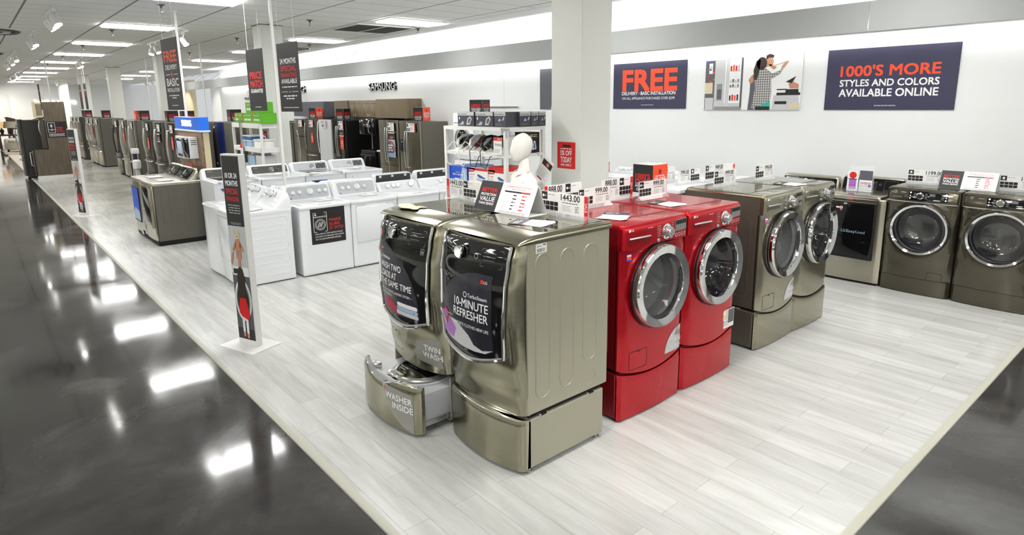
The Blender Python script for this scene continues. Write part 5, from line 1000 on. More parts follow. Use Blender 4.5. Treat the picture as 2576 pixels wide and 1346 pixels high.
# floor-standing signs
def stand_sign(loc, rz, label, full=True):
    t = thing('floor_sign', label, 'floor sign', loc, rz)
    b = MB(); b.tslab(-.225, .225, -.16, .15, .02, 0, .008, .003, 'whitemetal'); b.build('base_plate', t)
    b = MB(); b.box(-.118, .118, -.03, .03, .006, 1.69, 'whitemetal', .004, 1); p = b.build('panel', t)
    b = MB()
    for fn in (pfront(-.0304), pframe((0, .0304, 0), (-1, 0, 0), (0, 0, 1))):
        D = Draw(b, fn); D.rect(-.108, 1.08, .108, 1.675, 'ink', 1)
        for s_, v, h_, c, w_ in (('18 OR 24', 1.49, .045, 'white', .15), ('MONTHS', 1.425, .045, 'white', .155), ('SPECIAL', 1.355, .047, 'redprint', .155), ('FINANCING', 1.295, .038, 'redprint', .155)): D.text(s_, -.005, v, h_, c, 2, 'c', .03, w=w_)
        D.lines(-.0, 1.255, .15, 4, .022, .007, 'lgrey', 2, .1, 'c'); D.lines(0, 1.105, .14, 2, .012, .004, 'lgrey', 2, .1, 'c')
        # picture: a child holding up a bear before a washer
        D.rect(-.108, .06, .108, 1.08, 'lgrey', 1); D.rect(-.108, .06, .108, .66, 'ash', 2); D.rect(-.108, .06, .108, .16, 'rubber', 3); D.rect(-.1, .64, .108, .72, 'white', 3); D.rect(-.09, .655, -.02, .7, 'rubber', 4)
        D.disc(.0, .42, .19, 'white', 4, 30, .55); D.disc(.0, .42, .16, 'grey', 5, 30, .55); D.disc(.0, .42, .135, 'rubber', 6, 30, .55)
        D.disc(.0, 1.0, .035, 'beige', 7, 16); D.disc(-.028, 1.028, .014, 'beige', 7, 10); D.disc(.028, 1.028, .014, 'beige', 7, 10); D.disc(0, .91, .06, 'skin', 7, 20, .65); D.poly([(-.03, .94), (-.075, .87), (-.06, .855), (-.02, .9)], 'skin', 7); D.poly([(.03, .94), (.075, .87), (.06, .855), (.02, .9)], 'skin', 7); D.poly([(-.035, .87), (-.03, .79), (-.005, .79), (-.005, .86)], 'skin', 7); D.poly([(.035, .87), (.03, .79), (.005, .79), (.005, .86)], 'skin', 7); D.disc(0, .99, .006, 'ink', 8, 8)
        D.poly([(-.02, .66), (-.012, .82), (.012, .82), (.02, .66)], 'skin', 8); D.poly([(-.05, .46), (-.048, .62), (-.03, .7), (0, .725), (.03, .7), (.048, .62), (.05, .46), (.02, .42), (-.03, .43)], 'brownhair', 9)
        D.poly([(-.04, .44), (.04, .44), (.075, .3), (.06, .24), (-.03, .27), (-.06, .3)], 'redprint', 10); D.rect(-.035, .13, -.005, .28, 'white', 9); D.rect(.012, .12, .042, .26, 'white', 9); D.poly([(-.035, .13), (-.005, .13), (-.008, .085), (-.03, .085)], 'skin', 9); D.poly([(.012, .12), (.042, .12), (.04, .075), (.016, .075)], 'skin', 9); D.poly([(-.108, .78), (-.085, .83), (-.06, .86), (-.07, .83), (-.09, .75), (-.108, .72)], 'skin', 8)
    b.build('printed_poster', p, flip=False); return t
stand_sign((-5.505, 1.655, 0), math.radians(20), 'white floor sign reading 18 OR 24 MONTHS SPECIAL FINANCING, nearest the camera')
dup(bpy.data.objects['floor_sign'], (-14.75, 1.54, 0), math.radians(24), 'far white floor sign standing by the aisle before the oak panel')
# large wall signs
def wall_sign(name, label, x0, x1, z0, z1, draw, base):
    t = thing(name, label, 'wall sign', ((x0 + x1) / 2, 8.6, z0)); w, h = x1 - x0, z1 - z0
    b = MB(); b.box(-w / 2, w / 2, -.02, 0, 0, h, base, .002, 1); b.box(-w / 2 + .003, w / 2 - .003, -.0201, -.02, .003, h - .003, base); p = b.build('board', t)
    b = MB(); draw(Draw(b, pfront(-.0203)), w, h); b.build('printed_face', p, flip=False)
def d_free(D, w, h):
    D.text('FREE', .02, .30, .34, 'orange', 1, 'c', .042, w=1.07); D.text('DELIVERY', -.535, .225, .055, 'white', 1, 'l', .02, w=.33); D.poly([(-.185, .25), (-.172, .268), (-.159, .25), (-.172, .232)], 'orange', 1); D.text('BASIC INSTALLATION', -.14, .225, .055, 'white', 1, 'l', .02, w=.68)
    D.text('ON ALL APPLIANCE PURCHASES OVER $299', 0, .15, .042, 'white', 1, 'c', 0, w=1.06); D.text('SEE STORE ASSOCIATE FOR DETAILS', 0, .055, .012, 'white', 1, 'c', .02, w=.25)
def d_more(D, w, h):
    D.text("1000'S MORE", 0, .415, .13, 'orange', 1, 'c', .03, w=1.1); D.text('STYLES AND COLORS', 0, .29, .085, 'white', 1, 'c', .025, w=1.1); D.text('AVAILABLE ONLINE', 0, .165, .095, 'white', 1, 'c', .025, w=1.1); D.text('SEE STORE ASSOCIATE FOR DETAILS', 0, .045, .012, 'white', 1, 'c', .02, w=.24)
def d_couple(D, w, h):
    D.rect(-w / 2, 0, w / 2, h, 'white', 0); D.rect(-.73, 0, -.56, .72, 'ash', 1)
    for k, (u, v, c) in enumerate(((-.7, .7, 'blue'), (-.66, .6, 'redprint'), (-.6, .55, 'orange'), (-.69, .5, 'redprint'), (-.6, .45, 'green'), (-.65, .42, 'orange'))): D.rect(u, v - .02, u + .025, v + .01, c, 2)
    D.rect(-.73, .24, -.6, .4, 'beige', 2); D.rect(-.72, 0, -.58, .18, 'lgrey', 2); D.rect(-.67, .53, -.61, .68, 'white', 2); D.rect(-.665, .60, -.615, .64, 'lgrey', 3)
    D.rect(-.57, .0, -.36, .73, 'lgrey', 2); D.rect(-.53, .14, -.44, .38, 'grey', 3); D.rect(-.52, .16, -.45, .3, 'ash', 4); D.poly([(-.4, .1), (-.4, .72), (-.38, .73), (-.385, .1)], 'white', 3)
    D.rect(-.355, .04, -.12, .74, 'lgrey', 2); D.rect(-.335, .1, -.15, .72, 'white', 3); D.rect(-.15, .04, -.12, .74, 'ash', 3)
    for v, its in ((.56, ('redprint', 'orange', 'redprint', 'lgrey')), (.40, ('lgrey', 'ash', 'lgrey', 'grey')), (.33, ('ash', 'ash', 'beige', 'grey')), (.14, ('darkwood', 'redprint', 'orange', 'darkwood'))):
        D.rect(-.325, v - .012, -.16, v, 'lgrey', 4)
        for q, c in enumerate(its): D.rect(-.32 + q * .04, v, -.293 + q * .04, v + (.07 if v < .2 or v > .5 else .03) + .012 * (q % 2), c, 5)
    D.rect(-.56, 0, -.12, .05, 'grey', 3)
    # man behind, woman in a plaid shirt holding out a spoon
    D.poly([(-.02, 0), (-.0, .25), (.0, .42), (.06, .52), (.18, .55), (.26, .5), (.3, .4), (.3, .0)], 'ash', 5); D.disc(.275, .655, .062, 'skin', 6, 18, .85); D.poly([(.215, .68), (.22, .745), (.27, .765), (.33, .745), (.325, .71), (.26, .715)], 'brownhair', 7); D.poly([(-.03, .42), (.03, .5), (.05, .4), (.0, .36)], 'skin', 6); D.poly([(.25, .63), (.33, .55), (.38, .58), (.3, .62)], 'skin', 6)
    D.poly([(.04, .03), (.08, .3), (.06, .5), (.12, .57), (.22, .57), (.32, .5), (.42, .53), (.47, .58), (.44, .5), (.3, .42), (.32, .25), (.3, .06), (.2, .0), (.1, .0)], 'plaid', 8); D.poly([(.1, .0), (.32, .0), (.31, .12), (.2, .09)], 'teal', 9); D.poly([(.1, 0), (.31, 0), (.31, .05), (.1, .05)], 'ink', 10)
    D.disc(.16, .64, .088, 'brownhair', 9, 20, .85); D.poly([(.06, .42), (.04, .55), (.08, .68), (.14, .7), (.13, .55), (.1, .42)], 'brownhair', 9); D.disc(.225, .625, .04, 'skin', 8, 14, .7); D.poly([(.44, .58), (.5, .65), (.54, .66), (.52, .62), (.47, .56)], 'skin', 9); D.ring([(.32, .6), (.52, .655)], .012, 'beige', 10, False)
    D.poly([(.34, 0), (.36, .2), (.7, .22), (.73, .05), (.73, 0)], 'lgrey', 5); D.rect(.4, .2, .73, .235, 'ink', 6); D.poly([(.52, .22), (.53, .28), (.7, .28), (.71, .22)], 'black', 7); D.rect(.4, .27, .54, .285, 'black', 7); D.poly([(.58, .29), (.56, .36), (.62, .38), (.7, .34), (.7, .29)], 'skin', 7); D.poly([(.52, .38), (.6, .36), (.58, .32), (.66, .45), (.6, .42)], 'ink', 8); D.rect(.38, .08, .55, .12, 'ink', 7); D.poly([(.58, .02), (.6, .09), (.73, .09), (.73, .02)], 'beige', 8)
def d_kid(D, w, h):
    D.rect(-w / 2, 0, w / 2, h, 'ash', 0); D.poly([(-.42, 0), (-.35, .35), (-.4, .6), (-.25, .7), (-.1, .66), (0, .3), (-.1, 0)], 'white', 1); D.rect(-.32, .62, -.1, h - .01, 'skin', 2); D.poly([(-.3, 0), (-.3, .15), (-.05, .2), (.2, .1), (.2, 0)], 'jean', 2); D.poly([(-.2, .2), (-.25, .6), (-.1, .6), (0, .3)], 'green', 1); D.rect(.2, 0, .7, h, 'lgrey', 1)
wall_sign('wall_sign', 'navy wall sign reading FREE DELIVERY BASIC INSTALLATION', -7.24, -5.78, 1.965, 2.71, d_free, 'navy')
wall_sign('wall_sign', "navy wall sign reading 1000'S MORE STYLES AND COLORS AVAILABLE ONLINE", -3.655, -2.205, 1.95, 2.7, d_more, 'navy')
wall_sign('wall_picture', 'wall picture of a couple cooking beside an open refrigerator', -5.45, -3.975, 1.945, 2.71, d_couple, 'paper')
wall_sign('wall_picture', 'wall picture mostly hidden by the nearest column', -9.09, -7.63, 1.955, 2.715, d_kid, 'paper')
# raised letters on the wall
def letters(txt, x, z, h, w, label, disc=0):
    t = thing('wall_lettering', label, 'lettering', (x, 8.6, z)); 
    b = MB(); vs, fs = glyphs(txt, 0, 3); x0 = min(p[0] for p in vs); x1 = max(p[0] for p in vs); k = h / .727; kx = w / (x1 - x0)
    for y0, m, f in ((-.07, 'white', 0), (-.0, 'ink', 0)): b.add([((p[0] - x0) * kx, y0, p[1] * k) for p in vs], fs, m)
    ed = {}
    for f in fs:
        for a_, c_ in zip(f, f[1:] + f[:1]): ed[(min(a_, c_), max(a_, c_))] = ed.get((min(a_, c_), max(a_, c_)), 0) + 1
    for (a_, c_), n in ed.items():
        if n == 1:
            p, q = vs[a_], vs[c_]; P_ = lambda p, y: ((p[0] - x0) * kx, y, p[1] * k); b.add([P_(p, -.07), P_(q, -.07), P_(q, 0), P_(p, 0)], [(0, 1, 2, 3)], 'ink')
    b.build('letters', t)
    if disc:
        b = MB(); b.lathe([(disc, 0), (disc, -.07), (0, -.07)], 'ink', (-disc - .1, 0, h * .5), 'y', 32); b.lathe([(disc * .97, -.071), (0, -.0715)], 'white', (-disc - .1, 0, h * .5), 'y', 32); D = Draw(b, pfront(-.073, -disc - .1, h * .5)); D.ring(circ(0, 0, disc * .7, 24), .02, 'ink', 1); D.text('GE' if txt.startswith('GE') else 'L', 0, -disc * .35, disc * .6, 'ink', 1, 'c', .01); b.build('round_logo', t)
    return t
letters('SAMSUNG', -15.9, 2.46, .21, 1.4, 'seven raised white letters with black sides above the oak kitchen display')
letters('LG', -20.75, 2.5, .22, .5, 'two raised letters and round emblem beside the financing banner', .2)
t = letters('GE APPLIANCES', -26.1, 2.33, .09, 1.0, 'round emblem over small raised letters beside the price match banner'); b = MB(); b.lathe([(.19, 0), (.19, -.07), (0, -.07)], 'ink', (.5, 0, .3), 'y', 32); b.lathe([(.185, -.071), (0, -.0715)], 'white', (.5, 0, .3), 'y', 32); D = Draw(b, pfront(-.073, .5, .3)); D.ring(circ(0, 0, .14, 24), .015, 'grey', 1); D.text('GE', 0, -.06, .11, 'grey', 1, 'c', .01); b.build('round_logo', t)
# posters on the columns
def poster(loc, rz, label, w, h):
    t = thing('column_poster', label, 'poster', loc, rz); b = MB(); b.box(-w / 2, w / 2, -.003, 0, 0, h, 'redprint'); D = Draw(b, pfront(-.0031)); D.rect(-w * .22 + .03 * w, h * .81, w * .25, h * .9, 'darkwood', 1); D.lines(0, h * .73, w * .66, 1, 1, h * .03, 'white', 1, .05, 'c')
    D.text('5% OFF', 0, h * .5, h * .19, 'white', 1, 'c', .02, w=w * .64); D.text('TODAY', 0, h * .24, h * .21, 'white', 1, 'c', .02, w=w * .62); D.rect(-w * .32, h * .2, w * .32, h * .205, 'white', 1); D.lines(0, h * .12, w * .6, 1, 1, h * .04, 'white', 1, .02, 'c'); D.rect(-w * .32, h * .08, w * .32, h * .085, 'white', 1); b.build('sheet', t)
poster((-4.367, 4.48, 1.435), 0, 'red 5% OFF TODAY poster on the nearest column', .246, .262)
poster((-12.68, 4.48, 1.34), 0, 'small red sale poster on the column behind the banners', .2, .26)
# price cards in clear holders on the machine tops
def price(loc, rz, price_, label, w=.37, h=.142, brand='LG', sale='r', flip=False, mode='n'):
    t = thing('price_card', label, 'price card', loc, rz)
    b = MB(); b.box(-w / 2 - .004, w / 2 + .004, -.002, .0, 0, h + .006, 'acrylic'); b.prism([(-.035, 0), (-.035, .002), (-.003, .03), (0, .03), (.03, .002), (.03, 0)], 'x', -w / 2 - .004, w / 2 + .004, 'acrylic'); b.build('holder', t)
    b = MB(); b.box(-w / 2, w / 2, -.0045, -.003, .02, h, 'paper')
    for fn in (pfront(-.0047), pframe((0, -.0028, 0), (-1, 0, 0), (0, 0, 1))):
        D = Draw(b, fn); off = -w / 2 if not flip else 0.0; k = w - .03
        def logo(u):
            D.rect(u, h * .66, u + .052, h * .99, 'ink', 1)
            if brand == 'LG': D.disc(u + .016, h * .82, .009, 'white', 2, 12); D.text('LG', u + .027, h * .79, .011, 'white', 2, bold=.01)
            else: D.disc(u + .026, h * .84, .012, 'white', 2, 12); D.rect(u + .008, h * .69, u + .044, h * .71, 'white', 2)
            D.lines(u + .06, h * .88, .06, 1, 1, .003, 'ink', 1)
            for r_ in range(2):
                for c_ in range(4): D.rect(u + c_ * .037, h * (.42 - .2 * r_), u + c_ * .037 + .034, h * (.42 - .2 * r_) + h * .175, 'ink', 1)
            D.lines(u + .01, h * .17, .12, 1, 1, .003, 'ink', 1, .1)
        def num(u):
            D.text(price_, u - .01, h * .71, h * .27, 'ink', 1, 'l', .014, w=.158 if len(price_) > 6 else (.135 if len(price_) > 3 else .04)); D.rect(u - .005, h * .67, u + .145, h * .672, 'ink', 1); D.lines(u, h * .6, .14, 1, 1, .004, 'ink', 1, .1); D.lines(u, h * .48, .08, 4, h * .07, .0025, 'grey', 1); D.lines(u + .11, h * .48, .035, 4, h * .07, .0035, 'ink', 1, .2)
        if mode == 'n': logo(-w / 2 + .004); num(-w / 2 + .185)
        else: num(-w / 2 + .05); logo(-w / 2 + .21)
    if sale:
        for y_ in (-.0052, -.0028):
            D = Draw(b, pfront(y_) if y_ < -.003 else pframe((0, y_, 0), (-1, 0, 0), (0, 0, 1))); s1 = (sale == 'r') == (y_ < -.003); u0 = w / 2 - .03 if s1 else -w / 2
            D.rect(u0, .0, u0 + .03, h, 'redprint', 2); b.add([D.fn(u0 + .022 - p[1] * .022 / .727 if not s1 else u0 + .008 + p[1] * .0 + (.0), 0, 3) for p in []], [], 'white')
            vs, fs = glyphs('SALE', 0, 2); x0 = min(p[0] for p in vs); kk = .02 / .727
            if s1: b.add([D.fn(u0 + .006 + p[1] * kk, h * .72 - (p[0] - x0) * kk, 3) for p in vs], fs, 'white')
            else: b.add([D.fn(u0 + .024 - p[1] * kk, h * .2 + (p[0] - x0) * kk, 3) for p in vs], fs, 'white')
    b.build('card', t, flip=False); return t
price((-2.665, 2.72, 1.388), 0, '1443.00', '1443.00 price card with red SALE edge on the near graphite dryer', .4, .146, sale='r')
price((-3.68, 2.70, 1.388), 0, '1443.00', '1443.00 price card with red SALE edge on the open-drawer washer', .4, .142, sale='l', mode='m')
price((-3.02, 3.39, 1.331), PI / 2, '999.00', '999.00 price card on the left red machine', .34, .142, sale='')
price((-2.98, 4.03, 1.331), PI / 2, '999.00', '999.00 price card on the right red machine', .35, .142, sale='')
price((-3.12, 3.17, 1.331), PI / 2, '888.00', '888.00 price card with red edge behind the near graphite dryer', .38, .18, sale='l', mode='m')
price((-3.12, 3.765, 1.331), PI / 2, '888.00', '888.00 price card with red SALE edge behind the right red machine', .37, .17, sale='r', mode='m')
price((-3.42, 5.19, 1.299), PI / 2, '799.00', '799.00 price card on the white machine behind the grey washer', .37, .142, 'GE', sale='', mode='m')
price((-3.6, 5.05, 1.299), PI / 2, 'LG', 'price card half hidden behind the 799.00 card', .34, .16, sale='')
price((-2.98, 5.09, 1.331), PI / 2, '999.00', '999.00 price card on the grey washer', .36, .14, sale='')
price((-3.36, 5.62, 1.299), PI / 2, '949.00', 'price card half hidden behind the 999.00 card of the grey washer', .5, .165, 'GE', sale='')
price((-2.96, 5.755, 1.331), PI / 2, '996.00', '996.00 price card on the grey dryer', .34, .14, sale='')
price((-3.5, 5.9, 1.299), PI / 2, '899.00', 'price card with red end behind the 996.00 card', .5, .12, sale='r')
price((-2.23, 7.98, 1.144), 0, '1199.00', '1199.00 price card on the left bronze machine', .35, .155, 'GE', sale='')
price((-1.39, 7.98, 1.144), 0, '1079.00', '1079.00 price card on the right bronze machine, cut by the frame', .35, .155, 'GE', sale='')
price((-6.9, 7.9, .957), 0, '1554.00', '1554.00 price card with red SALE edge just right of the nearest column', .38, .16, sale='r')
def tent(loc, rz, label, w=.48, h=.185, dep=.17):
    t = thing('tent_card', label, 'tent card', loc, rz); b = MB(); lean = .09
    b.loft([[(-w / 2, -dep / 2, 0), (w / 2, -dep / 2, 0), (w / 2, -dep / 2 + lean, h), (-w / 2, -dep / 2 + lean, h)], [(-w / 2, -dep / 2 + .002, 0), (w / 2, -dep / 2 + .002, 0), (w / 2, -dep / 2 + lean + .002, h), (-w / 2, -dep / 2 + lean + .002, h)]], 'paper')
    b.loft([[(-w / 2, dep / 2, 0), (w / 2, dep / 2, 0), (w / 2, -dep / 2 + lean + .003, h), (-w / 2, -dep / 2 + lean + .003, h)], [(-w / 2, dep / 2 + .002, 0), (w / 2, dep / 2 + .002, 0), (w / 2, -dep / 2 + lean + .005, h), (-w / 2, -dep / 2 + lean + .005, h)]], 'paper'); b.box(-w / 2, w / 2, -dep / 2, dep / 2, 0, .002, 'paper'); o = b.build('card', t)
    b = MB(); D = Draw(b, pframe((-w / 2, -dep / 2 - .0004, .0), (1, 0, 0), (0, lean, h))); H = math.hypot(lean, h); m_ = w * .4
    D.rect(.001, .001, m_, H - .001, 'rubber', 1)
    for s_, v, h_, c, ww in (('BETTER', .62, .14, 'redprint', .7), ('PROTECTION', .5, .085, 'white', .7), ('VALUE', .32, .15, 'white', .7), ('THAN SEARS!', .2, .085, 'white', .7)): D.text(s_, m_ * .5, H * v, H * h_, c, 2, 'c', .02, w=m_ * ww)
    D.text('JCPENNEY PROTECTION PLAN', m_ + (w - m_) * .5, H * .86, H * .055, 'redprint', 1, 'c', 0, w=(w - m_) * .72); D.lines(m_ + (w - m_) * .5, H * .8, (w - m_) * .4, 1, 1, .004, 'grey', 1, 0, 'c')
    D.rect(m_ + (w - m_) * .12, H * .7, m_ + (w - m_) * .6, H * .75, 'ink', 1); D.rect(m_ + (w - m_) * .6, H * .7, m_ + (w - m_) * .86, H * .75, 'redprint', 1)
    for q in range(5):
        v = H * (.6 - q * .11); D.lines(m_ + (w - m_) * .13, v, (w - m_) * .12, 2, .008, .003, 'lgrey', 1); D.lines(m_ + (w - m_) * .4, v, (w - m_) * .12, 1, 1, .007, 'ink', 1); D.lines(m_ + (w - m_) * .66, v, (w - m_) * .14, 1, 1, .007, 'redprint', 1); D.rect(m_ + (w - m_) * .12, v - .012, m_ + (w - m_) * .86, v - .0115, 'lgrey', 1)
    D.lines(m_ + (w - m_) * .1, H * .07, (w - m_) * .8, 2, .008, .003, 'grey', 1, .1); b.build('printed_face', o, flip=False); return t
tent((-3.06, 2.61, 1.389), math.radians(3), 'white and charcoal BETTER PROTECTION VALUE card on the graphite pair', .52, .185)
tent((-1.80, 7.86, 1.146), 0, 'white and charcoal BETTER PROTECTION VALUE card on the bronze pair', .5, .18)
cube_sign((-3.21, 4.3, 1.331), math.radians(0), 'black and orange cube sign on the back of the red machines', 'black', 'red', .2, .24)
cube_sign((-10.2, 7.95, 1.896), math.radians(20), 'small black cube sign above the boxed irons', 'black', 'black', .3, .26)
# loose leaflets
def leaflets(loc, label, cols, w=.22, h=.3, n=3, rz=0.0):
    t = thing('leaflet_pile', label, 'leaflets', loc, rz)
    for i in range(n):
        b = MB(); a = (i - n / 2) * .12; z = i * .0016; c, s_ = math.cos(a), math.sin(a)
        f = pframe((0, 0, z), (c, s_, 0), (-s_, c, 0)); D = Draw(b, f); b.loft([[f(-w / 2, -h / 2, 0), f(w / 2, -h / 2, 0), f(w / 2, h / 2, 0), f(-w / 2, h / 2, 0)], [f(-w / 2, -h / 2, 2), f(w / 2, -h / 2, 2), f(w / 2, h / 2, 2), f(-w / 2, h / 2, 2)]], 'paper')
        D.rect(-w / 2, h * .12, w / 2, h / 2, cols[i % len(cols)], 3); D.lines(-w * .42, 0, w * .8, 6, h * .07, h * .02, 'grey', 3); D.lines(-w * .42, h * .35, w * .6, 2, h * .08, h * .04, 'white', 4); b.build('leaflet', t)
leaflets((-2.66, 2.44, 1.389), 'fanned leaflets on the near graphite dryer below the price card', ('ash', 'lgrey', 'ash'), .16, .24, 3, PI / 2 + .4)
leaflets((-2.74, 3.88, 1.332), 'fanned leaflets on the right red machine', ('ash', 'white', 'ink'), .16, .25, 3, PI / 2)
leaflets((-2.66, 3.2, 1.332), 'colour leaflets on the left red machine near its front edge', ('ash', 'redprint', 'navy'), .18, .25, 3, .5)
leaflets((-2.63, 5.59, 1.332), 'fanned leaflets on the grey dryer', ('ash', 'white', 'ink'), .16, .24, 3, PI / 2)
leaflets((-7.62, 3.35, .889), 'leaflets on the white decal washer', ('ash', 'white', 'lgrey'), .2, .2, 2, .2)
leaflets((-7.64, 4.0, .884), 'leaflets on the white four-knob dryer', ('ink', 'white'), .18, .2, 2, .1)
leaflets((-7.52, 2.40, .884), 'leaflets with red edge on the white aisle dryer', ('redprint', 'white'), .2, .2, 2, .4)
leaflets((-11.5, 2.22, .969), 'white leaflets on the dark stainless screen washer', ('lgrey', 'white'), .25, .2, 2, .1)
leaflets((-10.85, 2.22, .969), 'white leaflets on the dark stainless dryer', ('lgrey', 'white'), .25, .2, 2, .1)
for x, y, lab in ((-10.05, 3.64, 'leaflets under the charcoal console dryer panel'), (-10.05, 5.02, 'leaflets on the pale console dryer')): leaflets((x, y, 1.004), lab, ('lgrey', 'white'), .2, .2, 2)
t = thing('cloth', 'crumpled cream cloth on the open-drawer washer lid', 'cloth', (-3.68, 2.235, 1.389)); b = MB(); b.grid(lambda u, v: ((u - .5) * .24 + .02 * math.sin(7 * v), (v - .5) * .11 + .012 * math.sin(9 * u), .003 + .006 * abs(math.sin(u * 9 + v * 4)) * min(1, 6 * min(u, v, 1 - u, 1 - v))), 20, 10, 'beige'); b.grid(lambda u, v: ((u - .5) * .24 + .02 * math.sin(7 * v), (v - .5) * .11 + .012 * math.sin(9 * u), .0), 20, 10, 'beige'); b.build('fabric', t)
# brochure stand on the EasyLoad dryer
t = thing('brochure_holder', 'clear brochure holder with red-dot leaflets on the glass-door graphite dryer', 'brochure holder', (-2.86, 7.86, 1.016)); b = MB(); b.box(-.13, .15, .0, .003, 0, .3, 'acrylic'); b.box(-.13, .15, -.05, -.047, 0, .06, 'acrylic'); b.box(-.13, .15, -.05, .003, 0, .003, 'acrylic'); b.build('holder', t)
b = MB(); b.box(-.13, -.01, -.03, -.028, .004, .24, 'white'); D = Draw(b, pfront(-.0301)); D.disc(-.07, .19, .04, 'redprint', 1); D.rect(-.11, .03, -.03, .14, 'purple', 1); D.rect(-.115, .14, -.025, .15, 'ink', 1); D.lines(-.12, .02, .1, 1, 1, .005, 'grey', 1); D.lines(-.11, .07, .08, 1, 1, .005, 'redprint', 2); b.build('leaflet', t)
b = MB(); b.box(.0, .14, -.02, -.018, .004, .25, 'white'); D = Draw(b, pfront(-.0201)); D.rect(.0, .14, .14, .25, 'ash', 1); D.lines(.01, .11, .12, 5, .022, .006, 'grey', 1); D.rect(.02, .1, .13, .106, 'redprint', 1); D.disc(.115, .075, .018, 'purple', 2); b.build('leaflet', t)
# ================================================================== DISPLAY WALL, RACK, SHELF, MANNEQUIN
t = thing('display_wall', 'walnut display wall with blue illuminated box behind the dark stainless pair', 'display wall', (-11.28, 2.75, 0))
b = MB(); b.box(-.73, .73, 0, .02, 0, 1.69, 'walnut'); b.build('front_panel', t)
b = MB(); b.box(-.73, .73, .02, .11, 0, 1.69, 'beige', .003, 1); b.build('core_panel', t)
b = MB(); b.box(-.76, .77, -.03, .13, 1.69, 1.715, 'whitemetal', .004, 1); b.build('shelf', t)
b = MB(); b.box(-.74, .74, -.02, .12, 1.715, 1.92, 'bluelit', .004, 1); bx = b.build('light_box', t)
b = MB(); D = Draw(b, pfront(-.021)); D.text('SAMSUNG', .0, 1.775, .095, 'sign', 1, 'c', .04, w=.58); b.build('lit_letters', bx)
t = thing('wall_oven', 'white-framed wall oven mounted on the walnut display wall', 'oven', (-11.63, 2.75, 1.23)); b = MB(); b.box(-.34, .3, -.05, 0, 0, .37, 'enamel', .006, 1); b.build('frame', t); b = MB(); b.rslab(-.29, .16, .04, .33, .01, -.05, -.07, .004, 'panelglass'); b.rslab(-.2, .1, .08, .29, .004, -.06, -.0705, .0005, 'skyp'); b.build('door_window', t); b = MB(); b.box(.2, .28, -.09, -.04, .02, .36, 'enamel', .01, 2); b.build('handle', t)
t = thing('microwave_oven', 'white microwave mounted right of the wall oven on the display wall', 'microwave', (-10.97, 2.75, 1.27)); b = MB(); b.box(-.2, .16, -.13, 0, 0, .34, 'enamel', .006, 1); b.build('body', t); b = MB(); D = Draw(b, pside(.1605, -.12)); [D.rect(.02, .22 + k * .03, .1, .232 + k * .03, 'vent', 1) for k in range(3)]; b.build('side_vents', t); b = MB(); b.rslab(-.19, .14, .02, .32, .01, -.13, -.15, .004, 'panelglass'); b.build('door', t)
sale_tag((-11.33, 2.745, .93), 0, 'red sale tag hanging under the oven on the walnut display wall', .16, .24)
def power_pole(x, y, z0, label, r=.018):
    b = MB(); b.box(x - r, x + r, y - r, y + r, z0, 3.6, 'whitemetal', .003, 1); b.box(x - r - .02, x + r + .02, y - r - .02, y + r + .02, 3.585, 3.6, 'whitemetal'); tag(b.build('power_pole'), label, 'pole')
power_pole(-11.59, 2.82, 1.92, 'white ceiling pole running down into the blue illuminated box')
power_pole(-17.06, 4.62, 1.2, 'white ceiling pole right of the free delivery banner', .015); power_pole(-22.45, 4.48, 0, 'white ceiling pole between the far columns behind the refrigerators', .015); power_pole(-24.5, 2.13, 0, 'white ceiling pole above the L-shaped oak panel', .018)
power_pole(-8.075, 3.05, 0, 'white ceiling pole dropping between the rows of white washers', .016)
# L-shaped oak panel with notice
t = thing('oak_panel', 'L-shaped taupe oak display panel with MAKE SURE IT FITS notice', 'display panel', (-23.3, 1.44, 0))
b = MB(); b.prism([(0, .1), (.9, .1), (.9, 2.27), (.36, 2.27), (.36, .88), (0, .88)], 'x', -.03, 0, 'veneer'); b.build('board', t)
b = MB(); b.box(-.05, .01, -.01, .92, 0, .1, 'whitemetal'); b.build('plinth', t)
b = MB(); D = Draw(b, pside(.001)); D.rect(.38, 1.22, .88, 1.69, 'ink', 1); D.ring(rrect(.42, .59, 1.37, 1.66, .012), .009, 'white', 2); D.rect(.42, 1.45, .59, 1.458, 'white', 2); D.rect(.502, 1.46, .508, 1.65, 'white', 2); D.rect(.48, 1.53, .53, 1.6, 'lgrey', 2); D.rect(.47, 1.43, .54, 1.438, 'white', 2)
for i, s_ in enumerate(('MAKE', 'SURE', 'IT FITS!')): D.text(s_, .62, 1.49 - i * .058, .04, 'redprint', 2, bold=.03, w=(.16, .14, .2)[i])
D.lines(.42, 1.32, .4, 3, .03, .012, 'white', 2, .1); b.build('notice', t, flip=False)
t = thing('wall_cabinet', 'cream slatted wall cabinet beside the top of the oak panel', 'cabinet', (-23.75, 1.62, 1.82)); b = MB(); b.box(-.2, .4, .0, .16, 0, .44, 'darkwood'); b.box(-.2, .42, -.02, .0, 0, .46, 'beige'); b.build('body', t)
b = MB(); b.box(.40, .42, .0, .16, 0, .44, 'beige'); [b.box(.421, .425, .02 + k * .03, .035 + k * .03, .05, .39, 'darkwood') for k in range(5)]; b.build('slatted_side', t)
t = thing('dishwasher', 'dark dishwasher with white handle behind the low part of the oak panel', 'dishwasher', (-23.58, 1.4, 0)); b = MB(); b.box(-.36, .22, .02, .5, .06, .86, 'black', .005, 1); b.box(-.34, .2, .06, .5, 0, .06, 'gap'); b.build('body', t); b = MB(); b.rslab(-.36, .22, .1, .86, .005, .02, -.01, .004, 'blacksteel'); d = b.build('door', t); b = MB(); b.tube([(.17, -.01, .8), (.17, -.06, .8), (.17, -.06, .42), (.17, -.01, .4)], .012, 'whitemetal', 8); b.build('handle', d)
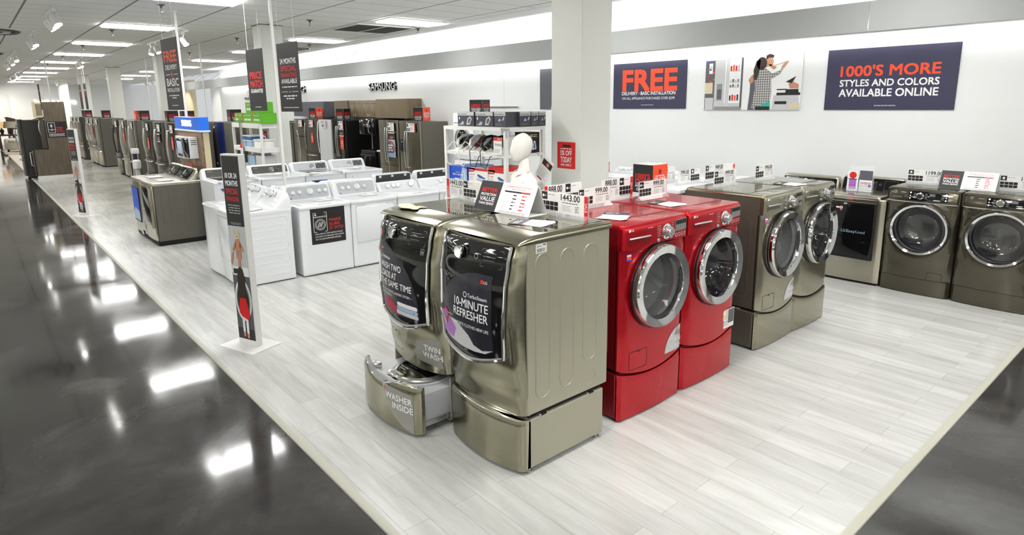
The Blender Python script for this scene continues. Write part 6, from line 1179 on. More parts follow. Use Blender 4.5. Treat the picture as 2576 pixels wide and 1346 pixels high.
t = thing('loose_fridge_door', 'curved silver handle on a narrow door panel beside the oak panel', 'door panel', (-23.4, 1.72, .9)); b = MB(); b.box(-.06, .02, -.06, .06, 0, .9, 'blacksteel', .004, 1); b.build('panel', t); b = MB(); b.tube([(.03, -.04, .4), (.06, -.07, .5), (.07, -.08, .6), (.06, -.07, .72), (.03, -.04, .82)], .012, 'silver', 8); b.build('handle', t)
# upright vacuum
t = thing('floor_polisher', 'navy upright cleaning machine with white tank between the refrigerators', 'floor cleaner', (-19.5, 3.36, 0)); b = MB(); b.box(-.1, .02, -.05, .05, .05, .98, 'navy', .02, 2); b.build('upright_body', t); b = MB(); b.lathe([(.09, 0), (.1, .03), (.1, .2), (.07, .24), (0, .24)], 'whitemetal', (.12, .0, .46), 'z', 20); b.build('tank', t); b = MB(); b.box(-.02, .2, -.08, .08, .86, 1.0, 'paper', .015, 2); b.build('top_box', t); b = MB(); b.box(-.16, .24, -.14, .14, .0, .1, 'grey', .02, 2); b.build('base', t); b = MB(); b.box(.02, .16, -.05, .05, .1, .46, 'lgrey', .015, 2); b.build('lower_canister', t)
# green storage rack
t = thing('storage_rack', 'white rack of green boxes and food containers before the second column', 'shelf rack', (-12.6, 4.1, 0))
for x in (-.78, .78):
    for y in (0, .34): b = MB(); b.box(x - .02, x + .02, y - .02, y + .02, 0, 1.755, 'whitemetal'); b.build('post', t)
for z in (1.67, 1.22, .85, .4): b = MB(); b.box(-.78, .78, -.02, .36, z, z + (.09 if z > .8 else .03), 'whitemetal', .003, 1); b.build('shelf', t)
b = MB(); b.box(-.22, -.18, -.06, -.02, 0, 1.85, 'silver'); b.build('front_upright', t)
def pbox(name, label, cat, x, y, z, w, d, h, m, rz=0.0, draw=None, group=None, side=None):
    t = thing(name, label, cat, (x, y, z), rz, group); b = MB(); b.box(-w / 2, w / 2, 0, d, 0, h, m, .0015, 1); o = b.build('carton', t)
    if draw: b = MB(); draw(Draw(b, pfront(-.0006)), w, h); (side and side(Draw(b, pside(w / 2 + .0006)), d, h)); b.build('printed_front', o, flip=False)
    return t
def d_green(D, w, h):
    D.text('FreshSaver' if False else 'food saver', 0, h * .72, h * .12, 'white', 1, 'c', .01, w=w * .7); D.rect(-w / 2, 0, -w * .44, h, 'orange', 1)
    for q in range(4): D.poly(rrect(-w * .34 + q * w * .18, -w * .34 + q * w * .18 + w * .13, h * .25, h * .45, .01), 'white', 1)
for i, (x, w) in enumerate(((-13.1, .21), (-12.87, .21), (-12.47, .53), (-11.98, .42))): pbox('storage_box', '%s green food saver carton from the left on the rack top' % ORD[i], 'box', x, 4.1, 1.761, w, .3, .19, 'green', 0, d_green)
pbox('storage_box', 'narrow green carton standing on the rack top cartons, left', 'box', -12.42, 4.12, 1.952, .34, .26, .2, 'green', 0, d_green); pbox('storage_box', 'green carton standing on the rack top cartons, right', 'box', -12.04, 4.12, 1.952, .36, .26, .2, 'green', 0, d_green)
pbox('food_container', 'pale green container on the bottom of the lit rack, left', 'container', -12.55, 4.12, .942, .4, .26, .2, 'skyp'); pbox('food_container', 'pale green container on the bottom of the lit rack, right', 'container', -12.08, 4.12, .942, .38, .26, .22, 'lgrey')
def tub(x, z, w, h, m, label, handle=False):
    t = thing('food_container', label, 'container', (x, 4.25, z)); b = MB(); b.tslab(-w / 2, w / 2, -.13, .13, .04, 0, h, .02, m); b.build('tub', t); b = MB(); b.tslab(-w / 2 - .01, w / 2 + .01, -.14, .14, .04, h, h + .02, .006, 'whitemetal'); b.build('lid', t)
    if handle: b = MB(); b.tube([(-.08, 0, h + .02), (-.06, 0, h + .07), (.06, 0, h + .07), (.08, 0, h + .02)], .01, 'whitemetal', 8); b.build('handle', t)
tub(-12.72, 1.311, .5, .1, 'skyp', 'blue lidded container on the middle shelf of the rack'); tub(-12.72, 1.432, .5, .07, 'jean', 'darker blue container stacked on the blue one'); tub(-12.1, 1.311, .44, .13, 'paper', 'white cake carrier with handle on the rack', True)
t = thing('price_card', 'hanging price card with red top on the storage rack upright', 'price card', (-12.8, 4.04, 1.06)); b = MB(); b.box(-.07, .07, -.004, 0, 0, .3, 'paper'); D = Draw(b, pfront(-.0045)); D.rect(-.07, .22, .07, .3, 'redprint', 1); D.lines(-.05, .17, .1, 4, .035, .012, 'grey', 1); b.build('card', t)
# iron shelf
t = thing('display_shelf', 'white metal display shelf of irons behind the graphite pair', 'shelf', (-5.0, 3.8, 0))
for x in (-.485, .485):
    for y in (.02, .5): b = MB(); b.box(x - .018, x + .018, y - .018, y + .018, 0, 1.85, 'whitemetal', .002, 1); b.build('post', t)
for z, h in ((1.822, .034), (1.57, .03), (1.26, .03), (.5, .03)):
    b = MB(); b.box(-.5, .5, 0, .02, z, z + h, 'whitemetal'); b.box(-.5, .5, .5, .52, z, z + h, 'whitemetal'); b.box(-.5, -.48, .02, .5, z, z + h, 'whitemetal'); b.box(.48, .5, .02, .5, z, z + h, 'whitemetal'); b.box(-.48, .48, .02, .5, z + h - .006, z + h, 'whitemetal'); b.build('shelf', t)
b = MB(); b.box(.44, .502, -.003, -.0, 1.825, 1.85, 'silver'); b.box(.503, .506, .0, .05, 1.825, 1.85, 'silver'); b.box(.503, .506, .002, .022, 1.76, 1.825, 'silver'); b.build('corner_bracket', t)
def d_row(kind):
    def f(D, w, h):
        D.rect(-w / 2, h * .74, w / 2, h, 'lgrey', 1); D.text('Rowenta', -w * .46, h * .8, h * .1, 'ink', 2, 'l', .01, w=min(w * .8, .15))
        if kind == 'a':
            D.poly([(w * .05, h * .1), (w * .12, h * .55), (w * .3, h * .7), (w * .38, h * .5), (w * .25, h * .12)], 'lgrey', 2); D.poly([(w * .13, h * .2), (w * .17, h * .5), (w * .28, h * .58), (w * .32, h * .46), (w * .24, h * .22)], 'ash', 3); D.disc(-w * .38, h * .55, h * .1, 'white', 2, 14, .6); D.poly([(-w * .35, h * .1), (-w * .2, h * .35), (-w * .1, h * .3), (-w * .12, h * .1)], 'skyp', 2)
            for q in range(3): D.disc(-w * .4 + q * w * .08, h * .12, h * .035, 'white', 3, 8)
        else: D.poly([(-w * .15, h * .4), (0, h * .6), (w * .12, h * .42), (0, h * .36)], 'skyp', 2); D.poly([(w * .2, h * .45), (w * .35, h * .68), (w * .42, h * .62), (w * .3, h * .42)], 'lgrey', 2); D.lines(-w * .35, h * .22, w * .6, 3, h * .05, h * .015, 'grey', 2)
    return f
K['boxgrey'] = mat('charcoal_carton', '#45434a', .4, var=.05)
for i, (x, w, k, y) in enumerate(((-5.19, .275, 'a', 3.86), (-4.888, .275, 'a', 3.86), (-4.648, .17, 'b', 3.86))): pbox('iron_box', 'grey boxed iron on the shelf top, %s from the left' % ORD[i], 'box', x, y, 1.857, w, .15, .142, 'boxgrey', 0, d_row(k))
for i, (y, w) in enumerate(((4.09, .15), (4.216, .1), (4.316, .1))):
    pbox('iron_box', ('wide', 'narrow', 'last narrow')[i] + ' dark boxed iron along the right end of the shelf top', 'box', -4.53, y - .01, 1.857, w - .01 if w > .12 else .095, .2, .14, 'boxgrey', PI / 2, d_row('b'))
def iron(label, x, body, trim, tilt=.9):
    t = thing('clothes_iron', label, 'iron', (x, 3.98, 1.60), 0); X = Matrix.Rotation(-tilt * .0, 4, 'X')
    R = Matrix.Translation((0, .04, .055)) @ Matrix.Rotation(math.radians(-18), 4, 'Y') @ Matrix.Rotation(math.radians(38), 4, 'X')
    out = lambda k, z, sx=1.0, sy=1.0: [(sx * .052 * math.sin(a) * (1 - .55 * max(0, (1 - math.cos(a)) / 2) ** 1.5), -.13 * sy * math.cos(a) * -1 * -1, z) for a in [2 * PI * q / 20 for q in range(20)]]
    b = MB(); b.X = R; b.loft([out(0, 0), out(0, .008)], 'silver'); b.build('soleplate', t)
    b = MB(); b.X = R; b.loft([out(0, .008, .98, .98), out(0, .03, .95, .95), out(0, .055, .75, .85), out(0, .075, .45, .7)], body); b.build('body', t)
    b = MB(); b.X = R; b.tube([(0, -.115, .05), (0, -.12, .11), (0, -.07, .135), (0, .0, .125), (0, .06, .09), (0, .08, .06)], [.02, .017, .014, .014, .015, .012], trim, 10); b.build('handle', t)
    b = MB(); b.X = R; b.lathe([(.034, 0), (.03, .012), (0, .014)], 'paper', (0, -.118, .06), 'y', 16); b.build('heel_plate', t)
    b = MB(); p = [R @ Vector((0, -.12, .12)), Vector((-.06, -.14, .1)), Vector((-.1, -.2, .02)), Vector((-.07, -.215, -.12)), Vector((-.0, -.21, -.14)), Vector((.05, -.2, -.03)), Vector((.06, -.1, .01))]
    q = []
    for i in range(len(p) - 1):
        for k in range(4): q.append(p[i].lerp(p[i + 1], k / 4))
    b.tube(q, .004, 'paper' if trim == 'paper' else 'black', 6); b.build('power_cord', t)
    b = MB(); b.prism([(-.13, 0), (.14, 0), (.14, .14), (.12, .14), (-.10, .012), (-.13, .012)], 'x', -.09, .09, 'whitemetal'); b.build('stand', t)
K['deepred'] = mat('dark_red_plastic', '#5c1216', .25, coat=.6); K['plum'] = mat('dark_plum_plastic', '#332f3b', .25, coat=.6); K['bronzep'] = mat('bronze_plastic', '#7a6a50', .3, coat=.5)
iron('dark plum iron with white trim, leftmost on the iron shelf', -5.33, 'plum', 'paper'); iron('dark red iron, second from the left on the iron shelf', -5.12, 'deepred', 'paper'); iron('black iron, third from the left on the iron shelf', -4.93, 'black', 'black'); iron('bronze iron nearest the SALE Irons card', -4.76, 'bronzep', 'black')
t = thing('price_card', 'white card reading SALE Irons at the shelf post', 'price card', (-4.595, 3.79, 1.6)); b = MB(); b.box(-.06, .06, -.006, -.002, 0, .165, 'paper'); D = Draw(b, pfront(-.0065)); D.rect(-.06, .133, .06, .165, 'redprint', 1); D.text('SALE', .045, .142, .015, 'white', 2, 'r', .02); D.text('Irons', -.035, .085, .03, 'ink', 1, 'l', 0, w=.09); D.lines(-.05, .05, .1, 4, .01, .003, 'grey', 1); b.build('card', t)
def d_steam(D, w, h):
    D.rect(-w / 2, 0, w / 2, h, 'blue', 0); D.poly([(w * .1, 0), (w / 2, 0), (w / 2, h * .85), (w * .25, h)], 'skyp', 1); D.text('deluxe', 0, h * .55, h * .08, 'white', 2, 'c', .0, w=w * .25); D.text('fabric steamer', 0, h * .38, h * .12, 'white', 2, 'c', .03, w=w * .6); D.ring([(w * .38, h * .1), (w * .36, h * .6), (w * .3, h * .75)], .008, 'white', 2, False); D.rect(-w * .2, h * .08, w * .1, h * .16, 'white', 2)
def d_sun(D, w, h):
    D.rect(-w / 2, h * .85, w / 2, h, 'redprint', 1); D.poly([(-w / 2, h), (-w * .15, h), (-w * .2, h * .75), (-w / 2, h * .7)], 'redprint', 1); D.text('Sunbeam', -w * .46, h * .82, h * .11, 'white', 2, 'l', .01, w=w * .24); D.lines(-w * .45, h * .55, w * .3, 1, 1, h * .04, 'redprint', 1); D.lines(-w * .45, h * .42, w * .25, 4, h * .08, h * .02, 'grey', 1)
    D.poly([(-w * .05, h * .5), (w * .02, h * .62), (w * .4, h * .38), (w * .38, h * .33), (w * .1, h * .38)], 'jean', 2); D.poly([(-w * .08, h * .28), (w * .05, h * .48), (w * .38, h * .3), (w * .34, h * .12)], 'lgrey', 1); D.ring([(-w * .08, h * .26), (w * .3, h * .12), (w * .35, h * .2)], .006, 'purple', 2, False)
pbox('steamer_box', 'bright blue fabric steamer box on the lower shelf', 'box', -5.32, 3.84, 1.291, .31, .36, .15, 'blue', 0, d_steam); pbox('iron_box', 'white and red boxed iron right of the blue box', 'box', -4.98, 3.84, 1.291, .31, .3, .15, 'paper', 0, d_sun); pbox('iron_box', 'white and red boxed iron behind the shelf post', 'box', -4.66, 3.84, 1.291, .3, .3, .148, 'paper', 0, d_sun)
pbox('iron_box', 'white and red boxed iron stacked low at the shelf middle', 'box', -4.66, 3.84, 1.44, .3, .28, .03, 'redprint')
pbox('iron_box', 'black carton with blue iron picture at the right end of the middle shelf', 'box', -4.525, 4.19, 1.60, .15, .2, .2, 'black', PI / 2, lambda D, w, h: (D.poly([(-w * .15, h * .15), (-w * .02, h * .6), (w * .12, h * .55), (w * .2, h * .18)], 'white', 1), D.poly([(-w * .08, h * .2), (0, h * .52), (w * .08, h * .5), (w * .12, h * .22)], 'jean', 2), D.lines(-w * .35, h * .85, w * .7, 2, h * .08, h * .04, 'beige', 1)))
pbox('iron_box', 'dark red carton standing inside the middle shelf behind the mannequin', 'box', -4.53, 4.02, 1.60, .16, .12, .17, 'paper', PI / 2, lambda D, w, h: (D.rect(-w / 2, h * .85, w / 2, h, 'crimson', 1), D.rect(0, 0, w / 2, h * .85, 'navy', 1)))
t = thing('flyer', 'tilted flyer in a clear sleeve between the shelf and the nearest column', 'flyer', (-4.47, 4.2, 1.44)); b = MB(); b.X = Matrix.Translation((.08, 0, 0)) @ Matrix.Rotation(math.radians(32), 4, 'Y'); b.box(-.085, .085, -.004, 0, -.125, .125, 'paper'); b.build('sheet', t); b = MB(); b.X = Matrix.Translation((.08, 0, 0)) @ Matrix.Rotation(math.radians(32), 4, 'Y'); D = Draw(b, pfront(-.0046)); D.rect(-.06, .04, .08, .1, 'brownhair', 1); D.disc(.02, .07, .02, 'skin', 2, 10); D.lines(-.07, .02, .14, 8, .014, .004, 'grey', 1); D.rect(-.05, -.11, .02, -.095, 'crimson', 1); b.build('printed_face', t, flip=False)
b = MB(); b.tube([(-.0, .0, .13), (-.02, .0, .17)], .004, 'silver', 6); b.build('clip', t)
# ------------------------------------------------------------------ mannequin
t = thing('mannequin', 'white featureless mannequin in a white collared shirt by the iron shelf', 'mannequin', (-4.06, 3.62, 0), math.radians(-26))
def skin_body(nodes, edges, m, name, parent, sub=2):
    me = bpy.data.meshes.new(name); me.from_pydata([n[0] for n in nodes], edges, []); o = bpy.data.objects.new(name, me); COL.objects.link(o)
    o.modifiers.new('skin', 'SKIN'); 
    for i, n in enumerate(nodes): me.skin_vertices[0].data[i].radius = n[1]
    me.skin_vertices[0].data[0].use_root = True
    s_ = o.modifiers.new('sub', 'SUBSURF'); s_.levels = sub; s_.render_levels = sub
    bpy.context.view_layer.update(); dg = bpy.context.evaluated_depsgraph_get(); ev = o.evaluated_get(dg); m2 = bpy.data.meshes.new_from_object(ev); bpy.data.objects.remove(o)
    o = bpy.data.objects.new(name, m2); COL.objects.link(o); m2.materials.clear(); m2.materials.append(K[m]); m2.polygons.foreach_set('use_smooth', [True] * len(m2.polygons)); m2.polygons.foreach_set('material_index', [0] * len(m2.polygons)); o.parent = parent; return o
skin_body([((0, .0, .95), (.15, .1)), ((0, .0, 1.15), (.125, .085)), ((0, .005, 1.32), (.15, .095)), ((0, .01, 1.43), (.12, .075)), ((0, .015, 1.5), (.055, .055)), ((0, .015, 1.63), (.05, .052)), ((.17, .01, 1.42), (.05, .05)), ((.225, .02, 1.2), (.042, .042)), ((.24, -.01, .97), (.03, .03)), ((-.17, .01, 1.42), (.05, .05)), ((-.225, .02, 1.2), (.042, .042)), ((-.24, -.01, .97), (.03, .03)), ((.09, .0, .86), (.085, .085)), ((.1, .0, .48), (.055, .06)), ((.1, .02, .1), (.035, .04)), ((-.09, .0, .86), (.085, .085)), ((-.1, .0, .48), (.055, .06)), ((-.1, .02, .1), (.035, .04)), ((.1, -.1, .03), (.035, .025)), ((-.1, -.1, .03), (.035, .025))],
    [(0, 1), (1, 2), (2, 3), (3, 4), (4, 5), (3, 6), (6, 7), (7, 8), (3, 9), (9, 10), (10, 11), (0, 12), (12, 13), (13, 14), (0, 15), (15, 16), (16, 17), (14, 18), (17, 19)], 'mann', 'body', t)
b = MB(); HP = [(z, rx, (yb - yf) / 2, (yb + yf) / 2) for z, rx, yf, yb in ((1.582, .022, -.07, -.02), (1.588, .038, -.083, .0), (1.60, .05, -.092, .025), (1.62, .062, -.097, .052), (1.65, .072, -.098, .074), (1.69, .078, -.098, .088), (1.73, .08, -.096, .095), (1.765, .077, -.088, .09), (1.795, .063, -.066, .073), (1.815, .042, -.036, .047), (1.826, .018, -.006, .02), (1.828, .003, .004, .008))]
b.loft([[(rx * math.sin(2 * PI * k / 28), cy_ - ry * math.cos(2 * PI * k / 28) - (.012 * max(0, math.cos(2 * PI * k / 28)) ** 6 if 1.62 < z < 1.7 else 0), z) for k in range(28)] for z, rx, ry, cy_ in HP], 'mann'); b.build('head', t, sharp=80)
SP = [(.86, .2, .135, 0), (1.0, .195, .13, 0), (1.15, .17, .115, 0), (1.28, .2, .12, .005), (1.38, .21, .115, .01), (1.44, .19, .095, .012), (1.475, .115, .075, .01), (1.5, .075, .068, .005)]
b = MB(); b.loft([[((rx + .006 * math.sin(5 * a + z * 9) + .004 * math.sin(9 * a)) * math.sin(a), cy_ - (ry + .005 * math.sin(6 * a - z * 12)) * math.cos(a), z) for a in [2 * PI * k / 44 for k in range(44)]] for z, rx, ry, cy_ in SP], 'shirt', True, False, False); sh = b.build('shirt', t, sharp=80)
for sx in (-1, 1):
    b = MB(); pts = [(sx * .12, .012, 1.445), (sx * .195, .012, 1.415), (sx * .235, .018, 1.3), (sx * .25, .02, 1.18), (sx * .25, .0, 1.05), (sx * .255, -.015, .98)]; b.tube(pts, [.05, .066, .066, .06, .055, .054], 'shirt', 14, True); b.build('sleeve', sh, sharp=80)
    b = MB(); b.loft([[(sx * .0, -.075, 1.445), (sx * .075, -.05, 1.5), (sx * .085, .02, 1.535), (0, .07, 1.545)], [(sx * .0, -.085, 1.435), (sx * .085, -.065, 1.475), (sx * .1, .025, 1.495), (0, .09, 1.5)], [(sx * .0, -.08, 1.435), (sx * .08, -.06, 1.475), (sx * .095, .025, 1.49), (0, .085, 1.495)]], 'shirt', False, False, False); b.build('collar', sh, sharp=80)
b = MB(); b.tslab(-.2, .2, -.2, .2, .05, 0, .008, .003, 'whitemetal'); b.build('base_plate', t)
# ================================================================== CEILING FITTINGS
def track(y, x0, x1, heads, label, power=1.0):
    t = thing('track_light', label, 'track light', ((x0 + x1) / 2, y, 3.6)); cx = (x0 + x1) / 2
    b = MB(); b.box(x0 - cx, x1 - cx, -.02, .02, -.025, 0, 'whitemetal'); b.build('rail', t)
    for hx, ay, ax in heads:
        d = Vector((ax, ay, -1)).normalized(); rot = Vector((0, 0, -1)).rotation_difference(d).to_matrix().to_4x4()
        b = MB(); b.box(hx - cx - .06, hx - cx + .06, -.025, .025, -.06, -.02, 'whitemetal', .005, 1); b.tube([(hx - cx, 0, -.06), (hx - cx, 0, -.14)], .012, 'silver', 8); b.X = Matrix.Translation((hx - cx, 0, -.19)) @ rot; b.lathe([(0, .09), (.045, .085), (.06, .05), (.062, -.09), (.058, -.09), (.05, -.07)], 'whitemetal', (0, 0, 0), 'z', 18); hd = b.build('spot_head', t)
        b = MB(); b.X = Matrix.Translation((hx - cx, 0, -.19)) @ rot; b.lathe([(.05, -.075), (0, -.078)], 'spot', (0, 0, 0), 'z', 16); b.build('lens', hd)
        l = bpy.data.lights.new('spot_lamp', 'SPOT'); l.energy = SPOT * power; l.spot_size = math.radians(70); l.spot_blend = .6; l.shadow_soft_size = .05; l.color = (1, .96, .9); lo = bpy.data.objects.new('spot_lamp', l); COL.objects.link(lo); lo.parent = t
        lo.matrix_parent_inverse = Matrix.Identity(4); lo.location = Vector((hx - cx, 0, -.19)) + d * .1; lo.rotation_euler = d.to_track_quat('-Z', 'Y').to_euler()
track(1.28, -13.4, -11.9, ((-12.2, .3, .5), (-12.6, .5, .5), (-13.0, .6, .2)), 'track of three spot heads over the aisle, nearest in view')
track(1.30, -17.5, -16.0, ((-16.4, .3, .5), (-17.1, .5, .2)), 'track of two spot heads over the aisle beside the round diffuser')
track(1.28, -27, -21.5, ((-22.0, .3, .6), (-23.9, .5, .5), (-26.4, .5, .3)), 'long track of spot heads at the left edge of the ceiling')
track(1.95, -40, -32, ((-33.1, .4, .6), (-35, .4, .6), (-36.8, .4, .6), (-39, .4, .6)), 'far track of spot heads over the aisle end')
track(3.68, -17.9, -14.3, ((-14.65, .4, .6), (-17.05, .3, .5), (-17.6, -.3, .4)), 'track of spot heads around the free delivery banner')
track(0.4, -47, -45, ((-45.2, .2, -1.6), (-46, -.9, -1.6), (-46.8, 1.1, -1.6)), 'far track washing the left of the far wall', 6.0)
track(4.2, -44.2, -42.6, ((-42.8, .5, -1.6), (-43.4, -.4, -1.6), (-44, 1.2, -1.4)), 'far track washing the far wall behind the columns', 3.5)
track(8.4, -43, -38, ((-38.4, 1.2, -.1), (-41, 1.0, -.1), (-42.6, 1.0, -.3)), 'track lighting the posters beyond the wall end', 3.0)
track(3.0, -24.9, -23.6, ((-24.1, .3, .6), (-24.6, .1, .4)), 'track with spot heads hanging before the third column row')
track(1.28, -7.5, 1.5, ((-6.5, .7, .2), (-3.4, .8, .1), (-2.2, .6, -.4), (-.6, 1.0, -.4), (1.0, .8, -.6)), 'near track of spot heads above the camera end of the aisle')
track(4.2, -3.0, 1.5, ((.9, -.2, -.9), (.2, .5, -.8), (-.6, .9, -.6), (-1.5, 1.3, -.2)), 'track of spot heads above the front of the red and grey machines')
def sprinkler(x, y, label, first=[None]):
    if first[0] is None:
        t = thing('sprinkler_head', label, 'sprinkler', (x, y, 3.6)); b = MB(); b.lathe([(.055, 0), (.05, -.012), (.02, -.016), (.014, -.05)], 'vent', (0, 0, 0), 'z', 16, 1, True); b.build('escutcheon', t); b = MB(); b.tube([(.014, 0, -.045), (.03, 0, -.075), (.012, 0, -.105)], .006, 'silver', 6); b.tube([(-.014, 0, -.045), (-.03, 0, -.075), (-.012, 0, -.105)], .006, 'silver', 6); b.lathe([(.032, -.105), (.032, -.111), (0, -.112)], 'silver', (0, 0, 0), 'z', 12, 1, True); b.build('deflector', t); first[0] = t; return t
    return dup(first[0], (x, y, 3.6), 0, label)
for x, y, lab in ((-11.0, 2.5, 'ceiling sprinkler left of the free delivery banner strings'), (-15.05, 2.48, 'ceiling sprinkler just past the nearest aisle light'), (-19.1, 2.48, 'ceiling sprinkler past the second aisle light'), (-23.1, 2.46, 'ceiling sprinkler past the third aisle light'), (-27.3, 2.45, 'ceiling sprinkler past the fourth aisle light'), (-31.2, 2.45, 'ceiling sprinkler past the fifth aisle light'),
    (-15.24, 4.94, 'ceiling sprinkler right of the free delivery banner'), (-20.03, 5.14, 'ceiling sprinkler beside the third column'), (-24.2, 5.1, 'ceiling sprinkler farther along the column line'), (-11.38, 5.0, 'ceiling sprinkler right of the second column'), (-15.89, 6.93, 'ceiling sprinkler above the square diffuser'), (-11.37, 7.3, 'ceiling sprinkler by the bright strip beside the return grille')): sprinkler(x, y, lab)
t = thing('return_grille', 'dark double return grille in the ceiling left of the near light', 'vent', (-11.9, 6.55, 3.6)); b = MB()
for x0, x1, y0, y1 in ((-.6, .6, -.63, -.6), (-.6, .6, .6, .63), (-.6, -.57, -.6, .6), (.57, .6, -.6, .6), (-.57, .57, -.02, .02)): b.box(x0, x1, y0, y1, -.02, 0, 'whitemetal')
b.build('frame', t); b = MB(); b.box(-.57, .57, -.6, .6, -.004, 0, 'gap')
for k in range(16): b.box(-.57 + .0712 * k, -.555 + .0712 * k, -.6, .6, -.018, -.004, 'vent')
b.build('louvers', t)
t = thing('air_diffuser', 'square white air diffuser in the bright ceiling strip', 'vent', (-17.1, 7.05, 3.6)); b = MB(); b.box(-.33, .33, -.33, .33, -.012, 0, 'whitemetal'); b.build('frame', t); b = MB(); [b.loft([[(-s_, -s_, z), (s_, -s_, z), (s_, s_, z), (-s_, s_, z)] for s_, z in ((.3 - k * .07, -.013 - .004 * k), (.28 - k * .07, -.03 - .004 * k), (.27 - k * .07, -.013))], 'lgrey' if k % 2 else 'vent', True, False, False) for k in range(4)]; b.build('vanes', t)
for x, y, lab in ((-16.35, .52, 'round ceiling diffuser left of the aisle, nearest'), (-22.8, .5, 'round ceiling diffuser left of the aisle, farther')):
    t = thing('air_diffuser', lab, 'vent', (x, y, 3.6)); b = MB(); b.lathe([(.68, 0), (.66, -.02), (.6, -.02)], 'whitemetal', (0, 0, 0), 'z', 40, 1, True); b.build('frame', t); b = MB(); [b.lathe([(.6 - k * .14, -.004), (.56 - k * .14, -.05), (.5 - k * .14, -.02)], 'vent' if k % 2 == 0 else 'lgrey', (0, 0, 0), 'z', 36) for k in range(4)]; b.build('vanes', t)
t = thing('wall_vent', 'small square grille high on the back wall above the fascia', 'vent', (-16.7, 8.6, 3.3)); b = MB(); b.box(-.18, .18, -.015, 0, 0, .2, 'whitemetal'); D = Draw(b, pfront(-.0155)); D.rect(-.15, .03, .15, .17, 'lgrey', 1); b.build('grille', t)
# ================================================================== FAR DEPARTMENT
b = MB(); b.box(-50.5, -27, 1.3, 2.6, .0, .012, 'cream'); struct(b.build('trim_4'))
t = thing('armchair', 'cream upholstered armchair with pillow far down the aisle', 'armchair', (-37.6, 1.95, .1), math.radians(35))
b = MB(); b.box(-.5, .5, -.45, .45, .1, .42, 'cream', .05, 3); b.build('seat_base', t)
for sx in (-1, 1): b = MB(); b.box(sx * .5 - .12, sx * .5 + .12, -.45, .45, .1, .62, 'cream', .1, 4); b.build('arm', t)
b = MB(); b.box(-.55, .55, .3, .52, .1, .95, 'cream', .09, 4); b.build('backrest', t); b = MB(); b.box(-.38, .38, -.42, .3, .4, .55, 'cream', .05, 3); b.build('seat_cushion', t)
for sx in (-.45, .45):
    for sy in (-.38, .42): b = MB(); b.box(sx - .03, sx + .03, sy - .03, sy + .03, 0, .1, 'darkwood'); b.build('leg', t)
t = thing('throw_pillow', 'cream pillow on the far armchair', 'pillow', (-37.5, 1.9, .66), math.radians(35)); b = MB(); b.box(-.3, .3, .05, .25, 0, .45, 'cream', .09, 4); b.build('cushion', t)
t = thing('platform', 'low cream platform under the far armchair', 'platform', (-37.8, 2.0, 0)); b = MB(); b.box(-.9, .9, -.8, .9, .012, .1, 'cream', .01, 1); b.build('slab', t)
t = thing('side_table', 'dark wooden side table behind the far armchair', 'table', (-41.5, 1.55, 0)); b = MB(); b.box(-.8, .4, -.4, .4, .72, .78, 'darkwood'); b.build('tabletop', t)
for sx in (-.7, .3):
    for sy in (-.3, .3): b = MB(); b.box(sx - .04, sx + .04, sy - .04, sy + .04, .012, .72, 'darkwood'); b.build('leg', t)
for x, y, m, lab in ((-41.4, 1.75, 'shade', 'table lamp with grey-beige drum shade on the far side table'), (-41.9, 1.4, 'shadelit', 'table lamp with glowing amber shade at the left edge')):
    t = thing('table_lamp', lab, 'lamp', (x, y, .78)); b = MB(); b.lathe([(.1, 0), (.1, .02), (.05, .05), (.09, .15), (.09, .22), (.03, .3), (.02, .36)], 'darkwood', (0, 0, 0), 'z', 20, 1, True); b.build('base', t); b = MB(); b.lathe([(.3, .34), (.24, .66)], m, (0, 0, 0), 'z', 24); b.build('lamp_shade', t)
t = thing('bed', 'dark carved bed with white pillows beyond the far armchair', 'bed', (-46.5, 2.7, 0), PI / 2)
b = MB(); b.prism([(-.9, .012), (.9, .012), (.9, 1.5), (.95, 1.6), (.8, 1.62), (.0, 1.35), (-.8, 1.62), (-.95, 1.6), (-.9, 1.5)], 'y', .0, -.08, 'darkwood'); b.build('headboard', t); b = MB(); b.box(-.85, .85, -2.0, -.08, .1, .55, 'paper', .06, 3); b.build('mattress', t); b = MB(); b.box(-.85, .85, -2.0, -.08, .012, .1, 'darkwood'); b.build('frame', t)
for sx in (-.4, .4): t2 = thing('pillow', 'white pillow on the %s side of the far bed' % ('left' if sx < 0 else 'right'), 'pillow', (-46.1, 2.7 + sx * 1.0, .56)); b = MB(); b.box(-.2, .2, -.3, .3, 0, .35, 'paper', .1, 4); b.build('cushion', t2)
t = thing('poster_panel', 'tall framed poster of cream jars beyond the wall end', 'poster', (-36.0, 11.2, 1.2)); b = MB(); b.box(-1.45, 1.35, -.03, 0, 0, 1.95, 'paper'); D = Draw(b, pfront(-.031)); D.rect(-1.3, .05, 1.2, 1.9, 'beige', 1); D.rect(-1.3, 1.2, 1.2, 1.9, 'paper', 2); D.text('POSSIBILITIES', 0, 1.45, .2, 'grey', 3, 'c', 0, w=1.9)
for k, (x, h) in enumerate(((-.6, .5), (.1, .7), (.6, .55))): D.poly(rrect(x - .25, x + .25, .1, .1 + h, .08), 'cream', 3)
b.build('panel', t)
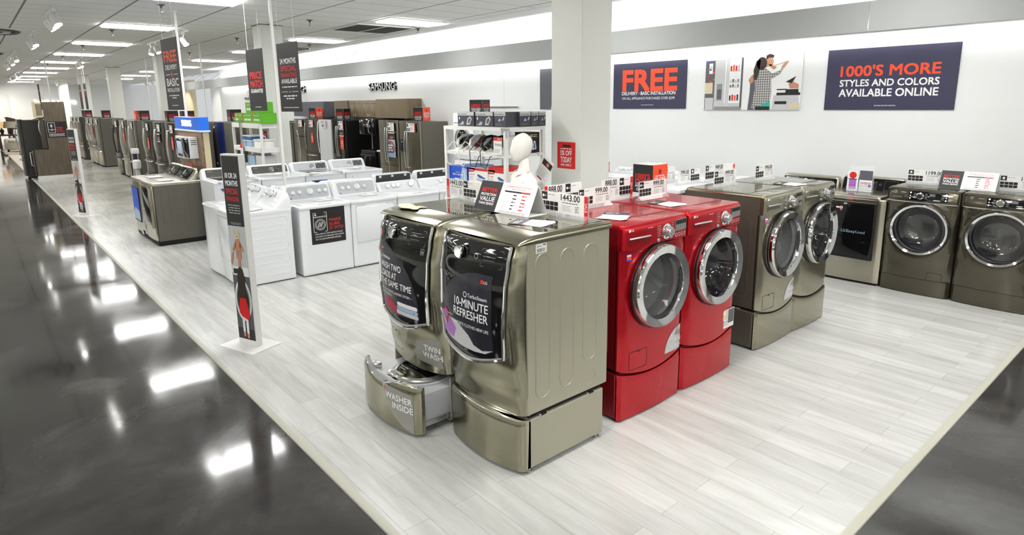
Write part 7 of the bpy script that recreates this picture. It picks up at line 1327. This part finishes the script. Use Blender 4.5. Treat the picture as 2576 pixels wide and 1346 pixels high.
t = thing('poster_panel', 'white lettered poster panel partly behind the free delivery banner', 'poster', (-43.0, 10.2, 1.2)); b = MB(); b.box(-.9, .9, -.03, 0, 0, 1.6, 'paper'); D = Draw(b, pfront(-.031)); D.text('STITCHES', 0, 1.2, .2, 'ink', 1, 'c', 0, w=1.3); D.disc(.1, .35, .25, 'lgrey', 1, 16); b.build('panel', t)
t = thing('wall_lettering', 'glowing white store letters on the far wall behind the oak panel', 'lettering', (-50.97, 4.6, 2.35)); b = MB(); D = Draw(b, pframe((.02, -1.0, 0), (0, 1, 0), (0, 0, 1), .002)); D.text('home store', 0, 0, .32, 'sign', 1, 'l', .03, w=2.2); b.build('letters', t)
# ================================================================== GROUPS OF REPEATED THINGS
GROUPS = {'refrigerator': lambda p: 'refrigerators along the back wall' if p.y > 7 else 'refrigerators facing the aisle', 'price_card': lambda p: 'price cards on refrigerator doors' if p.x < -12 else 'price cards standing on machines',
    'sale_tag': lambda p: 'orange sale tags', 'cube_sign': lambda p: 'cube signs standing on appliances', 'leaflet_pile': lambda p: 'leaflets lying on machine tops', 'hanging_banner': lambda p: 'black banners hanging from the ceiling',
    'sprinkler_head': lambda p: 'ceiling sprinklers', 'track_light': lambda p: 'ceiling track lights', 'iron_box': lambda p: 'boxed irons on the display shelf', 'clothes_iron': lambda p: 'irons on the display shelf', 'storage_box': lambda p: 'green cartons on the storage rack',
    'food_container': lambda p: 'food containers on the storage rack', 'power_pole': lambda p: 'white ceiling poles', 'floor_sign': lambda p: 'white floor signs', 'wall_sign': lambda p: 'navy wall signs', 'door_notice': lambda p: 'black notices on refrigerator doors',
    'washing_machine': lambda p: 'laundry machines on the sales floor', 'clothes_dryer': lambda p: 'laundry machines on the sales floor', 'table_lamp': lambda p: 'lamps on the far side table', 'pillow': lambda p: 'pillows on the far bed', 'tent_card': lambda p: 'protection plan tent cards', 'wall_lettering': lambda p: 'raised letters on the walls', 'column_poster': lambda p: 'red posters on the columns'}
for o in COL.objects:
    if o.parent is None and o.get('label') and not o.get('group'):
        k = o.name.split('.')[0]
        if k in GROUPS: o['group'] = GROUPS[k](o.location)
